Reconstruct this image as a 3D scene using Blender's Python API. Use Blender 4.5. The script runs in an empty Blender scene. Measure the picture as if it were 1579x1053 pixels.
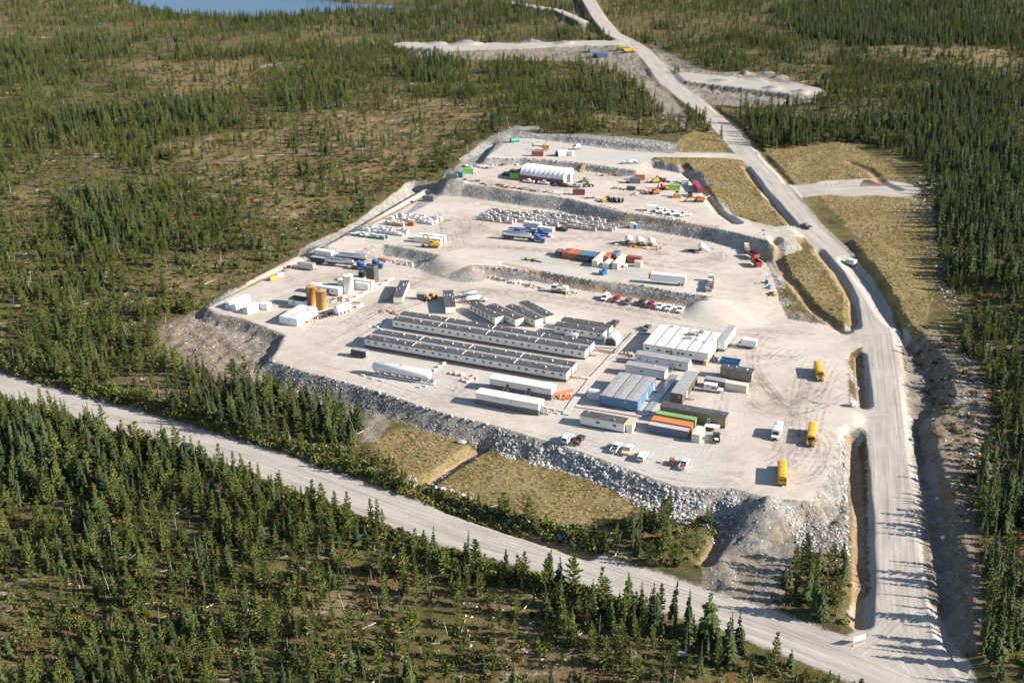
import bpy, math, random
import numpy as np
from mathutils import Vector, Matrix
random.seed(7); rng = np.random.default_rng(11)
sc = bpy.context.scene
COL = sc.collection
R = math.radians

# ------------------------------------------------------------------ camera
F_PX, PITCH, ROLL, CAM_Z = 1811.4, 0.39335, -0.00463, 157.6
W_PX, H_PX = 1579.0, 1053.0
cd = bpy.data.cameras.new('camera'); cam = bpy.data.objects.new('camera', cd); COL.objects.link(cam)
cd.sensor_fit = 'HORIZONTAL'; cd.sensor_width = 36.0; cd.lens = 36.0 * F_PX / W_PX
cd.clip_start = 1.0; cd.clip_end = 30000.0
cth, sth = math.cos(PITCH), math.sin(PITCH); cr, sr = math.cos(ROLL), math.sin(ROLL)
FW = np.array([0, cth, -sth]); RT = np.array([cr, sr * sth, sr * cth]); UP = np.array([-sr, cr * sth, cr * cth])
cam.matrix_world = Matrix(((RT[0], UP[0], -FW[0], 0), (RT[1], UP[1], -FW[1], 0), (RT[2], UP[2], -FW[2], CAM_Z), (0, 0, 0, 1)))
sc.camera = cam

# ------------------------------------------------------------------ world, sun, exposure
SUN_EL, SUN_AZ = R(26.0), R(-11.0)      # sun stands to the right, a little towards the viewer
w = bpy.data.worlds.new('World'); sc.world = w; w.use_nodes = True
nt = w.node_tree; nt.nodes.clear()
sky = nt.nodes.new('ShaderNodeTexSky'); sky.sky_type = 'NISHITA'; sky.sun_disc = False
sky.sun_elevation = SUN_EL; sky.sun_rotation = R(90) - SUN_AZ
sky.air_density = 1.0; sky.dust_density = 0.6; sky.altitude = 300
bg = nt.nodes.new('ShaderNodeBackground'); bg.inputs['Strength'].default_value = 0.08
wo = nt.nodes.new('ShaderNodeOutputWorld')
nt.links.new(sky.outputs[0], bg.inputs[0]); nt.links.new(bg.outputs[0], wo.inputs[0])
sd = bpy.data.lights.new('sun', 'SUN'); sd.energy = 5.0; sd.angle = R(0.55); sd.color = (1.0, 0.915, 0.81)
sun = bpy.data.objects.new('sun', sd); COL.objects.link(sun)
sdir = Vector((math.cos(SUN_EL) * math.cos(SUN_AZ), math.cos(SUN_EL) * math.sin(SUN_AZ), math.sin(SUN_EL)))
sun.rotation_euler = sdir.to_track_quat('Z', 'Y').to_euler(); sun.location = (300, 0, 300)
sc.view_settings.view_transform = 'Standard'; sc.view_settings.look = 'None'
sc.cycles.max_bounces = 4; sc.cycles.diffuse_bounces = 2; sc.cycles.glossy_bounces = 2; sc.cycles.transmission_bounces = 2; sc.cycles.transparent_max_bounces = 32
sc.view_settings.exposure = 1.33; sc.view_settings.gamma = 1.0; sc.view_settings.use_curve_mapping = False

# ------------------------------------------------------------------ survey helpers
def P(px, py, z=0.0):
    """a surveyed point of the photograph, laid on the level z"""
    d = FW * F_PX + RT * (px - W_PX / 2) - UP * (py - H_PX / 2)
    k = (z - CAM_Z) / d[2]
    return np.array([d[0] * k, d[1] * k])
def PL(pts, z=0.0):
    return np.array([P(p[0], p[1], p[2] if len(p) > 2 else z) for p in pts])
def proj(x, y, z):
    dx, dy, dz = np.asarray(x, float), np.asarray(y, float), np.asarray(z, float) - CAM_Z
    zc = dx * FW[0] + dy * FW[1] + dz * FW[2]
    return (W_PX / 2 + F_PX * (dx * RT[0] + dy * RT[1] + dz * RT[2]) / zc, H_PX / 2 - F_PX * (dx * UP[0] + dy * UP[1] + dz * UP[2]) / zc)

def seg_dist(X, Y, a, b):
    d = b - a; L2 = max(d @ d, 1e-9)
    t = np.clip(((X - a[0]) * d[0] + (Y - a[1]) * d[1]) / L2, 0, 1)
    return np.hypot(X - a[0] - t * d[0], Y - a[1] - t * d[1]), t
def inside(X, Y, poly):
    r = np.zeros(np.shape(X), bool); n = len(poly)
    for i in range(n):
        a, b = poly[i], poly[(i + 1) % n]
        if a[1] == b[1]: continue
        c = (a[1] > Y) != (b[1] > Y)
        r ^= c & (X < (b[0] - a[0]) * (Y - a[1]) / (b[1] - a[1]) + a[0])
    return r
def sdf(X, Y, poly):
    d = np.full(np.shape(X), 1e9); n = len(poly)
    for i in range(n):
        d = np.minimum(d, seg_dist(X, Y, poly[i], poly[(i + 1) % n])[0])
    return np.where(inside(X, Y, poly), -d, d)
def sdf_w(X, Y, poly, ws):
    """signed distance plus a slope run blended from the runs of the edges"""
    d = np.full(np.shape(X), 1e9); n = len(poly); sw = np.zeros(np.shape(X)); s1 = np.zeros(np.shape(X))
    for i in range(n):
        e = seg_dist(X, Y, poly[i], poly[(i + 1) % n])[0]
        d = np.minimum(d, e); k = 1.0 / (e + 0.3) ** 4
        sw += k * ws[i]; s1 += k
    return np.where(inside(X, Y, poly), -d, d), sw / s1
def line_dist(X, Y, pl, vals=None):
    d = np.full(np.shape(X), 1e9); v = np.zeros(np.shape(X)); al = np.zeros(np.shape(X)); ac = np.zeros(np.shape(X)); run = 0
    for i in range(len(pl) - 1):
        e, t = seg_dist(X, Y, pl[i], pl[i + 1]); m = e < d
        L = np.hypot(*(pl[i + 1] - pl[i])); dv = (pl[i + 1] - pl[i]) / max(L, 1e-6)
        d = np.where(m, e, d)
        if vals is not None: v = np.where(m, vals[i] * (1 - t) + vals[i + 1] * t, v)
        al = np.where(m, run + t * L, al)
        ac = np.where(m, (X - pl[i][0]) * -dv[1] + (Y - pl[i][1]) * dv[0], ac); run += L
    return d, v, al, ac
def sm(t):
    t = np.clip(t, 0, 1); return t * t * (3 - 2 * t)
def _hash(ix, iy, s):
    h = (ix.astype(np.int64) * 374761393 + iy.astype(np.int64) * 668265263 + s * 1274126177) & 0x7fffffff
    h = ((h ^ (h >> 13)) * 1274126177) & 0x7fffffff
    return ((h ^ (h >> 16)) & 0xffff) / 65535.0
def vnoise(X, Y, scale, s=0):
    x, y = X / scale, Y / scale; ix, iy = np.floor(x), np.floor(y); fx, fy = sm(x - ix), sm(y - iy)
    a, b, c, d = _hash(ix, iy, s), _hash(ix + 1, iy, s), _hash(ix, iy + 1, s), _hash(ix + 1, iy + 1, s)
    return (a * (1 - fx) + b * fx) * (1 - fy) + (c * (1 - fx) + d * fx) * fy
_memo = {}
def fbm(X, Y, scale, s=0, o=4):
    key = (id(X), id(Y), scale, s, o)
    if key in _memo: return _memo[key]
    v = _fbm(X, Y, scale, s, o)
    if np.size(X) > 200000 and X.ndim == 2: _memo[key] = v
    return v
def _fbm(X, Y, scale, s=0, o=4):
    r = 0; a = 0.5; t = 0
    for i in range(o):
        q = .6 + 1.1 * i; cq, sq = math.cos(q), math.sin(q)
        r = r + a * vnoise(X * cq - Y * sq + 31.7 * i, X * sq + Y * cq + 17.3 * i, scale / 2.13 ** i, s + 17 * i); t += a; a *= 0.5
    return r / t

# ------------------------------------------------------------------ levels of the camp
ZA, ZB, ZC, ZD = 0.0, 3.5, 8.5, 11.5
def chaikin(p, n=1, closed=True):
    p = np.asarray(p)
    for _ in range(n):
        q = []
        m = len(p)
        for i in range(m if closed else m - 1):
            a, b = p[i], p[(i + 1) % m]; q += [a * .75 + b * .25, a * .25 + b * .75]
        p = np.array(q)
    return p
# base terrain: surveyed heights (photo point, height)
CTRL = [(-300,1300,-8),(789,1300,-8),(1900,1300,-8),(-200,1053,-8),(400,1053,-8),(800,1053,-8),(1200,1053,-8),(1700,1053,-3),(-250,800,-7.5),(200,850,-8),(600,900,-8),
        (0,600,-5.0),(300,660,-5.0),(560,745,-5.0),(0,480,-4),(150,540,-5.5),(240,560,-5.5),(420,620,-6),(620,700,-6),(800,760,-6.2),(900,790,-6.2),(1000,830,-6.2),(1100,900,-5.0),(1180,960,-5.0),(1250,900,-6),
        (1500,930,-3.5),(1579,900,-2),(1470,800,-2.5),(1550,700,0.5),(1450,600,1.0),(1579,600,3.5),(1440,500,2.5),(1579,480,6),(1430,430,4.5),(1400,340,7.5),(1579,300,11),(1450,260,11),(1300,235,11),(1200,200,12),(1400,150,15),(1579,150,17),
        (200,470,-2.5),(300,440,-1),(420,385,.5),(520,330,3),(640,275,6.5),(700,235,9.5),(760,205,13),(900,210,14),(1030,220,13.5),(0,350,-1),(200,300,2),(400,250,5),(0,200,4),(300,150,7),(600,150,10),(850,130,13),(1000,160,13.5),
        (0,60,7),(200,60,8),(500,60,9),(800,60,14),(1100,80,17),(1400,60,20),(1700,60,20),(0,0,8),(400,0,7),(800,0,15),(1200,0,22),(1579,0,28),(789,-50,16),(-300,0,8),(1900,0,28),(-300,-60,12),(1900,-60,34),(789,-85,22),(200,-70,16),(400,-60,14)]
CTRL = [(a, b, z + 1.6 if z <= -5 else (z + .8 if z <= -3.5 else z)) for a, b, z in CTRL]
CW = np.array([P(a, b, z) for a, b, z in CTRL]); CZ = np.array([c[2] for c in CTRL], float)
def _tps(r2): return 0.5 * r2 * np.log(np.maximum(r2, 1e-12))
_S = 300.0
_c = CW / _S; _D = ((_c[:, None, :] - _c[None]) ** 2).sum(-1); _n = len(_c)
_A = np.zeros((_n + 3, _n + 3)); _A[:_n, :_n] = _tps(_D) + np.eye(_n) * 2e-3; _A[:_n, _n] = 1; _A[:_n, _n + 1:] = _c; _A[_n, :_n] = 1; _A[_n + 1:, :_n] = _c.T
_wt = np.linalg.solve(_A, np.concatenate([CZ, [0, 0, 0]]))
def base_h(X, Y):
    x, y = X / _S, np.minimum(Y, 2600) / _S; r = _wt[_n] + _wt[_n + 1] * x + _wt[_n + 2] * y
    for i in range(_n): r = r + _wt[i] * _tps((x - _c[i, 0]) ** 2 + (y - _c[i, 1]) ** 2)
    return np.clip(r, -9, 45)

# pads (crest lines; the number after a point is the run of the slope leaving from the edge that starts there)
PAD_A = [(318,472,4),(330,482,5),(372,490,5),(400,500,5),(440,516,4),(425,545,5),(418,556,5.8),(470,573,5.8),(540,591,5.8),(600,608,5.8),(645,625,5.8),(700,641,5.8),(760,655,5.8),(810,670,5.8),(860,684,5.8),(905,700,5.8),(950,716,5.8),(1000,735,5.8),(1045,750,6.5),(1090,752,10),(1130,752,12),(1180,768,8),(1250,772,6),(1275,735,5),(1292,690,5),(1300,665,5),(1330,655,6),(1345,640,5),(1310,628,5),(1307,590,5),(1308,545,5),(1345,528,8),(1335,505,5),(1290,505,4),(1215,492,4),(1200,470,4),(1185,420,4),(1150,360,4),(900,330,6),(640,300,4),(560,350,4),(470,390,4),(400,425,4)]
MND = [(245,505,5),(310,478,4),(345,487,4),(440,512,4),(448,528,4),(412,560,5),(370,575,6),(320,560,6),(262,530,6)]
PAD_B = [(505,378,20),(563,381,4.5),(591,376,4.5),(629,382,4.5),(678,393,22),(728,408,4.5),(776,411,4.5),(836,417,4.5),(882,426,4.5),(920,432,4.5),(970,437,4.5),(1053,451,4.5),(1100,457,60),(1180,430,8),(1168,400,4),(1140,362,6),(900,300,6),(655,292,6),(575,338,6)]
PAD_C = [(688,283,6),(715,283,6.5),(757,288,6.5),(820,298,6.5),(875,305,6.5),(920,317,6.5),(959,326,6.5),(1023,336,6),(1078,346,5),(1130,357,4),(1195,374,4),(1225,368,3),(1150,345,4),(1115,322,4),(1098,300,4),(1070,272,4),(1000,258,4),(900,240,4),(760,228,4),(705,255,5)]
PAD_D = [(750,243,4),(806,243,4),(848,246,4),(899,251,4),(951,259,4),(980,262,3),(1008,243,3),(1080,243,3),(1118,243,3),(1125,238,3),(1020,234,3),(960,229,4),(900,222,4),(850,216,4),(790,213,4),(765,223,4)]
def pad(spec, z):
    return PL([(a, b) for a, b, _ in spec], z), [q[2] for q in spec]
pA, wA = pad(PAD_A, ZA); pM, wM = pad(MND, -2.9); pB, wB = pad(PAD_B, ZB); pC, wC = pad(PAD_C, ZC); pD, wD = pad(PAD_D, ZD)
# roads: photo point and height of each bend
MAIN = [(900,-12,22),(907,0,21.7),(922,25,20.8),(943,51,18.6),(970,64,17.2),(992,79,16.0),(1012,101,15.0),(1031,127,14.4),(1063,152,13.8),(1097,177,13.2),(1122,203,12.8),(1146,229,11.8),(1172,256,10.7),(1208,300,9),(1245,348,6.8),(1288,390,4.6),(1322,430,2.9),(1346,470,1.5),(1358,520,0.5),(1365,580,0),(1370,640,-.6),(1374,700,-1.5),(1378,770,-2.5),(1381,850,-3.8),(1386,930,-4.7),(1397,1000,-5.0),(1430,1050,-5.0)]
FRONT = [(-420,470,-5.0),(-200,535,-5.0),(0,595,-5.0),(200,652,-5.0),(400,711,-5.0),(540,762,-5.0),(700,820,-5.0),(880,868,-5.0),(1000,906,-5.0),(1100,940,-5.0),(1200,974,-5.0),(1300,1012,-5.0),(1420,1062,-5.0),(1560,1125,-5.0),(1800,1240,-5.0)]
LINKS = [([(1238,352,7.0),(1200,358,8.0),(1160,350,8.4),(1120,338,8.5)], 6.5), ([(1150,243,11.2),(1120,240,11.5),(1060,239,11.5)], 5.0), ([(1206,297,9.2),(1250,293,9.3),(1300,290,9.5),(1330,288,9.6)], 9.0), ([(1300,290,9.5),(1345,288,9.6),(1372,291,9.6)], 13.0),
         ([(1358,515,.5),(1310,518,.1),(1260,522,0)], 9), ([(1366,640,-.6),(1330,640,-.1),(1290,642,0)], 7), ([(960,66,17.2),(900,66,16.6),(800,70,16),(690,72,15),(630,68,14)], 12), ([(1384,950,-4.8),(1398,990,-5.0),(1425,1035,-5.0)], 9.5), ([(1340,1000,-5.0),(1375,975,-5.0),(1390,955,-4.8)], 5), ([(1060,118,16),(1120,125,16.3),(1230,138,16.6)], 15), ([(900,33,19.5),(860,15,18.5),(780,2,16.5)], 3.5)]
def rd(spec):
    spec = [(a, b, z + 1.4 if z < -5.3 else z) for a, b, z in spec]; return PL(spec), np.array([s[2] for s in spec], float)
BANK = [(1312,366,7.4),(1346,403,5.6),(1374,450,4.0),(1398,492,2.9),(1440,530,2.8),(1476,575,2.8),(1472,615,2.4),(1440,650,1.5),(1456,710,.6),(1480,800,-.7),(1496,900,-2.0),(1506,1005,-2.8)]
bankL, bankZ = rd(BANK); mainL, mainZ = rd(MAIN); frontL, frontZ = rd(FRONT)
# ditches: photo polyline at height, half width, depth
DITCH = [([(1323,548,0),(1327,585,0),(1331,622,-.2)], 2.6, 2.2), ([(1314,668,-.8),(1320,720,-1.4),(1325,790,-2.6),(1326,870,-3.8),(1324,920,-4.6),(1321,955,-4.9)], 3.1, 2.4),
         ([(738,690,-6),(700,715,-6),(662,742,-6.1),(652,757,-6.2),(690,780,-6.3),(780,812,-6.4),(860,838,-6.4),(905,853,-6.4)], 2.6, 2.0),
         ([(1085,868,-6.4),(1102,840,-5),(1122,812,-4.2)], 2.6, 2.2),
         ([(1192,385,3),(1212,430,2),(1255,475,1.2),(1302,508,.6)], 2.6, 2.0), ([(1262,385,5.2),(1290,420,3.2),(1312,460,1.6),(1316,502,.8)], 2.4, 1.8),
         ([(1052,255,10.5),(1085,290,9),(1108,325,8.2),(1135,344,8)], 2.6, 2.2), ([(1150,258,10.6),(1180,298,8.8),(1222,345,7)], 2.2, 1.8),
         ([(700,262,9),(655,292,6),(600,325,4.5),(540,358,3),(470,396,1.5),(400,428,.4),(330,466,-.4),(305,482,-1.2)], 1.8, 1.0),
         ([(1178,240,11.4),(1205,268,10),(1216,283,9.3)], 2.5, 1.6), ([(1312,400,4.5),(1350,445,2.5),(1372,480,1.4),(1385,498,.9)], 4.5, 2.2), ([(1398,512,.6),(1410,560,0),(1419,640,-.8),(1430,720,-1.8),(1442,820,-3.6),(1457,910,-4.8),(1476,985,-5)], 4.0, 2.0),
         ([(1102,165,13.8),(1138,195,12.8),(1172,232,11.6)], 2.5, 1.6), ([(1310,250,10.4),(1340,262,10),(1360,280,9.8),(1385,292,9.6)], 2.5, 1.5),
         ([(775,418,0),(870,440,0),(960,456,0),(1085,474,0)], 1.4, .5), ([(560,395,0),(600,400,0),(660,409,0)], 1.3, .5), ([(740,314,3.5),(860,332,3.5),(950,345,3.5),(1100,366,3.5)], 1.5, .5), ([(1245,905,-6.4),(1200,925,-6.4)], 1.5, .8)]
DITL = [(rd(s)[0], rd(s)[1], hw, dp) for s, hw, dp in DITCH]
# grass fields
FIELDS = {'field_a': ([(578,688),(600,662),(650,657),(705,675),(725,688),(660,738),(640,742),(575,720)], -4.3), 'field_b': ([(742,698),(820,712),(900,732),(985,775),(990,790),(920,812),(860,806),(760,780),(665,748)], -4.2),
          'field_c': ([(1188,372),(1225,372),(1262,388),(1300,440),(1312,495),(1290,492),(1240,465),(1210,430)], 3.2), 'field_d': ([(1055,250),(1100,246),(1142,250),(1170,290),(1218,342),(1210,353),(1170,348),(1125,332),(1098,300)], 9.5),
          'field_e': ([(1178,232),(1220,232),(1300,222),(1330,235),(1380,262),(1405,285),(1402,300),(1385,303),(1370,285),(1318,270),(1275,282),(1215,280)], 10.5), 'field_f': ([(1268,308),(1330,303),(1395,304),(1440,330),(1445,400),(1440,450),(1420,500),(1385,480),(1350,440),(1300,385),(1330,370)], 7),
          'field_g': ([(1055,212),(1075,205),(1100,208),(1118,232),(1048,230),(1045,222)], 13), 'field_h': ([(1010,246),(1045,246),(1090,290),(1060,282),(1010,262)], 10)}
FPOLY = {k: (PL(v[0], v[1]), v[1]) for k, v in FIELDS.items()}
# dirt / bare ground patches: photo polygon, height, kind
DIRT = [([(1095,745),(1165,765),(1260,775),(1292,680),(1308,672),(1312,800),(1305,845),(1240,850),(1190,935),(1140,930),(1080,905),(1085,860),(1120,815),(1110,790),(1060,770)], -3, 'dirt'),
        ([(240,505),(310,480),(400,500),(445,520),(420,580),(350,590),(255,545)], -2, 'brown'), ([(1115,880),(1180,935),(1250,980),(1180,960),(1085,915)], -6.4, 'dirt'),
        ([(1395,500),(1420,500),(1415,650),(1425,800),(1450,950),(1470,1010),(1440,1000),(1412,800),(1398,620)], -1, 'dirt'), ([(1465,600),(1500,585),(1515,620),(1490,660),(1470,650)], 1, 'dirt'), ([(1440,670),(1465,690),(1475,740),(1450,735)], -.5, 'dirt'), ([(1410,640),(1450,760),(1500,780),(1490,950),(1440,950),(1420,800)], -2, 'brown'),
        ([(690,262),(745,222),(800,205),(850,208),(790,216),(760,240),(710,262),(650,300),(620,312),(640,295)], 10, 'rubble'), ([(800,206),(880,210),(1000,218),(1045,224),(1040,233),(960,228),(850,214)], 13, 'rubble'),
        ([(985,90),(1050,160),(1070,200),(1048,190),(1020,150),(985,130),(940,95)], 15, 'dirt'), ([(1000,65),(1070,95),(1110,110),(1060,112),(1030,100)], 17, 'dirt'), ([(890,5),(905,40),(925,60),(905,50),(885,20)], 19, 'dirt'), ([(560,640),(590,632),(600,660),(580,690),(560,690)], -6, 'dirt'),
        ([(1040,112),(1100,108),(1180,112),(1250,130),(1258,150),(1200,158),(1120,155),(1085,150),(1055,135)], 16, 'dirt'), ([(890,62),(960,60),(985,85),(1010,112),(1030,150),(1048,178),(1030,172),(1000,135),(960,105),(900,88),(800,84),(690,82),(640,76),(625,64),(720,56),(820,58)], 17, 'dirt'), ([(1400,520),(1440,515),(1470,560),(1480,640),(1450,700),(1420,660)], .5, 'brown'), ([(1420,520),(1500,560),(1530,640),(1500,720),(1470,740),(1440,650)], 2, 'brown'), ([(1460,740),(1500,760),(1515,900),(1500,980),(1485,880)], 0, 'brown'), ([(1205,480),(1285,490),(1280,515),(1230,508)], 0, 'brown'), ([(1085,748),(1120,742),(1165,765),(1150,800),(1110,800),(1070,775)], -2, 'brown')]
DPOLY = [(PL(p, z), k) for p, z, k in DIRT]
CAMP_GREY = [(PL([(870,655),(980,665),(1110,690),(1110,745),(1090,752),(1000,735),(860,684)], 0)), PL([(575,540),(760,570),(860,600),(860,640),(640,600),(560,560)], 0), PL([(755,232),(800,218),(1000,236),(1010,243),(960,256),(850,243)], ZD), PL([(760,390),(960,405),(1060,440),(960,425),(800,412)], ZB), PL([(1255,300),(1235,288),(1320,280),(1390,300),(1320,302)], 9.5)]
MUD = [PL([(1130,590),(1180,570),(1240,600),(1230,640),(1160,640),(1120,620)], 0), PL([(1100,745),(1165,690),(1180,690),(1150,760)], 0), PL([(648,418),(690,416),(700,428),(650,432)], 0), PL([(725,445),(765,443),(770,452),(735,455)], 0), PL([(430,430),(560,415),(560,430),(450,445)], 0), PL([(930,380),(960,372),(1040,385),(1060,400),(960,395)], ZB), PL([(1065,385),(1110,390),(1120,405),(1080,402)], ZB), PL([(690,330),(720,325),(740,345),(700,345)], ZB), PL([(1130,690),(1160,686),(1130,745),(1100,745)], 0)]

HEATH = [PL(q, z) for q, z in (([(240,230),(520,180),(640,200),(700,240),(560,300),(480,350),(400,340),(330,290)], 4), ([(180,95),(420,90),(430,150),(250,150)], 6), ([(0,300),(130,285),(140,335),(0,345)], -1), ([(180,565),(300,590),(280,640),(170,620)], -5), ([(600,140),(800,170),(720,230),(560,230)], 9), ([(450,33),(720,30),(720,48),(460,52)], 9), ([(200,420),(330,400),(420,370),(300,470),(200,480)], -1), ([(700,900),(900,880),(880,1053),(700,1053)], -6.5), ([(380,850),(620,900),(560,1000),(380,950)], -6.5), ([(880,165),(1050,185),(1040,208),(880,202)], 14), ([(1330,72),(1579,76),(1579,112),(1400,110)], 17), ([(1250,170),(1400,160),(1420,200),(1280,215)], 12))]
# ------------------------------------------------------------------ the height field
def axis(parts):
    out = []
    for a, b, s0, s1 in parts:
        v = a; L = b - a
        while v < b - 1e-6:
            out.append(v); v += s0 + (s1 - s0) * (v - a) / L
    out.append(parts[-1][1]); return np.array(out)
ax = axis([(-9000,-1200,900,120),(-1200,-420,60,12),(-420,-150,6,1.6),(-150,70,0.85,0.85),(70,142,0.45,0.45),(142,215,0.85,0.85),(215,520,1.8,8),(520,1300,10,60),(1300,9000,120,900)])
ay = axis([(-3000,60,600,60),(60,190,16,2),(190,470,0.82,0.82),(470,640,1.1,1.5),(640,1000,2.0,5),(1000,2600,6,60),(2600,14000,120,1400)])
GX, GY = np.meshgrid(ax, ay)
def build_height(X, Y):
    near = np.exp(-np.maximum(Y - 200, 0) / 900)
    Z = vsm(X, Y, None)
    Z = Z + (fbm(X, Y, 45, 3) - .5) * 3.0 + (fbm(X, Y, 11, 5, 3) - .5) * 1.1 + np.clip(Y - 700, 0, 4000) / 4000 * (fbm(X, Y, 420, 9) - .5) * 60 * (Y > 700)
    M = {k: np.zeros(X.shape) for k in ('road', 'pad', 'grass', 'dirt', 'brown', 'rubble', 'rock', 'ditch', 'red', 'grey', 'mud', 'heath')}
    rel = lambda d, w=8.0: np.clip(0.5 - d / w, 0, 1)
    # grass fields flatten the ground a little
    for k, (pl, z) in FPOLY.items():
        d = sdf(X, Y, pl); M['grass'] = np.maximum(M['grass'], rel(d))
        if k in ('field_a', 'field_b'):
            up = {'field_a': -4.5, 'field_b': -4.2}[k]
            t = sm(-d / 5 + .55); Z = Z * (1 - t) + (up + (fbm(X, Y, 14, 21) - .5) * .35) * t
        else:
            t = sm(-d / 8 + .5) * .55; Z = Z * (1 - t) + (vsm(X, Y, pl)) * t
    norock = inside(X, Y, PL([(300,470,0),(330,474,0),(440,508,0),(456,522,0),(425,556,-1),(405,560,-1),(330,505,-1),(290,490,-1)])).astype(float); M['dirt'] = np.maximum(M['dirt'], norock * .7)
    def lay(Z, pl, ws, z, surf=True):
        d, wd = sdf_w(X, Y, pl, ws)
        wob = (fbm(X, Y, 6, 31, 3) - .5) * 1.6
        t = np.clip((d + np.where(wd < 12, wob * .5, 0)) / wd, 0, 1)
        tt = np.where(wd < 12, t * .8 + .2 * sm(t), sm(t))
        Zn = z * (1 - tt) + Z * tt
        drop = np.abs(z - Z)
        s = np.where(norock > .5, 0, 1) * np.where((t > 0.02) & (t < .98) & (wd < 14) & (drop > .9), 1.0, 0.0) * np.clip(drop / 2, 0, 1)
        return Zn, d, s
    Z, d, s = lay(Z, pM, [w_ * 1.8 for w_ in wM], -2.9); M['brown'] = np.maximum(M['brown'], rel(d)); Z = Z + np.where(d < 0, ((fbm(X, Y, 7, 77) - .5) * 1.6 + (fbm(X, Y, 2.2, 78, 2) - .5) * .7) * np.clip(-d / 3, 0, 1), 0)
    for pl, ws, z in ((pA, wA, ZA), (pB, wB, ZB), (pC, wC, ZC), (pD, wD, ZD)):
        Z, d, s = lay(Z, pl, ws, z); M['pad'] = np.maximum(M['pad'], rel(d - .2)); M['rock'] = np.maximum(M['rock'] * (d > 0), s)
    # roads
    best = np.full(X.shape, 1e9); RC = np.zeros(X.shape + (2,))
    def road(Z, pl, zz, hw, sh, soft=False):
        nonlocal best
        d, v, al, ac = line_dist(X, Y, pl, zz)
        t = sm((d - hw) / sh); Zn = v * (1 - t) + Z * t
        M['road'] = np.maximum(M['road'], rel(d - hw - .6) * (np.clip((.62 - M['pad']) * 8, 0, 1) if soft else 1))
        m = d < best; best = np.where(m, d, best); RC[..., 0] = np.where(m, al, RC[..., 0]); RC[..., 1] = np.where(m, ac, RC[..., 1])
        return Zn
    for spec, hw in LINKS:
        a, b = rd(spec); Z = road(Z, a, b, hw, 5, True)
    Z = road(Z, mainL, mainZ, 5.6, 5.5); Z = road(Z, frontL, frontZ, 6.0, 4.5)
    M['rock'] *= np.clip((best - 6) / 3, 0, 1)
    # ditches
    for pl, zz, hw, dp in DITL:
        d, v, al, ac = line_dist(X, Y, pl, zz); d2 = d + (fbm(X, Y, 13, 55, 3) - .5) * .8
        qd = np.sqrt((d2 / (hw * 1.12)) ** 2 + .07); Z = Z - dp * np.clip(1.2 - qd, 0, 2) * sm((1.35 - qd) / .4); M['ditch' if hw < 3.9 and dp > .6 else 'red' if dp < .6 else 'dirt'] = np.maximum(M['ditch' if hw < 3.9 and dp > .6 else 'red' if dp < .6 else 'dirt'], np.clip(1.05 - d2 / (hw * 1.1), 0, 1))
    for pl, k in DPOLY: M[k] = np.maximum(M[k], rel(sdf(X, Y, pl)))
    # spoil heaps
    for px, py, z, r, h in ((1180,806,-3.2,7.8,6.2),(1205,800,-2.5,6,1.6),(1125,790,-2.5,6,1.4),(1150,812,-4,7,2.2),(1158,840,-5,8,1.6),(702,283,8.0,7,1.5),(1170,122,16,12,2.2),(1110,126,16,9,1.4),(1225,130,16,10,2.0),(720,68,15,16,4),(760,66,15,14,2.5),(905,73,18,8,1.5),(1130,117,16,7,2.4),(1150,114,16,7,2.6),(1185,114,16,7,2.6),(1205,120,16,8,2.6),(1190,138,16,7,2.2),(1235,144,16,7,2.2),(680,66,15,12,3),(820,62,16,14,3.5),(870,66,17,10,2.5)):
        c = P(px, py, z); d = np.hypot(X - c[0], Y - c[1]) * (1 + .25 * (fbm(X, Y, 6, 91) - .5))
        Z = Z + h * np.clip(1 - d / r, 0, 1); M['rubble'] = np.maximum(M['rubble'], np.clip(1.1 - d / r, 0, 1))
    # a berm of windrowed gravel by the right edge of the road
    dm, v, al, ac = line_dist(X, Y, mainL, mainZ)
    Z = Z + .30 * np.exp(-((ac - 6.6) / 1.0) ** 2) * sm((al - 700) / 60) * (.4 + fbm(X, Y, 14, 41, 2)) + .05 * (fbm(X, Y, 2.2, 40, 2) - .5) * (dm < 9)
    # the cut bank on the far side of the road
    dB, vB, alB, acB = line_dist(X, Y, bankL, bankZ)
    off = np.where(acB < 0, dB, -dB) + (fbm(X, Y, 7, 83, 3) - .5) * 3.0
    Zb = vB - np.maximum(off, 0) / 1.25 - np.maximum(-off - 9, 0) / 5
    ok = (alB > 1) & (alB < alB.max() - 1); hi_ = ok & (Zb > Z) & (dm > 8.5)
    M['brown'] = np.maximum(M['brown'], np.where(ok & (off > -1.5) & (off < 11) & (dm > 8.5), .6, 0)); wg = np.where(ok, sm((dm - 8.0) / 2.2) * sm((off + .5) / 1.0) * sm((15 - off) / 5), 0); Z = Z * (1 - wg) + np.maximum(Zb, v - 1.9) * wg
    kk = np.clip(.5 + .5 * (Zb - Z) / 1.2, 0, 1); Z = np.where(ok & (dm > 8.5), Zb * kk + Z * (1 - kk) + .6 * kk * (1 - kk), Z)
    for g in CAMP_GREY: M['grey'] = np.maximum(M['grey'], rel(sdf(X, Y, g), 16))
    for g in MUD: M['mud'] = np.maximum(M['mud'], rel(sdf(X, Y, g), 14))
    for pl in HEATH: M['heath'] = np.maximum(M['heath'], np.clip(.5 - sdf(X, Y, pl) / 40, 0, 1))
    # rough relief on everything that is not driven on
    rough = 1 - np.clip(np.maximum(M['pad'], M['road']) * 2, 0, 1)
    Z = Z + rough * ((fbm(X, Y, 3.4, 61, 3) - .5) * .5 + np.maximum(M['rubble'], M['rock']) * (fbm(X, Y, 1.9, 71, 2) - .5) * .55)
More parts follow.
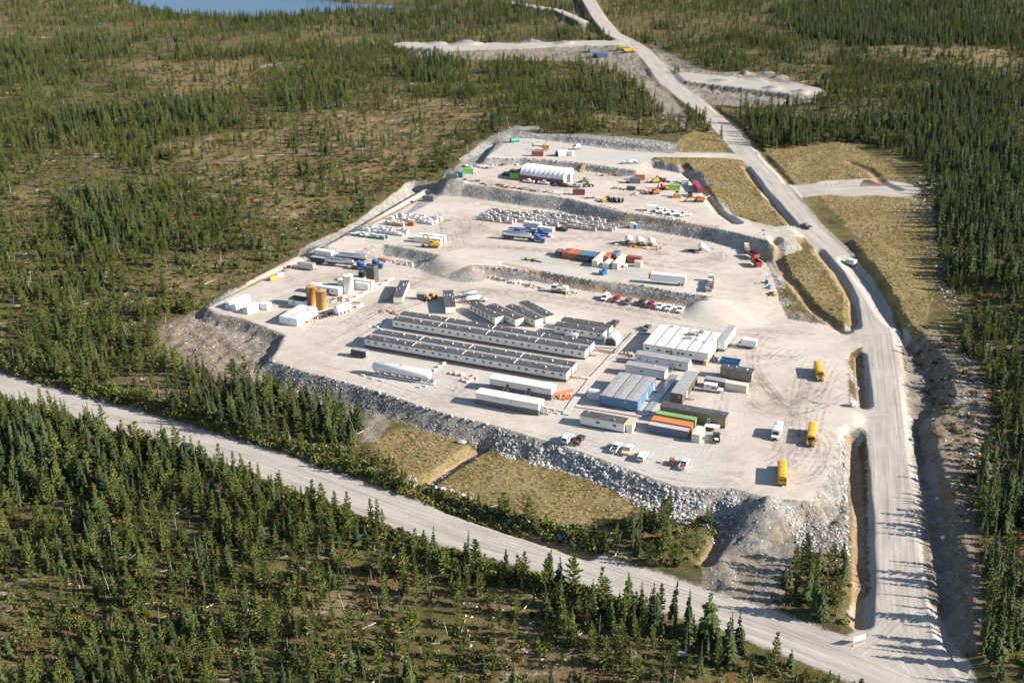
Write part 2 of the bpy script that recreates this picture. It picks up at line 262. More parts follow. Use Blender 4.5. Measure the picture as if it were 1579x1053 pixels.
    Z = Z + np.clip(np.maximum(M['dirt'], M['brown']) * 2 - 1, 0, 1) * (1 - np.clip(M['road'] * 2 - .6, 0, 1)) * np.clip(1.4 - M['pad'] * 2, 0, 1) * (fbm(X, Y, 3.4, 72, 4) - .5) * 1.7
    return Z, M, RC, best
_bh = []
def vsm(X, Y, pl):
    if not _bh: _bh.append(base_h(X, Y))
    return _bh[0]
# the lake
LAKE_Z = 4.0
LAKE = PL([(-350,-6),(215,-1),(235,9),(300,21),(370,26),(430,22),(520,15),(580,12),(625,13),(600,9),(520,6),(440,-2),(380,-22),(300,-34),(-350,-34)], LAKE_Z)
GZ, MK, RCO, RD = build_height(GX, GY)
_memo.clear(); _bh.clear()
dl = sdf(GX, GY, LAKE); tl = sm((dl + 6) / 70)
GZ = np.where(dl < 64, (LAKE_Z - 1.8) * (1 - tl) + GZ * tl, GZ)
# the line of sight to the lake stays clear: land between it and the viewer keeps low
_iz = lambda arr: arr
def H(x, y):
    i = int(np.clip(np.searchsorted(ax, x) - 1, 0, len(ax) - 2)); j = int(np.clip(np.searchsorted(ay, y) - 1, 0, len(ay) - 2))
    u = (x - ax[i]) / (ax[i + 1] - ax[i]); v = (y - ay[j]) / (ay[j + 1] - ay[j])
    return float((GZ[j, i] * (1 - u) + GZ[j, i + 1] * u) * (1 - v) + (GZ[j + 1, i] * (1 - u) + GZ[j + 1, i + 1] * u) * v)
def sample(A, x, y):
    i = np.clip(np.searchsorted(ax, x) - 1, 0, len(ax) - 2); j = np.clip(np.searchsorted(ay, y) - 1, 0, len(ay) - 2)
    u = (x - ax[i]) / (ax[i + 1] - ax[i]); v = (y - ay[j]) / (ay[j + 1] - ay[j])
    return (A[j, i] * (1 - u) + A[j, i + 1] * u) * (1 - v) + (A[j + 1, i] * (1 - u) + A[j + 1, i + 1] * u) * v
def PH(px, py):
    """the point of the ground seen at a pixel"""
    z = 0.0
    for _ in range(12):
        q = P(px, py, z); z = .5 * z + .5 * H(q[0], q[1])
    q = P(px, py, z); return q[0], q[1], H(q[0], q[1])

# ------------------------------------------------------------------ materials
MATS = {}
class N:
    def __init__(s, m): s.t = m.node_tree
    def n(s, t, **k):
        o = s.t.nodes.new(t)
        for a, b in k.items(): setattr(o, a, b)
        return o
    def l(s, a, b): s.t.links.new(a, b)
    def noise(s, vec, scale, detail=4, rough=.6):
        o = s.n('ShaderNodeTexNoise'); o.inputs['Scale'].default_value = scale; o.inputs['Detail'].default_value = detail; o.inputs['Roughness'].default_value = rough
        s.l(vec, o.inputs['Vector']); return o.outputs['Fac']
    def math(s, op, a, b=None, c=None, clamp=False):
        o = s.n('ShaderNodeMath', operation=op); o.use_clamp = clamp
        for i, v in enumerate((a, b, c)):
            if v is None: continue
            if isinstance(v, (int, float)): o.inputs[i].default_value = v
            else: s.l(v, o.inputs[i])
        return o.outputs[0]
    def ramp(s, f, lo, hi):
        o = s.n('ShaderNodeMapRange'); o.interpolation_type = 'SMOOTHSTEP'; s.l(f, o.inputs[0]); o.inputs[1].default_value = lo; o.inputs[2].default_value = hi; return o.outputs[0]
    def mix(s, f, a, b, mode='MIX'):
        o = s.n('ShaderNodeMix', data_type='RGBA', blend_type=mode); 
        if isinstance(f, (int, float)): o.inputs[0].default_value = f
        else: s.l(f, o.inputs[0])
        for i, v in ((6, a), (7, b)):
            if isinstance(v, tuple): o.inputs[i].default_value = (*v[:3], 1)
            else: s.l(v, o.inputs[i])
        return o.outputs[2]
    def col(s, f, stops):
        o = s.n('ShaderNodeValToRGB'); e = o.color_ramp.elements
        while len(e) < len(stops): e.new(.5)
        for q, (p, c) in zip(e, stops): q.position = p; q.color = (*c, 1)
        s.l(f, o.inputs[0]); return o.outputs[0]
    def attr(s, name): 
        o = s.n('ShaderNodeAttribute'); o.attribute_name = name; return o
def new_mat(name):
    m = bpy.data.materials.new(name); m.use_nodes = True; MATS[name] = m
    return m, N(m), m.node_tree.nodes['Principled BSDF']
def paint(name, c, rough=.55, metal=0.0, dirt=.25, spec=.4, emit=None):
    """painted or plain surface, slightly dusty and uneven, tone varying from one object to the next"""
    if name in MATS: return MATS[name]
    m, n, b = new_mat(name)
    tc = n.n('ShaderNodeTexCoord'); f = n.noise(tc.outputs['Object'], 1.3, 5, .65); g = n.noise(tc.outputs['Object'], 9, 3)
    oi = n.n('ShaderNodeObjectInfo')
    dust = (.42, .37, .30)
    c1 = n.mix(n.math('MULTIPLY', n.ramp(f, .45, .8), dirt), c, dust)
    c2 = n.mix(n.math('MULTIPLY', g, .18), c1, tuple(x * .6 for x in c))
    v = n.math('MULTIPLY_ADD', oi.outputs['Random'], .16, .92)
    h = n.n('ShaderNodeHueSaturation'); n.l(v, h.inputs['Value']); n.l(c2, h.inputs['Color'])
    n.l(h.outputs[0], b.inputs['Base Color'])
    b.inputs['Roughness'].default_value = rough; b.inputs['Metallic'].default_value = metal; b.inputs['Specular IOR Level'].default_value = spec
    return m
def ribbed(name, c, axis=0, freq=4.0, rough=.5, metal=0.0, dirt=.3, depth=.6, streak=.25):
    """corrugated or seamed sheet: ribs as relief, streaks of grime running down"""
    if name in MATS: return MATS[name]
    m, n, b = new_mat(name)
    tc = n.n('ShaderNodeTexCoord'); sp = n.n('ShaderNodeSeparateXYZ'); n.l(tc.outputs['Object'], sp.inputs[0])
    wv = n.math('SINE', n.math('MULTIPLY', sp.outputs[axis], freq * 6.2832))
    f = n.noise(tc.outputs['Object'], .9, 5, .65)
    mp = n.n('ShaderNodeMapping'); mp.inputs['Scale'].default_value = (5, 5, .35); n.l(tc.outputs['Object'], mp.inputs[0]); st = n.noise(mp.outputs[0], 1.0, 3)
    c1 = n.mix(n.math('MULTIPLY', n.ramp(f, .42, .8), dirt), c, (.36, .31, .25))
    c2 = n.mix(n.math('MULTIPLY', n.ramp(st, .5, .75), streak), c1, tuple(x * .5 for x in c))
    n.l(c2, b.inputs['Base Color'])
    bp = n.n('ShaderNodeBump'); bp.inputs['Strength'].default_value = depth; bp.inputs['Distance'].default_value = .04; n.l(wv, bp.inputs['Height']); n.l(bp.outputs[0], b.inputs['Normal'])
    b.inputs['Roughness'].default_value = rough; b.inputs['Metallic'].default_value = metal
    return m
def roofing(name, c, c2, sc_=1.0):
    if name in MATS: return MATS[name]
    m, n, b = new_mat(name)
    tc = n.n('ShaderNodeTexCoord'); f = n.noise(tc.outputs['Object'], .55 * sc_, 6, .7); g = n.noise(tc.outputs['Object'], 6, 4)
    k = n.mix(n.ramp(f, .38, .68), c, c2); k = n.mix(n.math('MULTIPLY', g, .3), k, tuple(x * .6 for x in c))
    n.l(k, b.inputs['Base Color']); b.inputs['Roughness'].default_value = .85
    return m
def glass_mat():
    m, n, b = new_mat('window_glass'); b.inputs['Base Color'].default_value = (.02, .025, .03, 1); b.inputs['Roughness'].default_value = .12; b.inputs['Specular IOR Level'].default_value = .6
    tc = n.n('ShaderNodeTexCoord'); f = n.noise(tc.outputs['Object'], 2.0, 3); n.l(n.mix(f, (.012, .016, .02), (.05, .055, .06)), b.inputs['Base Color'])
    return m
GLASS = glass_mat()

def ground_material():
    m, n, b = new_mat('terrain')
    geo = n.n('ShaderNodeNewGeometry'); pos = geo.outputs['Position']
    nz = {}
    def no(sc_, d=4, r=.6):
        k = (sc_, d, r)
        if k not in nz: nz[k] = n.noise(pos, sc_, d, r)
        return nz[k]
    # forest floor
    big, mid, fine, grit = no(.016, 5, .6), no(.09, 5, .65), no(.55, 5, .7), no(2.6, 4, .75)
    ff = n.col(n.math('MULTIPLY_ADD', mid, .5, n.math('MULTIPLY', fine, .5)), [(.30, (0.022, 0.021, 0.009)), (.41, (0.068, 0.059, 0.022)), (.48, (0.096, 0.083, 0.032)), (.55, (0.142, 0.110, 0.054)), (.62, (0.086, 0.088, 0.026)), (.74, (0.224, 0.180, 0.120))])
    hf = n.col(n.math('MULTIPLY_ADD', mid, .4, n.math('MULTIPLY', fine, .6)), [(.32, (0.064, 0.047, 0.020)), (.43, (0.149, 0.102, 0.047)), (.50, (0.191, 0.138, 0.070)), (.57, (0.255, 0.187, 0.111)), (.64, (0.132, 0.117, 0.038)), (.74, (0.323, 0.264, 0.187))])
    ff = n.mix(n.ramp(n.math('ADD', n.attr('m_heath').outputs['Fac'], n.math('MULTIPLY', n.math('SUBTRACT', no(.05, 4), .5), 1.1)), .38, .95), ff, hf)
    red = n.mix(n.ramp(n.math('ADD', no(.05, 4), n.math('MULTIPLY', fine, .35)), .72, .90), ff, (.150, .066, .030))
    grn = n.mix(n.math('MULTIPLY', n.ramp(n.math('ADD', no(.06, 5, .7), n.math('MULTIPLY', fine, .3)), .62, .82), .7), red, (.135, .120, .038))
    pale = n.mix(n.ramp(n.math('ADD', no(.045, 6, .75), n.math('MULTIPLY', fine, .30)), .76, .84), grn, (.40, .34, .27))
    pale = n.mix(n.math('MULTIPLY', n.ramp(no(1.3, 4, .75), .56, .66), n.ramp(no(.05, 4), .46, .62)), pale, (.34, .315, .245))
    col = n.mix(n.math('MULTIPLY', n.ramp(grit, .35, .6), .35), pale, n.mix(.6, pale, (.014, .013, .008)))
    def edge(name, lo=.40, hi=.58, amp=.7, sc_=.5):
        a = n.attr('m_' + name).outputs['Fac']
        k = n.math('ADD', a, n.math('MULTIPLY', n.math('SUBTRACT', no(sc_, 5, .7), .5), amp)); return n.ramp(k, lo, hi)
    # brown overburden
    br = n.col(n.math('MULTIPLY_ADD', fine, .6, n.math('MULTIPLY', grit, .4)), [(.3, (0.079, 0.054, 0.035)), (.45, (0.158, 0.119, 0.083)), (.58, (0.216, 0.173, 0.130)), (.7, (0.302, 0.266, 0.223))])
    col = n.mix(edge('brown'), col, br)
    dr = n.col(n.math('MULTIPLY_ADD', mid, .35, n.math('MULTIPLY_ADD', fine, .35, n.math('MULTIPLY', grit, .3))), [(.34, (0.076, 0.061, 0.046)), (.46, (0.163, 0.137, 0.108)), (.55, (0.228, 0.199, 0.163)), (.66, (0.304, 0.274, 0.232))])
    col = n.mix(edge('dirt'), col, dr)
    # grass
    gf = n.math('MULTIPLY_ADD', no(.06, 4), .45, n.math('MULTIPLY_ADD', no(.8, 4, .7), .35, n.math('MULTIPLY', no(3.2, 3, .8), .2)))
    gr = n.col(gf, [(.36, (0.156, 0.123, 0.045)), (.45, (0.246, 0.193, 0.075)), (.52, (0.312, 0.242, 0.115)), (.59, (0.361, 0.283, 0.156)), (.68, (0.246, 0.217, 0.070))])
    gr = n.mix(n.math('MULTIPLY', n.ramp(no(3.2, 3, .8), .36, .56), .45), n.mix(.55, gr, (.04, .035, .012)), gr)
    col = n.mix(edge('grass', amp=1.0, sc_=.3), col, gr)
    # pads
    pf = n.math('MULTIPLY_ADD', no(.035, 5), .5, n.math('MULTIPLY_ADD', no(.22, 5, .65), .3, n.math('MULTIPLY', no(1.6, 4, .7), .2)))
    pc = n.col(pf, [(.32, (.270, .228, .185)), (.43, (.372, .325, .272)), (.52, (.442, .395, .338)), (.62, (.498, .452, .396)), (.74, (.38, .355, .325))])
    pc = n.mix(n.math('MULTIPLY', n.attr('m_grey').outputs['Fac'], .85), pc, n.col(no(1.6, 4, .7), [(.3, (.31, .295, .275)), (.7, (.47, .45, .42))]))
    mud = n.math('MULTIPLY', n.ramp(n.attr('m_mud').outputs['Fac'], .15, .9), n.ramp(n.math('MULTIPLY_ADD', no(.22, 5, .7), .6, n.math('MULTIPLY', no(.08, 4), .4)), .44, .62))
    pc = n.mix(n.math('MULTIPLY', mud, .85), pc, (.215, .168, .118))
    # vehicle tracks: noise drawn out along the ways people drive, bent so that they curve
    bend = n.n('ShaderNodeTexNoise'); bend.inputs['Scale'].default_value = .022; bend.inputs['Detail'].default_value = 2; n.l(pos, bend.inputs['Vector'])
    bm_ = n.n('ShaderNodeVectorMath', operation='MULTIPLY_ADD'); bm_.inputs[1].default_value = (34, 34, 0); n.l(bend.outputs['Color'], bm_.inputs[0]); n.l(pos, bm_.inputs[2])
    for an, sx, sy, k, ns in ((-20, .016, .62, .40, .027), (38, .014, .5, .30, .019)):
        mp = n.n('ShaderNodeMapping'); mp.inputs['Rotation'].default_value = (0, 0, -R(an)); n.l(bm_.outputs[0], mp.inputs[0])
        m2 = n.n('ShaderNodeMapping'); m2.inputs['Scale'].default_value = (sx, sy, .0); n.l(mp.outputs[0], m2.inputs[0]); q = n.noise(m2.outputs[0], 1.0, 4, .6)
        pc = n.mix(n.math('MULTIPLY', n.ramp(q, .54, .68), n.math('MULTIPLY', n.ramp(no(ns, 3), .42, .6), k)), pc, (.28, .23, .175))
        pc = n.mix(n.math('MULTIPLY', n.ramp(q, .45, .32), k * .5), pc, (.56, .51, .44))
    pc = n.mix(n.math('MULTIPLY', n.ramp(grit, .48, .70), .42), pc, (.21, .18, .15)); pc = n.mix(n.math('MULTIPLY', n.ramp(no(5.5, 3, .8), .54, .72), .35), pc, (.62, .57, .50))
    pc = n.mix(n.math('MULTIPLY', n.ramp(no(.6, 5, .75), .52, .68), .22), pc, (.27, .225, .18))
    col = n.mix(edge('pad', .42, .58, .5), col, pc)
    # road with streaks along the travel direction
    rc = n.attr('road_uv'); mp = n.n('ShaderNodeMapping'); mp.inputs['Scale'].default_value = (.018, 1.5, 1); n.l(rc.outputs['Vector'], mp.inputs[0])
    st = n.noise(mp.outputs[0], 1.0, 4, .65); 
    mp2 = n.n('ShaderNodeMapping'); mp2.inputs['Scale'].default_value = (.05, .33, 1); n.l(rc.outputs['Vector'], mp2.inputs[0]); st2 = n.noise(mp2.outputs[0], 1.0, 3)
    rf = n.math('MULTIPLY_ADD', st, .50, n.math('MULTIPLY_ADD', st2, .25, n.math('MULTIPLY_ADD', no(.12, 4), .10, n.math('MULTIPLY', grit, .15))))
    rcol = n.col(rf, [(.36, (.195, .170, .142)), (.46, (.295, .266, .232)), (.54, (.362, .332, .295)), (.64, (.440, .405, .362))])
    col = n.mix(edge('road', .36, .52, .5), col, rcol)
    # embankment faces
    rk = n.math('MULTIPLY_ADD', no(1.1, 5, .8), .55, n.math('MULTIPLY', no(.25, 4), .45))
    rkc = n.col(rk, [(.34, (.080, .074, .066)), (.46, (.205, .192, .174)), (.56, (.30, .283, .260)), (.68, (.41, .395, .37))])
    rkc = n.mix(n.ramp(no(.07, 4), .50, .62), rkc, n.mix(.6, rkc, (.255, .205, .150)))
    col = n.mix(n.ramp(n.attr('m_rock').outputs['Fac'], .25, .6), col, rkc)
    rb = n.col(rk, [(.36, (0.082, 0.077, 0.071)), (.50, (0.205, 0.195, 0.180)), (.62, (0.303, 0.291, 0.271))])
    col = n.mix(edge('rubble', .4, .6, .5), col, rb)
    dc = n.mix(n.ramp(no(.3, 4), .4, .62), (.33, .235, .130), (.25, .140, .075)); dc = n.mix(n.math('MULTIPLY', fine, .5), dc, (.40, .32, .22))
    col = n.mix(n.math('MULTIPLY', edge('ditch', .35, .75, .4), .80), col, dc)
    col = n.mix(n.math('MULTIPLY', edge('red', .35, .75, .5), .75), col, n.mix(fine, (.26, .125, .055), (.38, .24, .13)))
    n.l(col, b.inputs['Base Color']); b.inputs['Roughness'].default_value = .95; b.inputs['Specular IOR Level'].default_value = .1
    hard = n.math('MAXIMUM', n.ramp(n.attr('m_pad').outputs['Fac'], .4, .6), n.ramp(n.attr('m_road').outputs['Fac'], .4, .6))
    bs = n.math('MULTIPLY_ADD', hard, -.62, .80)
    hgt = n.math('MULTIPLY_ADD', no(.55, 5, .7), .7, n.math('MULTIPLY_ADD', grit, .42, n.math('MULTIPLY', no(5.5, 3, .8), .16)))
    bp = n.n('ShaderNodeBump'); n.l(bs, bp.inputs['Strength']); bp.inputs['Distance'].default_value = 1.0; n.l(hgt, bp.inputs['Height']); n.l(bp.outputs[0], b.inputs['Normal'])
    return m
TERRAIN = ground_material()

# ------------------------------------------------------------------ ground sheets
def link(o, parent=None):
    COL.objects.link(o)
    if parent is not None: o.parent = parent
    return o
def tag(o, label=None, cat=None, group=None, kind=None):
    for k, v in (('label', label), ('category', cat), ('group', group), ('kind', kind)):
        if v: o[k] = v
    return o
def ground_sheets():
    ny, nx = GX.shape
    co = np.stack([GX, GY, GZ], -1).reshape(-1, 3)
    gy_, gx_ = np.gradient(GZ, ay, ax)
    nrm = np.stack([-gx_, -gy_, np.ones_like(GZ)], -1); nrm /= np.linalg.norm(nrm, axis=-1, keepdims=True); nrm = nrm.reshape(-1, 3)
    fc = lambda A: (A[:-1, :-1] + A[1:, :-1] + A[:-1, 1:] + A[1:, 1:]) / 4
    rd_, pd_, gr_, rk_ = fc(MK['road']), fc(MK['pad']), fc(MK['grass']), fc(MK['rock'])
    cxx, cyy = fc(GX), fc(GY)
    lab = np.zeros(rd_.shape, int)
    lab[gr_ > .5] = 1; lab[pd_ > .5] = 2; lab[rk_ > .5] = 3
    dfr = line_dist(cxx, cyy, frontL)[0]
    lab[rd_ > .45] = 4; lab[(rd_ > .45) & (dfr < 7.5)] = 5
    idx = np.arange(ny * nx).reshape(ny, nx)
    quads = np.stack([idx[:-1, :-1], idx[:-1, 1:], idx[1:, 1:], idx[1:, :-1]], -1)
    names = ['ground', 'grass_field', 'gravel_yard', 'rock_embankment', 'access_road', 'gravel_road']
    for k, nm in enumerate(names):
        q = quads[lab == k]
        if not len(q): continue
        used, inv = np.unique(q, return_inverse=True); inv = inv.reshape(-1, 4)
        me = bpy.data.meshes.new(nm); nv, nf = len(used), len(inv)
        me.vertices.add(nv); me.vertices.foreach_set('co', co[used].astype(np.float32).ravel())
        me.loops.add(nf * 4); me.loops.foreach_set('vertex_index', inv.astype(np.int32).ravel())
        me.polygons.add(nf); me.polygons.foreach_set('loop_start', np.arange(0, nf * 4, 4, dtype=np.int32)); me.polygons.foreach_set('loop_total', np.full(nf, 4, np.int32))
        me.update(); me.polygons.foreach_set('use_smooth', np.ones(nf, bool))
        for key, A in MK.items():
            a = me.attributes.new('m_' + key, 'FLOAT', 'POINT'); a.data.foreach_set('value', A.ravel()[used].astype(np.float32))
        a = me.attributes.new('road_uv', 'FLOAT_VECTOR', 'POINT'); v3 = np.zeros((nv, 3), np.float32); v3[:, :2] = RCO.reshape(-1, 2)[used]; a.data.foreach_set('vector', v3.ravel())
        me.validate(); me.normals_split_custom_set_from_vertices(nrm[used].astype(float).tolist())
        me.materials.append(TERRAIN); o = bpy.data.objects.new(nm, me); link(o); o['kind'] = 'structure'
        o['label'] = {'ground': 'forest floor of moss, brush and bare soil around the camp', 'grass_field': 'dry yellow grass fields beside the roads and below the camp', 'gravel_yard': 'pale gravel yards of the camp on stepped levels', 'rock_embankment': 'rocky embankment faces between the yard levels', 'access_road': 'gravel access road running past the camp to the horizon', 'gravel_road': 'wide gravel road crossing in front of the camp'}[nm]
ground_sheets()
def lake():
    m, n, b = new_mat('lake_water'); b.inputs['Base Color'].default_value = (.035, .085, .16, 1); b.inputs['Roughness'].default_value = .3; b.inputs['IOR'].default_value = 1.33
    tc = n.n('ShaderNodeTexCoord'); f = n.noise(tc.outputs['Object'], .35, 4); bp = n.n('ShaderNodeBump'); bp.inputs['Strength'].default_value = .9; bp.inputs['Distance'].default_value = .5; n.l(f, bp.inputs['Height']); n.l(bp.outputs[0], b.inputs['Normal'])
    me = bpy.data.meshes.new('lake'); pl = chaikin(LAKE, 1); c = pl.mean(0)
    d = (pl - c); pl = c + d * (1 + 18 / np.maximum(np.linalg.norm(d, axis=1, keepdims=True), 1))
    me.from_pydata([(x, y, LAKE_Z) for x, y in pl], [], [list(range(len(pl)))]); me.materials.append(m)
    o = link(bpy.data.objects.new('lake', me)); tag(o, 'blue lake beyond the forest at the top of the picture', None, None, 'structure')
lake()
def pond():
    q = P(1395 - 5, 493, 0.6); me = bpy.data.meshes.new('puddle'); a = np.linspace(0, 6.283, 20)[:-1]
    zz = H(q[0], q[1]) + .1
    me.from_pydata([(q[0] + 3 * math.cos(t) * (1 + .2 * math.sin(3 * t)), q[1] + 1.6 * math.sin(t), zz) for t in a], [], [list(range(19))]); me.materials.append(MATS['lake_water'])
    o = link(bpy.data.objects.new('puddle', me)); tag(o, 'small puddle in the ditch beside the access road', None, None, 'structure')

# ------------------------------------------------------------------ vegetation and loose rock
def foliage(name, c_lo, c_hi, sat=.0):
    m, n, b = new_mat(name)
    oi = n.n('ShaderNodeObjectInfo'); tc = n.n('ShaderNodeTexCoord'); f = n.noise(tc.outputs['Object'], 1.6, 3)
    k = n.math('MULTIPLY_ADD', oi.outputs['Random'], .7, n.math('MULTIPLY', f, .45))
    c = n.mix(n.ramp(k, .1, 1.0), c_lo, c_hi); n.l(c, b.inputs['Base Color']); b.inputs['Roughness'].default_value = .7; b.inputs['Specular IOR Level'].default_value = .15
    tr = n.n('ShaderNodeBsdfTranslucent'); n.l(n.mix(.5, c, c_hi), tr.inputs[0]); mx = n.n('ShaderNodeMixShader'); mx.inputs[0].default_value = .18
    out = m.node_tree.nodes['Material Output']; n.l(b.outputs[0], mx.inputs[1]); n.l(tr.outputs[0], mx.inputs[2]); n.l(mx.outputs[0], out.inputs[0])
    return m
SPR = foliage('spruce_needles', (.019, .036, .015), (.072, .096, .029)); PIN = foliage('pine_needles', (.048, .072, .017), (.168, .186, .044))
SHG = foliage('shrub_leaves', (.055, .070, .018), (.150, .155, .045)); SHR = foliage('autumn_leaves', (.085, .044, .019), (.170, .105, .036))
BARK = paint('bark', (.13, .10, .075), .9, 0, .1); SNAG = paint('dead_wood', (.36, .32, .27), .9, 0, .1)

def mesh_np(name, V, Fc, mats, mi=None, smooth=False):
    me = bpy.data.meshes.new(name); me.from_pydata([tuple(v) for v in V], [], [tuple(f) for f in Fc])
    for m in mats: me.materials.append(m)
    if mi is not None: me.polygons.foreach_set('material_index', np.array(mi, np.int32))
    if smooth: me.polygons.foreach_set('use_smooth', np.ones(len(Fc), bool))
    me.update(); return me
def trunk_geo(h, r, n=5, lean=0.0, top=.94):
    V = []; Fc = []
    for k in range(3):
        z = h * (0, .5, top)[k]; q = r * (1, .55, .12)[k]
        for i in range(n):
            a = 6.2832 * i / n; V.append((q * math.cos(a) + lean * z * z / h, q * math.sin(a), z))
    for k in range(2):
        for i in range(n): j = (i + 1) % n; Fc.append((k * n + i, k * n + j, (k + 1) * n + j, (k + 1) * n + i))
    Fc.append(tuple(range(2 * n, 3 * n))); return V, Fc
def spruce_geo(rs, h=8.0, rad=1.15, z0=.10, dens=1.0):
    V = []; Fc = []
    nw = int(19 * dens)
    for k in range(nw):
        t = (k + rs.random() * .5) / nw; z = h * (z0 + (1 - z0) * t ** .92)
        r = rad * ((1 - t) ** .85 * .92 + .06) * (.75 + .5 * rs.random()); nb = max(4, int((9 if t < .7 else 6) * (.8 + .4 * rs.random())))
        a0 = rs.random() * 6.28
        for i in range(nb):
            if rs.random() < .16: continue
            a = a0 + 6.2832 * i / nb + (rs.random() - .5) * .7; L = r * (.5 + .85 * rs.random() ** 1.2); dz = -L * (.18 + .35 * rs.random()) * (1.1 - t)
            ca, sa = math.cos(a), math.sin(a); wd = L * (.30 + .18 * rs.random()) + .05
            m = .52; b = len(V)
            V += [(ca * .03, sa * .03, z + .05), (ca * L * m - sa * wd, sa * L * m + ca * wd, z + dz * .45 - .10), (ca * L, sa * L, z + dz), (ca * L * m + sa * wd, sa * L * m - ca * wd, z + dz * .45 - .10), (ca * L * m, sa * L * m, z + dz * .35 + .14)]
            Fc += [(b, b + 1, b + 4), (b + 1, b + 2, b + 4), (b + 2, b + 3, b + 4), (b + 3, b, b + 4)]
    b = len(V); V += [(0.09, 0, h * .94), (-.05, .08, h * .94), (-.05, -.08, h * .94), (0, 0, h * 1.02)]; Fc += [(b, b + 1, b + 3), (b + 1, b + 2, b + 3), (b + 2, b, b + 3)]
    return V, Fc
def pine_geo(rs, h=8.0, rad=1.3, z0=.16):
    V = []; Fc = []
    nw = 13
    for k in range(nw):
        t = (k + rs.random() * .6) / nw; z = h * (z0 + (1 - z0) * t)
        r = rad * (min(1.0, .55 + 2.2 * t) * (1 - t) ** .75 + .07) * (.65 + .6 * rs.random()); nb = 4 + rs.integers(0, 3); a0 = rs.random() * 6.28
        for i in range(nb):
            if rs.random() < .12: continue
            a = a0 + 6.2832 * i / nb + (rs.random() - .5) * .8; L = r * (.6 + .6 * rs.random()); up = L * (.10 + .45 * rs.random())
            ca, sa = math.cos(a), math.sin(a); dr = np.array([ca, sa, .25 + .6 * t])
            for s in (.3, .55, .78, 1.0):
                c = np.array([ca * L * s, sa * L * s, z + up * s * s]); q = (.19 + .14 * rs.random()) * (1.15 - .4 * t) * (.7 + .3 * rad)
                for _ in range(3):
                    d1 = dr + rs.normal(size=3) * .45; d1 /= np.linalg.norm(d1); d2 = np.cross(d1, rs.normal(size=3)); d2 /= np.linalg.norm(d2) + 1e-6
                    b = len(V); V += [tuple(c - d1 * q * 1.1), tuple(c + d2 * q * .42), tuple(c + d1 * q * 1.4), tuple(c - d2 * q * .42)]; Fc += [(b, b + 1, b + 2), (b, b + 2, b + 3)]
    b = len(V); V += [(0.12, 0, h * .86), (-.06, .10, h * .86), (-.06, -.10, h * .86), (0, 0, h * 1.03)]; Fc += [(b, b + 1, b + 3), (b + 1, b + 2, b + 3), (b + 2, b, b + 3)]
    return V, Fc
def shrub_geo(rs, h=1.2, r=1.0, n=44):
    V = []; Fc = []
    for _ in range(n):
        a = rs.random() * 6.28; q = r * math.sqrt(rs.random()); z = h * (.15 + .85 * rs.random()) * (1 - .5 * (q / r) ** 2); c = np.array([math.cos(a) * q, math.sin(a) * q, z])
        d1 = rs.normal(size=3); d1[2] = abs(d1[2]) + .2; d1 /= np.linalg.norm(d1); d2 = np.cross(d1, rs.normal(size=3)); d2 /= np.linalg.norm(d2) + 1e-6; s = .16 + .2 * rs.random()
        b = len(V); V += [tuple(c - d1 * s), tuple(c + d2 * s * .8), tuple(c + d1 * s), tuple(c - d2 * s * .8)]; Fc += [(b, b + 1, b + 2), (b, b + 2, b + 3)]
    return V, Fc
_ico = None
def rock_geo(rs, sub=1):
    import bmesh
    bm = bmesh.new(); bmesh.ops.create_icosphere(bm, subdivisions=sub, radius=.5)
    sx, sy, sz = .8 + .5 * rs.random(), .7 + .5 * rs.random(), .5 + .35 * rs.random()
    cuts = [(rs.normal(size=3), .30 + .14 * rs.random()) for _ in range(6)]
    V = []
    for v in bm.verts:
        p = np.array(v.co)
        for d, k in cuts:
            d = d / np.linalg.norm(d); e = p @ d - k
            if e > 0: p = p - d * e * .9
        p *= 1 + (rs.random() - .5) * .14
        V.append((p[0] * sx, p[1] * sy, p[2] * sz))
    Fc = [tuple(v.index for v in f.verts) for f in bm.faces]; bm.free(); return V, Fc

def rock_mat(name, a, b_):
    m, n, b = new_mat(name); tc = n.n('ShaderNodeTexCoord'); oi = n.n('ShaderNodeObjectInfo'); f = n.noise(tc.outputs['Object'], 3.5, 5, .7)
    n.l(n.mix(n.ramp(n.math('MULTIPLY_ADD', oi.outputs['Random'], .6, n.math('MULTIPLY', f, .5)), .2, .95), a, b_), b.inputs['Base Color']); b.inputs['Roughness'].default_value = .9
    bp = n.n('ShaderNodeBump'); bp.inputs['Strength'].default_value = .5; bp.inputs['Distance'].default_value = .1; n.l(f, bp.inputs['Height']); n.l(bp.outputs[0], b.inputs['Normal']); return m
ROCK = rock_mat('granite', (.17, .166, .16), (.47, .46, .44)); ROCKD = rock_mat('dark_rock', (.09, .087, .083), (.26, .25, .235))

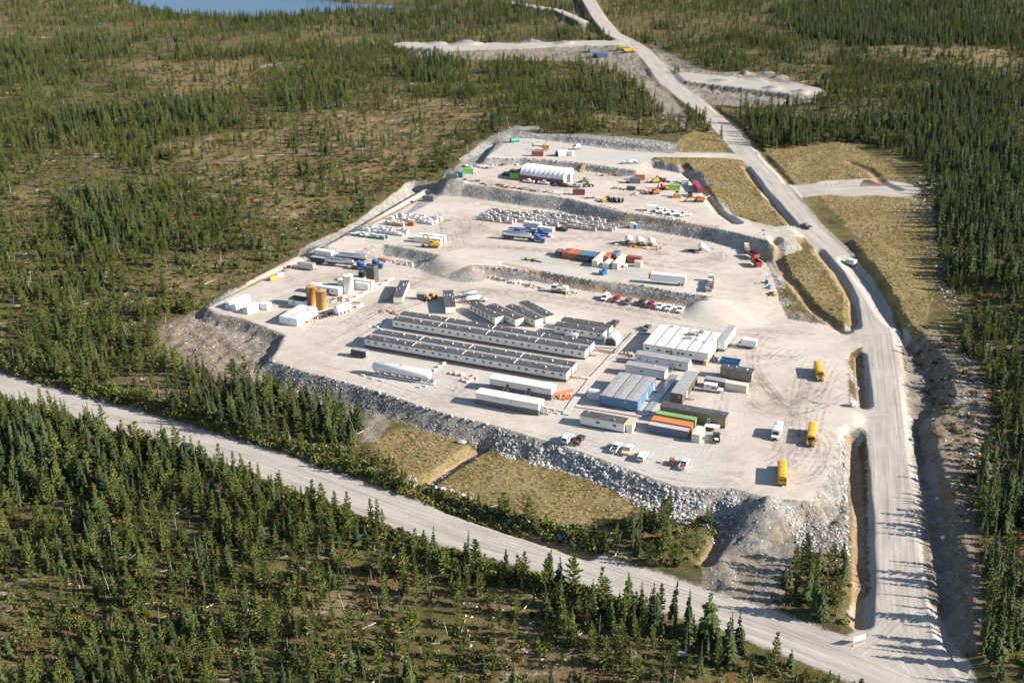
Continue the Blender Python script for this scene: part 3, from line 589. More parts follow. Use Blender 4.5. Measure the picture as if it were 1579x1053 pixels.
# prototype meshes
rs = np.random.default_rng(5)
SPR_G = [spruce_geo(rs, 8 * k, q, z0) for k, q, z0 in ((1, 1.25, .06), (1, .95, .1), (1, 1.6, .04), (1, .75, .14), (1, 1.15, .2), (1, 1.4, .1), (1, .62, .22), (1, 1.85, .05))]
PIN_G = [pine_geo(rs, 8, q, z0) for q, z0 in ((1.25, .12), (.95, .2), (1.6, .08), (1.15, .3), (1.4, .14), (1.9, .1), (.8, .24), (1.3, .38))]
TRK_G = [trunk_geo(8, .15, 5, l) for l in (0, .03, -.02, .05, 0, .02, -.04, 0)]
SPR_M = [mesh_np('spruce_crown', *g, [SPR]) for g in SPR_G]; PIN_M = [mesh_np('pine_crown', *g, [PIN]) for g in PIN_G]
TRK_M = [mesh_np('trunk', *g, [BARK], smooth=True) for g in TRK_G]
def joined(name, gs, mats):
    V = []; Fc = []; mi = []
    for k, (v, f_) in enumerate(gs):
        b = len(V); V += list(v); Fc += [tuple(b + i for i in q) for q in f_]; mi += [k] * len(f_)
    return mesh_np(name, V, Fc, mats, mi)
def snag_geo(rs):
    V, Fc = trunk_geo(7, .13, 4, .04, 1.0)
    for _ in range(12):
        z = 1.5 + 5 * rs.random(); a = rs.random() * 6.28; L = .4 + .7 * rs.random() * (1 - z / 8); b = len(V)
        V += [(0, 0, z), (math.cos(a) * L, math.sin(a) * L, z + .1), (.04, .04, z + .1)]; Fc += [(b, b + 1, b + 2)]
    return V, Fc
NK = 8
TREE_PROTO = [joined('forest_spruce', [SPR_G[i], TRK_G[i]], [SPR, BARK]) for i in range(NK)] + [joined('forest_pine', [PIN_G[i], TRK_G[i]], [PIN, BARK]) for i in range(NK)] + [mesh_np('forest_snag', *snag_geo(rs), [SNAG])]
SHRUB_PROTO = [mesh_np('low_shrub', *shrub_geo(rs, .9 + .5 * rs.random(), .9, 40), [SHG]) for _ in range(4)] + [mesh_np('autumn_shrub', *shrub_geo(rs, .7, .8, 36), [SHR]) for _ in range(2)]
ROCK_PROTO = [mesh_np('stone', *rock_geo(rs), [ROCK]) for _ in range(6)] + [mesh_np('dark_stone', *rock_geo(rs), [ROCKD]) for _ in range(4)]

def instancer(name, protos, pts, idx, scl, rot, label, cat, tilt=None):
    """one object that stands for a mass nobody could count: points carrying instances"""
    hid = bpy.data.collections.new(name + '_kinds')
    for k, me in enumerate(protos): hid.objects.link(bpy.data.objects.new('%s_kind_%02d' % (name, k), me))
    me = bpy.data.meshes.new(name); me.vertices.add(len(pts)); me.vertices.foreach_set('co', np.asarray(pts, np.float32).ravel())
    for nm, v in (('k', np.asarray(idx, np.int32)),):
        a = me.attributes.new(nm, 'INT', 'POINT'); a.data.foreach_set('value', v)
    a = me.attributes.new('s', 'FLOAT_VECTOR', 'POINT'); a.data.foreach_set('vector', np.asarray(scl, np.float32).ravel())
    r3 = np.zeros((len(pts), 3), np.float32); r3[:, 2] = rot
    if tilt is not None: r3[:, :2] = tilt
    a = me.attributes.new('r', 'FLOAT_VECTOR', 'POINT'); a.data.foreach_set('vector', r3.ravel())
    me.update(); o = link(bpy.data.objects.new(name, me))
    g = bpy.data.node_groups.new(name + '_nodes', 'GeometryNodeTree'); g.interface.new_socket('Geometry', in_out='INPUT', socket_type='NodeSocketGeometry'); g.interface.new_socket('Geometry', in_out='OUTPUT', socket_type='NodeSocketGeometry')
    gi, go = g.nodes.new('NodeGroupInput'), g.nodes.new('NodeGroupOutput')
    ci = g.nodes.new('GeometryNodeCollectionInfo'); ci.inputs['Collection'].default_value = hid; ci.inputs['Separate Children'].default_value = True; ci.inputs['Reset Children'].default_value = True
    ip = g.nodes.new('GeometryNodeInstanceOnPoints'); ip.inputs['Pick Instance'].default_value = True
    def na(nm, t):
        q = g.nodes.new('GeometryNodeInputNamedAttribute'); q.data_type = t; q.inputs[0].default_value = nm; return q.outputs[0]
    L = g.links.new
    L(gi.outputs[0], ip.inputs['Points']); L(ci.outputs[0], ip.inputs['Instance']); L(na('k', 'INT'), ip.inputs['Instance Index']); L(na('s', 'FLOAT_VECTOR'), ip.inputs['Scale'])
    er = g.nodes.new('FunctionNodeEulerToRotation'); L(na('r', 'FLOAT_VECTOR'), er.inputs[0]); L(er.outputs[0], ip.inputs['Rotation'])
    L(ip.outputs[0], go.inputs[0])
    md = o.modifiers.new('scatter', 'NODES'); md.node_group = g
    return tag(o, label, cat, None, 'stuff')

NOTREE = [PL([(300,482,-1),(470,392,1),(640,292,6),(770,208,12),(1045,214,13),(1130,225,12),(1240,340,7),(1345,470,1),(1370,640,-.6),(1380,800,-3),(1345,840,-3),(1310,850,-3),(1240,845,-3),(1120,850,-4.5),(1090,800,-4),(985,795,-4),(740,705,-4.2),(590,660,-4.2),(430,592,-2.5),(250,525,-3)]),
          PL([(1165,232,11),(1330,222,11),(1420,258,10),(1442,330,8),(1300,385,6),(1240,335,7)]),
          PL([(1300,375,5),(1420,330,7),(1445,400,5),(1478,480,3),(1480,560,1.5),(1495,640,1),(1478,760,-1),(1486,900,-2),(1492,1010,-3),(1420,1010,-5),(1400,800,-3),(1380,500,1)])]
FORCE = [PL([(900,838),(950,822),(1030,812),(1078,815),(1085,850),(1040,884),(960,872)], -4.6), PL([(1212,884),(1260,864),(1310,880),(1316,985),(1258,980),(1186,950)], -4.8), PL([(560,690),(600,710),(625,745),(600,758),(520,735)], -4.8)]
def clear_mask(x, y):
    """how free of trees the ground is: 1 on yards, roads, fields and slopes"""
    k = np.zeros(x.shape)
    for nm, lim in (('pad', .30), ('road', .18), ('grass', .42), ('rock', .2), ('dirt', .45), ('brown', .42), ('rubble', .3), ('ditch', .25)):
        k = np.maximum(k, (sample(MK[nm], x, y) > lim).astype(float))
    for pl in NOTREE: k = np.maximum(k, inside(x, y, pl).astype(float))
    k = np.maximum(k, (sdf(x, y, LAKE) < 6).astype(float)); return k
# stands of dark spruce, open heath and thick young wood, surveyed on the photograph
def polys(lst): return [(PL(p, z), w) for p, z, w in lst]
STANDS = polys([([(100,180),(300,160),(365,165),(360,195),(230,200),(60,215)], 5, 1), ([(90,60),(200,55),(210,90),(110,100)], 7, .9), ([(0,70),(50,80),(60,130),(0,140)], 6, 1), ([(100,310),(230,310),(250,365),(110,385)], 0, 1), ([(610,75),(720,75),(730,130),(610,130)], 10, .9), ([(510,330),(590,320),(600,360),(510,375)], 3, .9), ([(400,160),(520,140),(525,170),(410,180)], 7, .8),
    ([(1200,10),(1579,0),(1579,70),(1300,70),(1180,40)], 20, 1), ([(1120,200),(1270,175),(1300,215),(1180,228)], 12, .7), ([(1380,150),(1579,130),(1579,420),(1480,420),(1450,300)], 12, .9), ([(1290,190),(1460,170),(1460,290),(1400,240)], 11, .7),
    ([(300,590),(560,620),(580,700),(470,710),(300,650)], -6, 1), ([(570,690),(620,730),(620,755),(520,730)], -6, .8), ([(0,600),(160,665),(300,710),(290,800),(100,820),(0,780)], -7, 1), ([(480,770),(700,850),(1000,930),(1200,1000),(1100,1053),(900,960),(640,880)], -7, .9), ([(900,838),(950,822),(1030,812),(1078,815),(1085,850),(1040,884),(960,872)], -4.6, .75), ([(1212,884),(1260,864),(1310,880),(1316,985),(1258,980),(1186,950)], -4.8, .8), ([(1480,780),(1579,770),(1579,1053),(1490,1053)], -1, 1.15),
    ([(880,85),(1010,110),(1030,180),(900,180)], 14, .5), ([(200,20),(900,20),(900,50),(500,50)], 9, .8)])
OPEN = polys([([(240,230),(520,180),(640,200),(700,240),(560,300),(480,350),(400,340),(330,290)], 4, .8), ([(200,420),(330,400),(420,370),(300,470),(200,480)], -1, .6), ([(180,100),(420,95),(420,150),(250,145)], 6, .75), ([(0,300),(120,290),(130,330),(0,340)], -1, .7), ([(180,570),(300,590),(280,640),(180,620)], -6, .85), ([(600,140),(800,180),(700,230),(560,230)], 9, .5), ([(450,35),(720,32),(720,45),(460,50)], 9, .9), ([(720,930),(880,900),(850,1053),(700,1053)], -8, .6), ([(450,860),(620,900),(560,990),(400,940)], -6.5, .55), ([(100,790),(250,800),(260,850),(90,850)], -6.5, .7), ([(250,950),(380,930),(420,1010),(260,1030)], -6.5, .5), ([(0,920),(90,900),(110,1000),(0,1010)], -6.5, .6), ([(560,920),(700,940),(690,1010),(560,1000)], -6.5, .7), ([(880,170),(1050,185),(1040,205),(880,200)], 14, .6), ([(1420,560),(1540,560),(1579,760),(1480,790)], 1, .75), ([(1340,75),(1579,78),(1579,110),(1420,108)], 17, .7)])
# bushy strip beside the front road
def scatter():
    # jittered candidates, denser near the viewer than the horizon needs
    pts = []
    for (y0, y1, st) in ((150, 420, 2.35), (420, 700, 2.7), (700, 1000, 3.3), (1000, 1500, 4.4), (1500, 2300, 8.5)):
        hw = y1 * .53 + 40
        X, Y = np.meshgrid(np.arange(-hw, hw, st), np.arange(y0, y1, st)); X = X + (rng.random(X.shape) - .5) * st * .95; Y = Y + (rng.random(Y.shape) - .5) * st * .95
        k = np.abs(X) < Y * .50 + 45; pts.append(np.stack([X[k], Y[k], np.full(k.sum(), st)], 1))
    p = np.concatenate(pts); x, y = p[:, 0], p[:, 1]
    free = clear_mask(x, y) < .5
    for pl in FORCE: free |= inside(x, y, pl) & (sample(MK['road'], x, y) < .2) & (sample(MK['ditch'], x, y) < .3)
    p = p[free]; x, y = p[:, 0], p[:, 1]
    n1, n2, n3 = fbm(x, y, 60, 101), fbm(x, y, 17, 131, 3), fbm(x, y, 6.5, 151, 2)
    dn = .17 + .74 * sm((n1 * .55 + n2 * .45 - .39) / .22)
    fr = y < np.interp(x, frontL[:, 0], frontL[:, 1]); dn = np.where(fr, np.maximum(dn, .30) * 1.45, dn)
    st = np.zeros(len(x))
    for pl, wgt in STANDS: st = np.maximum(st, wgt * sm((6 - sdf(x, y, pl) + (n2 - .5) * 30) / 14))
    op = np.zeros(len(x))
    for pl, wgt in OPEN: op = np.maximum(op, wgt * sm((6 - sdf(x, y, pl) + (n2 - .5) * 30) / 14))
    dn = np.maximum(dn * (1 - .93 * op), st * (.5 + .7 * n2)) * np.clip(.35 + 1.5 * n3, .3, 1.4)
    dn *= np.where(x > 60 + y * .12, 1.12, np.where(fr, 1.0, .78)) * np.where(y > 620, 1.2, 1)
    u = rng.random(len(x)); keep = u < dn
    p, dn, st, n2 = p[keep], dn[keep], st[keep], n2[keep]; x, y = p[:, 0], p[:, 1]; n = len(x)
    sp = rng.random(n) < np.clip(.22 + .50 * st + (n2 - .5) * .8 + np.where(x > 60 + y * .15, .25, 0), .08, .85)
    # on the right the wood is mostly spruce
    kind = np.where(sp, rng.integers(0, NK, n), NK + rng.integers(0, NK, n))
    kind = np.where((rng.random(n) < .06) & (dn < .7), 2 * NK, kind)
    ht = (3.6 + 6.8 * rng.random(n) ** 1.1) * (.86 + .28 * st + .3 * (n2 - .5))
    ht = np.where(rng.random(n) < .18, ht * .5, ht)
    z = sample(GZ, x, y) - .1; wd = ht / 8 * (.70 + .65 * rng.random(n) ** 1.3); scl = np.stack([wd, wd, ht / 8], 1); rot = rng.random(n) * 6.283
    tl_ = rng.normal(size=(n, 2)) * np.where(kind == 2 * NK, .16, .035)[:, None]; return np.stack([x, y, z], 1), kind, scl, rot, tl_
TP, TK, TS, TR, TT = scatter()
_px, _py = proj(TP[:, 0], TP[:, 1], TP[:, 2] + 3)
_inf = (_px > -12) & (_px < W_PX + 12) & (_py > -5) & (_py < H_PX + 22)
_dist = np.hypot(TP[:, 0], TP[:, 1])
single = np.zeros(len(TP), bool)
for lo, hi in ((0, NK), (NK, 2 * NK)):
    c = np.where(_inf & (TK >= lo) & (TK < hi))[0]; big = TS[c, 2] / _dist[c]
    single[c[np.argsort(-big)[:300]]] = True
def place_of(px, py):
    col_ = ['far left', 'left of centre', 'near centre', 'right of centre', 'far right'][int(np.clip(px / W_PX * 5, 0, 4))]
    row_ = 'at the bottom edge' if py > 985 else ('below the front road' if py > 600 + .30 * px else 'between front road and camp')
    return row_, col_
def trees():
    for i in np.where(single)[0]:
        k = int(TK[i]); sprc = k < NK; o = bpy.data.objects.new('spruce_tree' if sprc else 'pine_tree', None); link(o)
        o.location = TP[i]; o.rotation_euler = (TT[i, 0], TT[i, 1], TR[i]); o.scale = TS[i]; o.empty_display_size = .2
        c = link(bpy.data.objects.new('crown', SPR_M[k] if sprc else PIN_M[k - NK]), o); t = link(bpy.data.objects.new('trunk', TRK_M[k % NK]), o)
        hgt = TS[i, 2] * 8; sz = 'tall' if hgt > 8.6 else ('medium' if hgt > 6.4 else 'short'); row_, col_ = place_of(_px[i], _py[i])
        o['label'] = ('%s narrow dark spruce %s, %s' if sprc else '%s open yellow-green pine %s, %s') % (sz, row_, col_); o['category'] = 'tree'
        o['group'] = ('%s spruces %s %s' if sprc else '%s pines %s %s') % (sz, row_, col_)
    r = ~single
    instancer('forest', TREE_PROTO, TP[r], TK[r], TS[r], TR[r], 'open boreal forest of spruce and pine around the camp', 'forest', TT[r])
trees()
def undergrowth():
    pts = []
    for (y0, y1, st) in ((170, 430, 1.9), (430, 620, 2.2), (620, 900, 3.4)):
        hw = y1 * .5 + 40; X, Y = np.meshgrid(np.arange(-hw, hw, st), np.arange(y0, y1, st)); X = X + (rng.random(X.shape) - .5) * st; Y = Y + (rng.random(Y.shape) - .5) * st
        k = np.abs(X) < Y * .47 + 25; pts.append(np.stack([X[k], Y[k]], 1))
    p = np.concatenate(pts); x, y = p[:, 0], p[:, 1]; keep = clear_mask(x, y) < .5
    dfr = line_dist(x, y, frontL)[0]; strip = (dfr > 7.6) & (dfr < 15) & (x < 25) & (sample(MK['grass'], x, y) < .3) & (sample(MK['rock'], x, y) < .2)
    dn = np.clip(.32 + 1.4 * (fbm(x, y, 14, 171, 3) - .4), .05, .85); force = inside(x, y, PL([(1405,510,1),(1450,500,2.5),(1500,560,2.5),(1510,760,0),(1480,800,-.6),(1440,660,1.5)])) & (rng.random(len(x)) < .3)
    for pl in FORCE: force |= inside(x, y, pl) & (sample(MK['road'], x, y) < .2)
    keep = (keep & (rng.random(len(x)) < dn)) | (force & (rng.random(len(x)) < .8)) | (strip & (rng.random(len(x)) < .95))
    x, y, dfr, strip = x[keep], y[keep], dfr[keep], strip[keep]; n = len(x)
    k = np.where(rng.random(n) < .26, 4 + rng.integers(0, 2, n), rng.integers(0, 4, n)); k = np.where(strip, rng.integers(0, 4, n), k)
    s = .5 + .95 * rng.random(n) ** 1.6; s = np.where(strip, 1.0 + .9 * rng.random(n), s)
    instancer('undergrowth', SHRUB_PROTO, np.stack([x, y, sample(GZ, x, y) - .05], 1), k, np.stack([s, s, s * .9], 1), rng.random(n) * 6.28, 'low green and rusty shrubs over the forest floor', 'undergrowth')
undergrowth()
def stones():
    P3 = []; K = []; S = []
    def add(x, y, s, k, sink=.15):
        P3.append(np.stack([x, y, sample(GZ, x, y) - s * sink + .02], 1)); K.append(k); S.append(np.stack([s * (.8 + .4 * rng.random(len(s))), s, s * (.75 + .4 * rng.random(len(s)))], 1))
    # rubble on every embankment face
    X, Y = np.meshgrid(np.arange(-140, 190, .72), np.arange(255, 640, .72)); X = X + rng.random(X.shape) - .5; Y = Y + rng.random(Y.shape) - .5; X, Y = X.ravel(), Y.ravel()
    rk = sample(MK['rock'], X, Y); k = (rk > .30) & (rng.random(len(X)) < .9); x, y = X[k], Y[k]
    add(x, y, .26 + .62 * rng.random(len(x)) ** 2.2, rng.integers(0, 10, len(x)))
    # heavy riprap on the front face
    def fill(poly, z, n, s0, s1, lo=0, hi=6, sink=.12):
        pl = PL(poly, z); a, b = pl.min(0), pl.max(0); q = a + rng.random((n, 2)) * (b - a); q = q[inside(q[:, 0], q[:, 1], pl)]; q = q[(sample(MK['pad'], q[:, 0], q[:, 1]) < .46) & (sample(MK['road'], q[:, 0], q[:, 1]) < .3)]
        s = s0 + (s1 - s0) * rng.random(len(q)) ** 1.8; add(q[:, 0], q[:, 1], s, rng.integers(lo, hi, len(q)), sink)
    fill([(818,668),(870,684),(930,706),(1000,734),(1060,752),(1095,770),(1060,800),(985,772),(930,740),(860,716),(815,705)], -2.2, 5200, .55, 1.75)
    fill([(752,652),(800,668),(795,700),(770,690)], -2.2, 620, .5, 1.4); fill([(690,772),(740,778),(800,800),(870,825),(905,850),(860,838),(790,815),(720,795)], -4.8, 700, .5, 1.5)
    fill([(790,795),(905,840),(900,852),(800,812)], -4.8, 500, .6, 1.5); fill([(620,735),(645,738),(640,752),(622,750)], -4.8, 120, .5, 1.2)
    fill([(420,560),(500,584),(600,612),(605,640),(520,622),(440,592)], -2, 4600, .3, .8, 6, 10)
    for q in ([(655,392),(692,396),(684,410),(658,408)], [(724,404),(760,410),(750,426),(722,416)], [(1070,452),(1112,457),(1104,476),(1066,470)], [(548,382),(575,378),(570,394),(545,392)]): fill(q, 2, 420, .3, 1.0)
    fill([(1110,770),(1150,760),(1140,820),(1100,830),(1085,800)], -3, 500, .5, 1.3); fill([(1090,750),(1260,775),(1300,700),(1310,850),(1200,930),(1090,890)], -3, 2400, .2, .85, 0, 10); fill([(1205,800),(1300,820),(1310,850),(1240,850)], -4, 420, .5, 1.3)
    fill([(1296,690),(1308,690),(1312,850),(1296,850)], -2, 380, .5, 1.2)
    fill([(1405,285),(1440,262),(1480,290),(1470,315),(1420,340),(1350,315),(1400,308)], 9, 900, .6, 1.7); fill([(1430,370),(1450,400),(1480,460),(1490,500),(1470,480),(1440,420)], 5, 420, .6, 1.5)
    fill([(1440,520),(1500,540),(1550,600),(1570,680),(1520,640),(1460,580)], 2, 330, .4, 1.2); fill([(1485,690),(1520,670),(1560,690),(1540,760),(1500,760)], 0, 420, .5, 1.9); fill([(1450,700),(1500,780),(1500,950),(1470,900)], -1, 380, .3, 1.0)
    fill([(620,318),(690,262),(745,222),(800,205),(790,215),(752,240),(690,285)], 9, 1700, .4, 1.5); fill([(800,206),(1045,224),(1040,234),(800,214)], 12.5, 1600, .4, 1.4)
    fill([(300,478),(470,395),(620,318),(600,318),(440,400),(280,482)], 1, 900, .3, 1.1); fill([(250,500),(330,480),(440,520),(415,585),(300,560)], -2, 2200, .2, .8)
    fill([(1095,110),(1230,120),(1245,150),(1120,150)], 17, 500, .4, 1.6); fill([(620,62),(900,60),(900,76),(640,78)], 15, 500, .5, 1.8); fill([(1195,470),(1240,490),(1280,492),(1250,510),(1210,500)], 0, 420, .3, .9); fill([(1165,400),(1185,400),(1215,470),(1190,470)], 1.5, 420, .3, .9); fill([(690,830),(760,920),(900,1000),(860,1053),(700,1053)], -8, 260, .3, 1.2)
    fill([(1400,510),(1460,500),(1500,560),(1520,700),(1500,780),(1460,700),(1430,640)], 1.5, 520, .3, 1.5); fill([(1095,112),(1240,118),(1250,150),(1110,152)], 16.5, 900, .3, 1.4, 4, 10); fill([(1440,300),(1480,380),(1500,470),(1470,460),(1430,350)], 6, 380, .4, 1.4)
    # bare boulders strewn through the heath
    n = 2600; Y = 200 + 900 * rng.random(n) ** .8; X = (rng.random(n) - .5) * Y * .95; k = (clear_mask(X, Y) < .5) & (fbm(X, Y, 40, 211) > .5); X, Y = X[k], Y[k]
    add(X, Y, .4 + 1.3 * rng.random(len(X)) ** 3, rng.integers(0, 6, len(X)), .25)
    pts = np.concatenate(P3); n = len(pts)
    instancer('loose_rock', ROCK_PROTO, pts, np.concatenate(K), np.concatenate(S), rng.random(n) * 6.28, 'grey riprap and rubble lying on the embankments', 'rocks', (rng.random((n, 2)) - .5) * .9)
stones()
def dry_grass():
    def tuft():
        V = []; Fc = []
        for _ in range(13):
            a = rs.random() * 6.28; q = .28 * rs.random(); x, y = q * math.cos(a), q * math.sin(a); hh = .25 + .35 * rs.random(); l = (rs.random() - .5) * .5; m_ = (rs.random() - .5) * .5; b = len(V)
            V += [(x - .05, y - .03, 0), (x + .05, y + .03, 0), (x + l, y + m_, hh)]; Fc.append((b, b + 1, b + 2))
        return V, Fc
    g1 = foliage('dry_grass_blades', (.27, .200, .095), (.45, .340, .18)); g2 = foliage('green_grass_blades', (.16, .160, .045), (.28, .255, .085))
    protos = [mesh_np('grass_tuft', *tuft(), [g1]) for _ in range(3)] + [mesh_np('green_tuft', *tuft(), [g2]) for _ in range(2)]
    X, Y = np.meshgrid(np.arange(-60, 200, .85), np.arange(240, 640, .85)); X = (X + (rng.random(X.shape) - .5) * .85).ravel(); Y = (Y + (rng.random(Y.shape) - .5) * .85).ravel()
    k = (sample(MK['grass'], X, Y) > .5) & (sample(MK['road'], X, Y) < .3) & (sample(MK['pad'], X, Y) < .4) & (sample(MK['rock'], X, Y) < .3) & (sample(MK['ditch'], X, Y) < .3); X, Y = X[k], Y[k]; n = len(X)
    gp = fbm(X, Y, 9, 301, 3) + (rng.random(n) - .5) * .25; k = rng.random(n) < .15 + .6 * fbm(X, Y, 5, 311, 2); X, Y, gp = X[k], Y[k], gp[k]; n = len(X); s = .7 + .8 * rng.random(n)
    instancer('dry_grass', protos, np.stack([X, Y, sample(GZ, X, Y) - .02], 1), np.where(gp > .67, 3 + rng.integers(0, 2, n), rng.integers(0, 3, n)), np.stack([s, s, s * .9], 1), rng.random(n) * 6.28, 'dry yellow grass tufts covering the fields', 'grass')
dry_grass()
def deadwood():
    def log(L, r):
        V = []; Fc = []
        for k, x in enumerate((-L / 2, 0, L / 2)):
            for i in range(5): t = 6.2832 * i / 5; q = r * (1, .8, .35)[k]; V.append((x, q * math.cos(t) + (.12 if k == 1 else 0), q * math.sin(t) + r))
        for k in range(2):
            for i in range(5): j = (i + 1) % 5; Fc.append((k * 5 + i, k * 5 + j, (k + 1) * 5 + j, (k + 1) * 5 + i))
        for s in (-.25, .1, .3): b = len(V); V += [(L * s, 0, r), (L * s + .5, .7, r + .5), (L * s + .12, 0, r)]; Fc.append((b, b + 1, b + 2))
        return V, Fc
    protos = [mesh_np('fallen_log', *log(L, r), [SNAG]) for L, r in ((4.5, .12), (6, .14), (3, .10), (2.0, .09))]
    n = 3000; Y = 190 + 640 * rng.random(n) ** .9; X = (rng.random(n) - .5) * Y * .95; k = (clear_mask(X, Y) < .5) & (fbm(X, Y, 30, 411) > .42); X, Y = X[k], Y[k]; n = len(X)
    instancer('deadwood', protos, np.stack([X, Y, sample(GZ, X, Y) + .05], 1), rng.integers(0, 4, n), np.stack([.6 + .7 * rng.random(n)] * 3, 1), rng.random(n) * 6.28, 'pale fallen logs and dead branches on the forest floor', 'deadwood', (rng.random((n, 2)) - .5) * .12)
deadwood()
def boulders():
    """single boulders set along the crests as guard stones"""
    me = [mesh_np('boulder', *rock_geo(rs, 2), [ROCK]) for _ in range(5)]
    rows = [([(418,556),(470,573),(540,591),(600,609),(645,626),(700,642),(758,655)], ZA, 24, .95, 'along the front crest above the road', 'dormitory side'), ([(735,410),(776,412),(836,418),(920,433)], ZB, 17, .9, 'along the crest above the second yard', 'crest'), ([(985,439),(1053,452),(1096,457)], ZB, 8, .9, 'along the crest behind the parked pickups', 'crest'),
            ([(775,224),(850,218),(900,224),(960,231),(1015,236)], ZD, 20, .8, 'along the back of the helicopter yard', 'pad'), ([(755,243),(806,244),(848,247),(899,252),(951,260)], ZD, 18, .8, 'along the front crest of the helicopter yard', 'pad'), ([(664,742),(690,724),(715,706),(738,696)], -4.2, 15, .9, 'along the ditch beside the lower grass field', 'ditch'), ([(664,748),(700,758),(735,772)], -4.2, 11, 1.0, 'along the near edge of the lower grass field', 'field'),
            ([(1300,695),(1303,740),(1306,800),(1305,845)], -1.6, 17, 1.15, 'in the row beside the roadside ditch', 'bus'), ([(925,316),(955,324)], ZC, 6, .9, 'along the crest near the tyres', 'crest'), ([(985,326),(1060,342)], ZC, 12, .9, 'along the crest below the parked white pickups', 'crest'), ([(1258,283),(1290,284),(1330,268)], 9.8, 12, .7, 'edging the turnout across the access road', 'turnout'), ([(1175,375),(1190,420),(1215,460)], 2.0, 14, .8, 'along the right edge of the second yard', 'edge')]
    for pts, z, n, s, where, _ in rows:
        pl = PL(pts, z); L = np.concatenate([[0], np.cumsum(np.hypot(*(pl[1:] - pl[:-1]).T))])
        for i in range(n):
            t = L[-1] * (i + .5 + (rng.random() - .5) * .6) / n; x, y = np.interp(t, L, pl[:, 0]), np.interp(t, L, pl[:, 1]); k = s * (.75 + .6 * rng.random())
            o = link(bpy.data.objects.new('boulder', me[i % 5])); o.location = (x, y, H(x, y) + k * .18); o.scale = (k * 1.2, k, k); o.rotation_euler = (rng.random() * .4, rng.random() * .4, rng.random() * 6.28)
            tag(o, 'pale grey guard boulder ' + where, 'boulder', 'boulders ' + where)
    for px, py, s in ((711,683,2.2),(1050,1010,2.0),(1245,640,0),(1170,345,0),(872,1050,0)):
        if s:
            x, y, z = PH(px, py); o = link(bpy.data.objects.new('boulder', me[0])); o.location = (x, y, z + s * .2); o.scale = (s * 1.3, s, s)
            tag(o, 'large pale boulder at the foot of the front embankment' if px == 711 else 'large boulder among the trees at the bottom edge', 'boulder')
boulders()

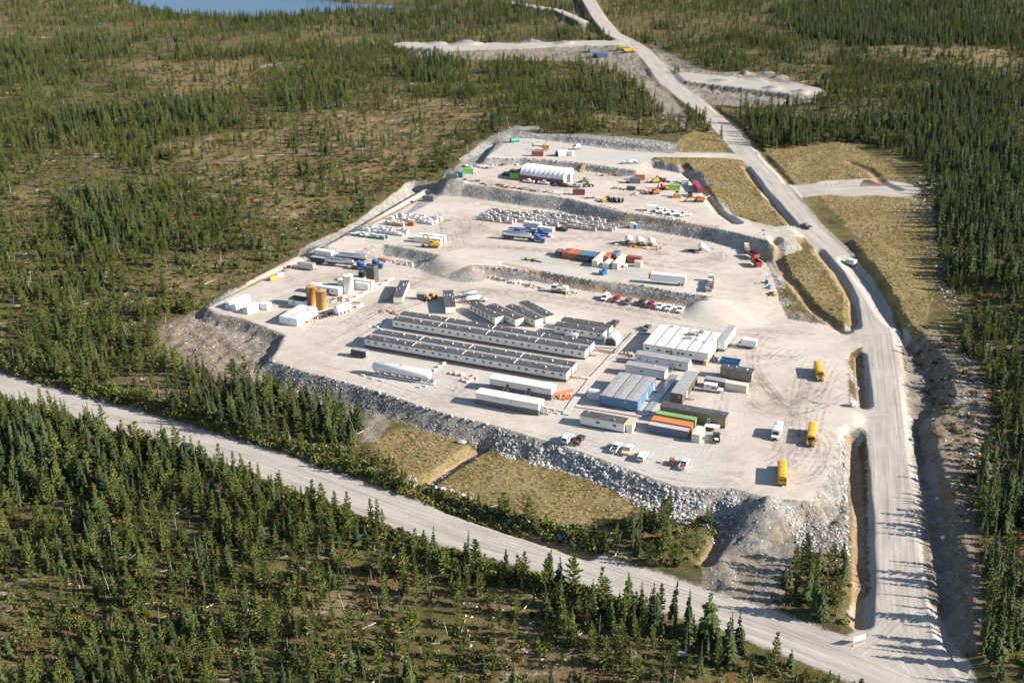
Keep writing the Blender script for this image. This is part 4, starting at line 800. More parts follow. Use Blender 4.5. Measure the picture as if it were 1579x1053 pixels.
# ------------------------------------------------------------------ mesh building
class MB:
    def __init__(s): s.v = []; s.f = []; s.m = []; s.s = []
    def add(s, V, Fc, mi=0, smooth=False):
        b = len(s.v); s.v += [tuple(float(c) for c in p) for p in V]; s.f += [tuple(b + i for i in q) for q in Fc]; s.m += [mi] * len(Fc); s.s += [smooth] * len(Fc); return s
    def box(s, a, b, mi=0):
        x0, y0, z0 = a; x1, y1, z1 = b
        return s.add([(x0,y0,z0),(x1,y0,z0),(x1,y1,z0),(x0,y1,z0),(x0,y0,z1),(x1,y0,z1),(x1,y1,z1),(x0,y1,z1)], [(0,3,2,1),(4,5,6,7),(0,1,5,4),(1,2,6,5),(2,3,7,6),(3,0,4,7)], mi)
    def taper(s, a, b, mi=0):
        """a, b: (x0, x1, y0, y1, z) of the lower and upper rectangle"""
        V = []
        for x0, x1, y0, y1, z in (a, b): V += [(x0,y0,z),(x1,y0,z),(x1,y1,z),(x0,y1,z)]
        return s.add(V, [(0,3,2,1),(4,5,6,7),(0,1,5,4),(1,2,6,5),(2,3,7,6),(3,0,4,7)], mi)
    def bar(s, p, q, r, mi=0, w=None):
        p, q = Vector(p), Vector(q); d = (q - p).normalized(); up = Vector((0, 0, 1)) if abs(d.z) < .95 else Vector((1, 0, 0)); a = d.cross(up).normalized(); b = d.cross(a).normalized(); w = w or r
        V = [p + a * i * r + b * j * w for i, j in ((-1,-1),(1,-1),(1,1),(-1,1))] + [q + a * i * r + b * j * w for i, j in ((-1,-1),(1,-1),(1,1),(-1,1))]
        return s.add(V, [(0,1,2,3),(7,6,5,4),(0,4,5,1),(1,5,6,2),(2,6,7,3),(3,7,4,0)], mi)
    def cyl(s, p, q, r, r2=None, n=12, mi=0, cap=True):
        p, q = Vector(p), Vector(q); d = (q - p).normalized(); up = Vector((0, 0, 1)) if abs(d.z) < .95 else Vector((1, 0, 0)); a = d.cross(up).normalized(); b = a.cross(d).normalized(); r2 = r if r2 is None else r2
        V = [p + (a * math.cos(6.28319 * i / n) + b * math.sin(6.28319 * i / n)) * r for i in range(n)] + [q + (a * math.cos(6.28319 * i / n) + b * math.sin(6.28319 * i / n)) * r2 for i in range(n)]
        s.add(V, [(i, (i + 1) % n, n + (i + 1) % n, n + i) for i in range(n)], mi, True)
        if cap: s.add(V[:n], [tuple(range(n))[::-1]], mi); s.add(V[n:], [tuple(range(n))], mi)
        return s
    def rev(s, prof, n=16, mi=0, axis='z', c=(0, 0, 0)):
        """profile (radius, height) turned round an axis"""
        V = []
        for r, h in prof:
            for i in range(n):
                a = 6.28319 * i / n; u, v = r * math.cos(a), r * math.sin(a)
                V.append((c[0] + u, c[1] + v, c[2] + h) if axis == 'z' else ((c[0] + h, c[1] + u, c[2] + v) if axis == 'x' else (c[0] + v, c[1] + h, c[2] + u)))
        return s.add(V, [(k * n + i, k * n + (i + 1) % n, (k + 1) * n + (i + 1) % n, (k + 1) * n + i) for k in range(len(prof) - 1) for i in range(n)], mi, True)
    def prism(s, prof, lo, hi, axis='y', mi=0, smooth=False):
        """polygon (u, v) drawn in the plane across the axis and extruded from lo to hi"""
        n = len(prof); f = {'y': lambda u, v, t: (u, t, v), 'x': lambda u, v, t: (t, u, v), 'z': lambda u, v, t: (u, v, t)}[axis]
        V = [f(u, v, lo) for u, v in prof] + [f(u, v, hi) for u, v in prof]
        s.add(V, [(i, (i + 1) % n, n + (i + 1) % n, n + i) for i in range(n)], mi, smooth); s.add(V, [tuple(range(n))[::-1], tuple(range(n, 2 * n))], mi); return s
    def loft(s, secs, mi=0, n=14):
        """sections (x, zc, ry, rz) of a rounded body along x"""
        V = []
        for x, zc, ry, rz in secs: V += [(x, ry * math.cos(6.28319 * i / n), zc + rz * math.sin(6.28319 * i / n)) for i in range(n)]
        k = len(secs)
        s.add(V, [(j * n + i, j * n + (i + 1) % n, (j + 1) * n + (i + 1) % n, (j + 1) * n + i) for j in range(k - 1) for i in range(n)], mi, True)
        s.add(V[:n], [tuple(range(n))], mi); s.add(V[-n:], [tuple(range(n))], mi); return s
    def mesh(s, name, mats):
        me = bpy.data.meshes.new(name); me.from_pydata(s.v, [], s.f)
        for m in (mats if isinstance(mats, (list, tuple)) else [mats]): me.materials.append(m)
        me.polygons.foreach_set('material_index', np.array(s.m, np.int32)); me.polygons.foreach_set('use_smooth', np.array(s.s, bool)); me.update()
        import bmesh
        bm = bmesh.new(); bm.from_mesh(me); bmesh.ops.recalc_face_normals(bm, faces=bm.faces); bm.to_mesh(me); bm.free()
        return me
    def obj(s, name, mats, parent=None, loc=(0, 0, 0), rz=0):
        o = bpy.data.objects.new(name, s.mesh(name, mats)); link(o, parent); o.location = loc; o.rotation_euler = (0, 0, rz); return o
def part(name, me, parent, loc=(0, 0, 0), rz=0, rx=0, sc_=None):
    o = link(bpy.data.objects.new(name, me), parent); o.location = loc; o.rotation_euler = (rx, 0, rz)
    if sc_: o.scale = sc_
    return o
def thing(name, label, cat, x, y, z, ang=0, group=None):
    o = link(bpy.data.objects.new(name, None)); o.location = (x, y, z); o.rotation_euler = (0, 0, R(ang)); o.empty_display_size = .3
    return tag(o, label, cat, group)
CACHE = {}
def cached(key, fn):
    if key not in CACHE: CACHE[key] = fn()
    return CACHE[key]

# ------------------------------------------------------------------ paints
WHITE = paint('white_paint', (.68, .67, .65), .5, 0, .10); CREAM = ribbed('cream_siding', (.70, .66, .56), 0, 3.0, .55, 0, .18, .25, .12); OFFW = ribbed('off_white_siding', (.70, .685, .64), 0, 3.0, .55, 0, .18, .25, .15)
WSHEET = ribbed('white_sheet', (.78, .775, .755), 0, 2.5, .45, 0, .12, .35, .12); GREYSIDE = ribbed('pale_grey_siding', (.56, .56, .58), 0, 3.2, .5, 0, .15, .3, .15)
DROOF = roofing('dark_roofing', (.040, .042, .050), (.090, .092, .100)); MROOF = roofing('grey_roofing', (.24, .24, .245), (.34, .335, .33)); WROOF = roofing('white_roofing', (.52, .515, .50), (.62, .615, .60)); CONC = roofing('concrete', (.50, .48, .45), (.62, .60, .57))
BROWN = ribbed('brown_skirting', (.165, .072, .042), 0, 1.2, .8, 0, .25, .3, .3); MAROON = paint('maroon_trim', (.11, .028, .030), .6, 0, .1); YELLOWT = paint('ochre_trim', (.50, .29, .045), .6, 0, .1); DGREY = ribbed('charcoal_cladding', (.115, .105, .105), 0, 2.5, .6, 0, .3, .35, .2)
BLUE = ribbed('blue_cladding', (.060, .150, .270), 0, 3.0, .5, 0, .15, .4, .2); OLIVE = ribbed('olive_siding', (.175, .150, .090), 0, 3.0, .6, 0, .15, .25, .15); TAUPE = ribbed('taupe_siding', (.225, .180, .120), 0, 3.0, .6, 0, .15, .25, .15); DBROWN = ribbed('dark_brown_siding', (.080, .062, .052), 0, 3.0, .65, 0, .2, .25, .2)
BLACK = paint('black_rubber', (.022, .022, .023), .8, 0, .25); DARK = paint('dark_steel', (.055, .055, .058), .6, .2, .25); STEEL = paint('galvanised_steel', (.45, .455, .46), .4, .6, .2); CHROME = paint('polished_tank', (.62, .625, .63), .24, .85, .12)
ORANGE = paint('orange_paint', (.48, .125, .030), .55, 0, .2); RUST = ribbed('rust_ochre_tank', (.40, .205, .045), 2, .8, .65, 0, .3, .1, .4); RED = paint('red_paint', (.30, .022, .022), .4, 0, .15); CATY = paint('machine_yellow', (.58, .33, .03), .5, 0, .2); BUSY = paint('bus_yellow', (.66, .315, .018), .38, 0, .06)
GREEN = ribbed('lime_container', (.18, .40, .06), 0, 3.5, .5, 0, .15, .5, .15); TEAL = ribbed('teal_container', (.045, .17, .16), 0, 3.5, .55, 0, .2, .5, .2); SLATE = ribbed('slate_container', (.085, .10, .125), 0, 3.5, .55, 0, .25, .5, .2); CREAMC = ribbed('cream_container', (.62, .57, .46), 0, 3.5, .5, 0, .15, .5, .15); ORC = ribbed('orange_container', (.42, .115, .038), 0, 3.5, .55, 0, .2, .5, .3); REDC = ribbed('oxide_container', (.24, .062, .045), 0, 3.5, .55, 0, .2, .5, .3); BLUC = ribbed('blue_container', (.045, .13, .29), 0, 3.5, .5, 0, .2, .5, .25); PURC = ribbed('faded_violet_container', (.135, .115, .125), 0, 3.5, .6, 0, .3, .5, .4); GRNC = ribbed('moss_container', (.17, .30, .10), 0, 3.5, .6, 0, .3, .5, .3); MARC = ribbed('maroon_container', (.13, .030, .035), 0, 3.5, .55, 0, .2, .5, .3); WHC = ribbed('white_container', (.74, .735, .72), 0, 3.5, .5, 0, .12, .5, .12)
CABB = paint('truck_blue', (.030, .095, .30), .35, 0, .12); GREYV = paint('grey_car_paint', (.10, .105, .115), .32, 0, .15); BLACKV = paint('black_car_paint', (.025, .026, .030), .3, 0, .2); REDV = paint('red_car_paint', (.24, .020, .030), .32, 0, .12); WHITEV = paint('white_car_paint', (.70, .70, .69), .32, 0, .08)
WOOD = roofing('weathered_boards', (.40, .37, .33), (.52, .48, .43), 2); LUMBER = roofing('new_lumber', (.48, .36, .21), (.58, .45, .28), 2); TARP = paint('white_tarp', (.68, .68, .68), .6, 0, .06); PURPLE = paint('purple_stripe', (.10, .06, .26), .4, 0, .05); LAMP = paint('lamp_lens', (.75, .75, .72), .2, 0, .0); TAIL = paint('red_lens', (.35, .01, .01), .3, 0, .0); TEALP = paint('teal_plastic', (.03, .20, .16), .5, 0, .1); BLUEP = paint('blue_plastic', (.03, .16, .36), .5, 0, .1); BAG = paint('bag_wrap', (.47, .425, .40), .55, 0, .2); BAGT = paint('bag_top', (.30, .28, .28), .6, 0, .3)

# ------------------------------------------------------------------ building parts
def window_meshes(wd, ht):
    f = MB(); t = .07
    f.box((-wd/2, -.05, 0), (wd/2, 0, t)); f.box((-wd/2, -.05, ht - t), (wd/2, 0, ht)); f.box((-wd/2, -.05, t), (-wd/2 + t, 0, ht - t)); f.box((wd/2 - t, -.05, t), (wd/2, 0, ht - t)); f.box((-.03, -.045, t), (.03, 0, ht - t))
    g = MB().box((-wd/2 + t, -.03, t), (wd/2 - t, -.002, ht - t)); return f.mesh('window', WHITE), g.mesh('pane', GLASS)
def add_window(root, side, u, z, wd=1.05, ht=.85, L=0, D=0):
    fm, gm = cached(('win', wd, ht), lambda: window_meshes(wd, ht))
    loc, rz = face(side, u, z, L, D); w_ = part('window', fm, root, loc, rz); part('pane', gm, w_)
def face(side, u, z, L, D):
    return {'front': ((u, -.01, z), 0), 'right': ((L + .01, u, z), R(90)), 'back': ((u, D + .01, z), R(180)), 'left': ((-.01, u, z), R(-90))}[side]
def add_door(root, side, u, z, L, D, mat, wd=.95, ht=2.05, steps=True, pane=True):
    key = ('door', wd, ht, mat.name)
    dm = cached(key, lambda: MB().box((-wd/2, -.07, 0), (wd/2, 0, ht)).mesh('door', mat)); loc, rz = face(side, u, z, L, D); d = part('door', dm, root, loc, rz)
    if pane:
        gm = cached(('dpane', wd), lambda: MB().box((-.2, -.09, 1.1), (.2, -.07, 1.75)).mesh('pane', GLASS)); part('pane', gm, d)
    hm = cached('handle', lambda: MB().box((.3, -.13, .95), (.38, -.07, 1.1)).mesh('door_handle', STEEL)); part('door_handle', hm, d)
    if steps and z > .3:
        def mk():
            b = MB(); n = max(2, int(z / .2)); b.box((-.7, -1.25, z - .08), (.7, -.08, z))
            for k in range(n): q = (k + 1) / (n + 1) * z; b.box((-.6, -2.45 + k * 1.2 / n, q - .06), (.6, -2.45 + (k + 1) * 1.2 / n, q))
            for x in (-.7, .7):
                b.bar((x, -1.25, 0), (x, -1.25, z + .95), .03); b.bar((x, -.1, z), (x, -.1, z + .95), .03); b.bar((x, -.1, z + .95), (x, -1.25, z + .95), .03); b.bar((x, -1.25, z + .95), (x, -2.45, .95), .03); b.bar((x, -2.45, 0), (x, -2.45, .95), .03)
            return b.mesh('steps', STEEL)
        sm_ = cached(('steps', round(z, 1)), mk); part('steps', sm_, root, (loc[0], loc[1], 0), rz)
def vent_mesh(k):
    b = MB()
    if k == 0: b.cyl((0, 0, 0), (0, 0, .7), .09, n=7); b.cyl((0, 0, .7), (0, 0, .82), .2, .05, n=7)
    elif k == 1: b.box((-.35, -.25, 0), (.35, .25, .35)); b.cyl((0, 0, .35), (0, 0, .6), .12, n=7)
    else: b.cyl((0, 0, 0), (0, 0, .35), .22, n=8); b.cyl((0, 0, .35), (0, 0, .55), .34, .2, n=8)
    return b.mesh('roof_vent', WHITE if k != 1 else STEEL)
def add_vents(root, spots, z):
    for i, (x, y) in enumerate(spots):
        k = i % 3; part('roof_vent', cached(('vent', k), lambda: vent_mesh(k)), root, (x, y, z), rng.random() * 6)
def module(name, label, cat, org, ang, L, D, h, z=0.0, wall=OFFW, roof=DROOF, trim=None, lift=.45, skirt=None, win=(), doors=(), vents=0, seams=(), over=.12, lower=None, group=None, roofseams=None, roofmat2=None, end=None):
    """a cabin on blocks: local x runs along the long side, y away from the viewer"""
    t = thing(name, label, cat, org[0], org[1], z, ang, group)
    z0 = lift; rt = .16
    if lower: MB().box((0, 0, z0), (L, D, lower[0])).obj('lower_wall', lower[1], t); MB().box((0, 0, lower[0]), (L, D, h - rt)).obj('wall', wall, t)
    else: MB().box((0, 0, z0), (L, D, h - rt)).obj('wall', wall, t)
    if skirt: MB().box((.04, .04, 0), (L - .04, D - .04, z0)).obj('skirting', skirt, t)
    elif z0 > .05:
        b = MB()
        for y in (D * .22, D * .78): b.box((.2, y - .12, z0 - .22), (L - .2, y + .12, z0))
        for k in range(max(2, int(L / 3))): 
            x = .6 + k * (L - 1.2) / max(1, int(L / 3) - 1)
            for y in (D * .22, D * .78): b.box((x - .2, y - .2, 0), (x + .2, y + .2, z0 - .22))
        b.obj('chassis', DARK, t)
    if roofseams:
        n = roofseams; wj = L / n
        for k in range(n):
            x0 = k * wj + .17; x1 = (k + 1) * wj - .17
            MB().prism([(x0 - (over if k == 0 else 0), h - rt), (x1 + (over if k == n - 1 else 0), h - rt), (x1 + (over if k == n - 1 else 0), h), ((x0 + x1) / 2, h + .10), (x0 - (over if k == 0 else 0), h)], -over, D + over).obj('roof_panel', roof, t)
        MB().box((0, 0, h - rt - .01), (L, D, h - .06)).obj('roof_gutter', DARK, t)
    else:
        r_ = MB().prism([(-over, h - rt), (D + over, h - rt), (D + over, h - .04), (D / 2, h + .10), (-over, h - .04)], -over, L + over, 'x').obj('roof', roof, t)
    if trim:
        e = over + .03; b = MB(); b.box((-e, -e - .02, h - rt - .06), (L + e, -e + .03, h - .03)); b.box((L + e - .05, -e + .03, h - rt - .06), (L + e, D + e, h - .03)); b.box((-e, -e + .03, h - rt - .06), (-e + .05, D + e, h - .03)); b.obj('fascia', trim, t)
    for s_ in seams: MB().box((s_ - .09, -.04, z0), (s_ + .09, 0, h - rt)).obj('joint_cover', STEEL if wall is not WHITE else CREAM, t)
    for wv in win: add_window(t, wv[0], wv[1], wv[2], *(wv[3:] or ()), L=L, D=D)
    for dv in doors: add_door(t, dv[0], dv[1], dv[2], L, D, dv[3])
    if vents:
        add_vents(t, [(L * (k + .5 + (rng.random() - .5) * .5) / vents, D * (.25 + .5 * rng.random())) for k in range(vents)], h)
    return t
def frame(a, b, z):
    A, B = P(*a, z), P(*b, z); d = B - A; return A, math.degrees(math.atan2(d[1], d[0])), float(np.hypot(*d))
GA = -23.6      # bearing of the camp grid
Zm = {'1': (7.895,540,430), '2': (6.304,720,440), '3': (7.895,550,520), '4': (7.895,720,540), '5': (5.263,880,480), '6': (5.263,850,580), '7': (4.52,1130,530), '8': (5.263,330,380), 'a': (7.16,680,190), 'b': (6.304,880,220), 'c': (6.58,500,290), 'd': (6.58,730,310), 'e': (5.263,920,340), 'f': (8.77,480,380), 'g': (3.945,880,0)}
def zp(k, x, y):
    s_, ox, oy = Zm[k]; return (ox + x / s_, oy + y / s_)

# ------------------------------------------------------------------ containers, tanks and yard pieces
def container(label, cat, x, y, z, ang, mat, L=6.06, h=2.6, wd=2.44, group=None, name='shipping_container', doors=True, roof=None):
    t = thing(name, label, cat, x, y, z, ang, group); key = (name, mat.name, L, h, wd, roof.name if roof else '')
    def mk():
        b = MB(); b.box((-L/2 + .06, -wd/2 + .04, .16), (L/2 - .06, wd/2 - .04, h - .06)); 
        f = MB()
        for sx in (-1, 1):
            for sy in (-1, 1): f.box((sx * L/2 - (.14 if sx > 0 else 0), sy * wd/2 - (.14 if sy > 0 else 0), 0), (sx * L/2 + (.14 if sx < 0 else 0), sy * wd/2 + (.14 if sy < 0 else 0), h))
        for sy in (-1, 1):
            for zz in (.02, h - .14): f.box((-L/2 + .14, sy * (wd/2 - .06) - .055, zz), (L/2 - .14, sy * (wd/2 - .06) + .055, zz + .13))
        for sx in (-1, 1):
            for zz in (.02, h - .14): f.box((sx * (L/2 - .07) - .06, -wd/2 + .14, zz), (sx * (L/2 - .07) + .06, wd/2 - .14, zz + .13))
        d = MB()
        for sy in (-1, 1): d.box((-L/2 - .01, min(.01 * sy, sy * (wd/2 - .16)), .18), (-L/2 + .055, max(.01 * sy, sy * (wd/2 - .16)), h - .18))
        k = MB()
        for y_ in (-.75, -.25, .25, .75): k.cyl((-L/2 - .04, y_, .2), (-L/2 - .04, y_, h - .2), .025, n=5)
        r_ = MB().box((-L/2 + .1, -wd/2 + .1, h - .055), (L/2 - .1, wd/2 - .1, h - .02))
        return b.mesh('panel_wall', mat), f.mesh('corner_frame', mat), d.mesh('door', mat), k.mesh('locking_bar', STEEL), r_.mesh('roof', roof or mat)
    a = cached(key, mk)
    part('panel_wall', a[0], t); part('corner_frame', a[1], t); part('roof', a[4], t); d = part('door', a[2], t); part('locking_bar', a[3], d)
    return t
def box_from_roof(fn, NL, NR, h, z, *a, **k):
    A, ang, L = frame(NL, NR, z + h); return fn(A, ang, L)
def vtank(label, x, y, z, r, h, mat, ang=0, ladder=True, name='storage_tank', cat='tank', top=None):
    t = thing(name, label, cat, x, y, z, ang)
    MB().rev([(r, 0), (r, h - .12), (r * 1.015, h - .12), (r * 1.015, h)], 28).obj('shell', mat, t); MB().rev([(r * 1.01, h), (r * .5, h + r * .12), (.01, h + r * .16)], 28).obj('roof', top or mat, t)
    b = MB(); b.rev([(r * 1.05, 0), (r * 1.05, .15), (r, .15)], 24); b.obj('base_ring', CONC, t)
    MB().cyl((0, 0, h + r * .15), (0, 0, h + r * .15 + .35), .3, n=10).cyl((r * .5, 0, h), (r * .5, 0, h + .6), .08, n=6).obj('hatch', STEEL, t)
    if ladder:
        b = MB()
        for s_ in (-.22, .22): b.bar((s_, -r - .15, .2), (s_, -r - .15, h + .9), .025)
        for k in range(int(h / .35)): b.bar((-.22, -r - .15, .4 + k * .35), (.22, -r - .15, .4 + k * .35), .015)
        b.obj('ladder', STEEL, t)
    return t
def htank(label, x, y, z, ang, L, r, mat, axis_h, name='horizontal_tank', cat='tank', saddles=2, skid=False):
    t = thing(name, label, cat, x, y, z, ang); hl = L / 2
    MB().rev([(.02, -hl), (r * .45, -hl + r * .06), (r * .8, -hl + r * .22), (r, -hl + r * .5), (r, hl - r * .5), (r * .8, hl - r * .22), (r * .45, hl - r * .06), (.02, hl)], 24, axis='x', c=(0, 0, axis_h)).obj('shell', mat, t)
    for k in range(saddles):
        x_ = -hl * .72 + k * hl * 1.44 / (saddles - 1); MB().box((x_ - .22, -r * .85, .45 if skid else 0), (x_ + .22, r * .85, axis_h - r * .55)).obj('saddle', WHITE, t)
    MB().cyl((0, 0, axis_h + r - .05), (0, 0, axis_h + r + .35), .3, n=10).cyl((hl * .5, 0, axis_h + r - .05), (hl * .5, 0, axis_h + r + .5), .1, n=6).cyl((-hl * .6, 0, axis_h + r - .05), (-hl * .6, 0, axis_h + r + .3), .1, n=6).obj('valve', STEEL, t)
    if skid:
        b = MB()
        for y_ in (-r * .95, r * .95): b.box((-hl * .95, y_ - .18, .12), (hl * 1.18, y_ + .18, .45))
        for k in range(9): x_ = -hl * .9 + k * hl * 2.0 / 8; b.box((x_ - .12, -r * .77, .16), (x_ + .12, r * .77, .40))
        b.obj('skid', WHITE, t); MB().cyl((-hl * .8, -r * .5, .6), (hl * 1.1, -r * .5, .6), .12, n=8).cyl((-hl * .8, r * .4, .62), (hl * 1.1, r * .4, .62), .1, n=8).obj('pipe', STEEL, t)
        b = MB()
        for y_ in (-1.2, 0, 1.2): b.bar((hl * 1.12, y_, .45), (hl * 1.12, y_, 2.0), .04)
        b.bar((hl * 1.12, -1.2, 2.0), (hl * 1.12, 1.2, 2.0), .04); b.bar((hl * 1.12, -1.2, 1.2), (hl * 1.12, 1.2, 1.2), .04); b.box((hl * 1.0, -.5, .45), (hl * 1.08, .5, 1.5)); b.obj('pump_frame', STEEL, t)
        b = MB()
        for y_ in (-.3, .3): b.bar((-hl * .93, y_, .45), (-hl * .93, y_, axis_h + r + .4), .03)
        for k in range(10): b.bar((-hl * .93, -.3, .7 + k * .4), (-hl * .93, .3, .7 + k * .4), .02)
        b.obj('ladder', STEEL, t)
    return t
def barrier_mesh(): return MB().prism([(-.38, 0), (.38, 0), (.33, .15), (.14, .45), (.11, .85), (-.11, .85), (-.14, .45), (-.33, .15)], -1.7, 1.7, 'x').mesh('concrete_barrier', CONC)
def barrier(x, y, z, ang, label, group=None):
    o = part('concrete_barrier', cached('barrier', barrier_mesh), None, (x, y, z), R(ang)); tag(o, label, 'barrier', group)
def wheel_mesh(r, wd):
    b = MB(); b.rev([(r * .55, -wd/2), (r * .92, -wd/2), (r, -wd * .3), (r, wd * .3), (r * .92, wd/2), (r * .55, wd/2)], 14, axis='y'); return b.mesh('tyre', BLACK), MB().rev([(.01, -wd * .34), (r * .56, -wd * .42), (r * .56, wd * .42), (.01, wd * .34)], 12, axis='y').mesh('rim', STEEL)
def wheels(t, spots, r=.4, wd=.28):
    ty, rim = cached(('wheel', r, wd), lambda: wheel_mesh(r, wd))
    for x, y in spots: q = part('wheel', ty, t, (x, y, r)); part('rim', rim, q)
def boxpart(t, name, a, b, mat): return part(name, cached((name, a, b, mat.name), lambda: MB().box(a, b).mesh(name, mat)), t)
def mpart(t, name, key, fn, mat): return part(name, cached((name, key, mat[0].name if isinstance(mat, (list, tuple)) else mat.name), lambda: fn(MB()).mesh(name, mat)), t)

# ------------------------------------------------------------------ vehicles (nose towards +x)
def quadslab(b, pts, off):
    """thin pane over a quad, pushed out by off"""
    p = [Vector(q) for q in pts]; nrm = (p[1] - p[0]).cross(p[3] - p[0]).normalized(); V = [q + nrm * off for q in p] + [q + nrm * (off + .012) for q in p]
    return b.add(V, [(0,1,2,3),(7,6,5,4),(0,4,5,1),(1,5,6,2),(2,6,7,3),(3,7,4,0)])
def greenhouse(t, key, xb0, xb1, xt0, xt1, zb, zt, yb, yt, mat, roof=True):
    mpart(t, 'cab', (key, 'cab'), lambda b: b.taper((xb0, xb1, -yb, yb, zb), (xt0, xt1, -yt, yt, zt)), mat)
    def pt(u, v, s_): # u along, v up
        x = (xb0 * (1 - v) + xt0 * v) * (1 - u) + (xb1 * (1 - v) + xt1 * v) * u; y = (yb * (1 - v) + yt * v) * s_; return (x, y, zb * (1 - v) + zt * v)
    for s_ in (-1, 1):
        for u0, u1 in ((.08, .48), (.52, .90)):
            q = [pt(u0, .18, s_), pt(u1, .18, s_), pt(u1 if u1 < .6 else .86, .88, s_), pt(u0, .88, s_)]
            if s_ > 0: q = q[::-1]
            mpart(t, 'side_window', (key, s_, u0), lambda b: quadslab(b, q, .004), GLASS)
    f = lambda u, a, c: [(lambda y, v: ((xb1 if u else xb0) * (1 - v) + (xt1 if u else xt0) * v, y * (yb * (1 - v) + yt * v), zb * (1 - v) + zt * v))(y, v) for y, v in ((-a, .14), (a, .14), (a, c), (-a, c))]
    mpart(t, 'windshield', (key, 'ws'), lambda b: quadslab(b, f(1, .9, .9), .004), GLASS); mpart(t, 'rear_window', (key, 'rw'), lambda b: quadslab(b, f(0, .8, .85)[::-1], .004), GLASS)
def lights(t, xf, xr, yy, zf, zr):
    for s_ in (-1, 1):
        boxpart(t, 'headlight', (xf - .05, s_ * yy - .16, zf - .09), (xf + .03, s_ * yy + .16, zf + .09), LAMP); boxpart(t, 'tail_light', (xr - .03, s_ * yy - .09, zr - .2), (xr + .05, s_ * yy + .09, zr + .2), TAIL)
def vehicle(name, label, cat, px, py, z, ang, group=None):
    if z is None: x, y, z = PH(px, py)
    else: x, y = P(px, py, z)
    return thing(name, label, cat, x, y, z, ang, group)
def pickup(label, px, py, z, ang, mat=None, load=None, cap=None, flat=False, group='pickups parked in the camp'):
    mat = mat or WHITEV
    t = vehicle('pickup_truck', label, 'pickup', px, py, z, ang, group)
    def body(b):
        b.prism([(-.85, .5), (2.75, .5), (2.92, .62), (2.9, .98), (2.78, 1.12), (1.3, 1.2), (-.85, 1.2)], -.98, .98)
        return b
    mpart(t, 'body', 'pk', body, mat)
    if flat: mpart(t, 'flat_deck', 'pkf', lambda b: b.box((-3.0, -1.1, .85), (-.9, 1.1, 1.0)).box((-.98, -1.0, 1.0), (-.9, 1.0, 1.7)), LUMBER); mpart(t, 'chassis', 'pkc', lambda b: b.box((-2.9, -.5, .5), (-.86, .5, .84)), DARK)
    else:
        mpart(t, 'bed', 'pkb', lambda b: b.box((-2.9, -.98, .5), (-.86, .98, .78)).box((-2.9, -.98, .78), (-.86, -.86, 1.2)).box((-2.9, .86, .78), (-.86, .98, 1.2)).box((-2.9, -.86, .78), (-2.8, .86, 1.2)), mat)
        mpart(t, 'bed_liner', 'pkl', lambda b: b.box((-2.79, -.85, .785), (-.87, .85, .80)), BLACK)
    greenhouse(t, 'pkg' + mat.name, -.82, 1.5, -.55, .75, 1.2, 1.88, .93, .76, mat)
    boxpart(t, 'bumper', (2.88, -.95, .45), (3.0, .95, .68), DARK if mat is not WHITEV else STEEL); boxpart(t, 'bumper', (-3.02, -.95, .48), (-2.91, .95, .66), STEEL); boxpart(t, 'grille', (2.9, -.6, .7), (2.94, .6, 1.0), DARK)
    wheels(t, [(1.9, -.86), (1.9, .86), (-1.85, -.86), (-1.85, .86)], .40, .27); lights(t, 2.88, -2.93, .78, .85, .98)
    for s_ in (-1, 1): boxpart(t, 'mirror', (1.12, s_ * 1.08 - .1, 1.25), (1.24, s_ * 1.08 + .1, 1.5), BLACK)
    if load: mpart(t, 'cargo', ('pkload', load.name), lambda b: b.box((-2.5, -.6, .80), (-1.5, .5, 1.25)).box((-1.4, -.4, .80), (-1.0, .7, 1.1)), load)
    if cap: 
        mpart(t, 'camper_shell', 'pkcap', lambda b: b.prism([(-3.1, 1.22), (-.9, 1.22), (-.85, 1.9), (.9, 1.95), (1.0, 2.35), (.6, 2.6), (-3.05, 2.6)], -1.0, 1.0), WHITE); boxpart(t, 'camper_window', (-2.2, -1.015, 1.75), (-1.3, -1.0, 2.2), GLASS); boxpart(t, 'camper_window', (-2.2, 1.0, 1.75), (-1.3, 1.015, 2.2), GLASS)
    return t
def suv(label, px, py, z, ang, mat=None, van=False, group='vans and utility cars in the camp'):
    mat = mat or WHITEV; k = 'van' if van else 'suv'; t = vehicle('van' if van else 'utility_car', label, 'van' if van else 'car', px, py, z, ang, group); hz = 2.12 if van else 1.82
    mpart(t, 'body', k, lambda b: b.prism([(-2.75, .45), (2.6, .45), (2.75, .6), (2.7, 1.0), (1.75 if van else 1.5, 1.18), (-2.75, 1.18)], -.99, .99), mat)
    greenhouse(t, k + mat.name, -2.72, 1.85 if van else 1.5, -2.55, 1.0 if van else .65, 1.18, hz, .96, .84, mat)
    boxpart(t, 'bumper', (2.72, -.95, .4), (2.86, .95, .62), DARK); boxpart(t, 'bumper', (-2.88, -.95, .4), (-2.76, .95, .62), DARK); boxpart(t, 'grille', (2.72, -.55, .66), (2.78, .55, .95), DARK)
    wheels(t, [(1.75, -.87), (1.75, .87), (-1.7, -.87), (-1.7, .87)], .38, .26); lights(t, 2.7, -2.78, .78, .82, 1.0)
    for s_ in (-1, 1): boxpart(t, 'mirror', (1.2, s_ * 1.08 - .09, 1.2), (1.3, s_ * 1.08 + .09, 1.42), BLACK)
    return t
def arc_roof(y, zs, zt, n=8):
    return [(y * math.cos(math.pi * i / n), zs + (zt - zs) * math.sin(math.pi * i / n) ** .75) for i in range(n + 1)]
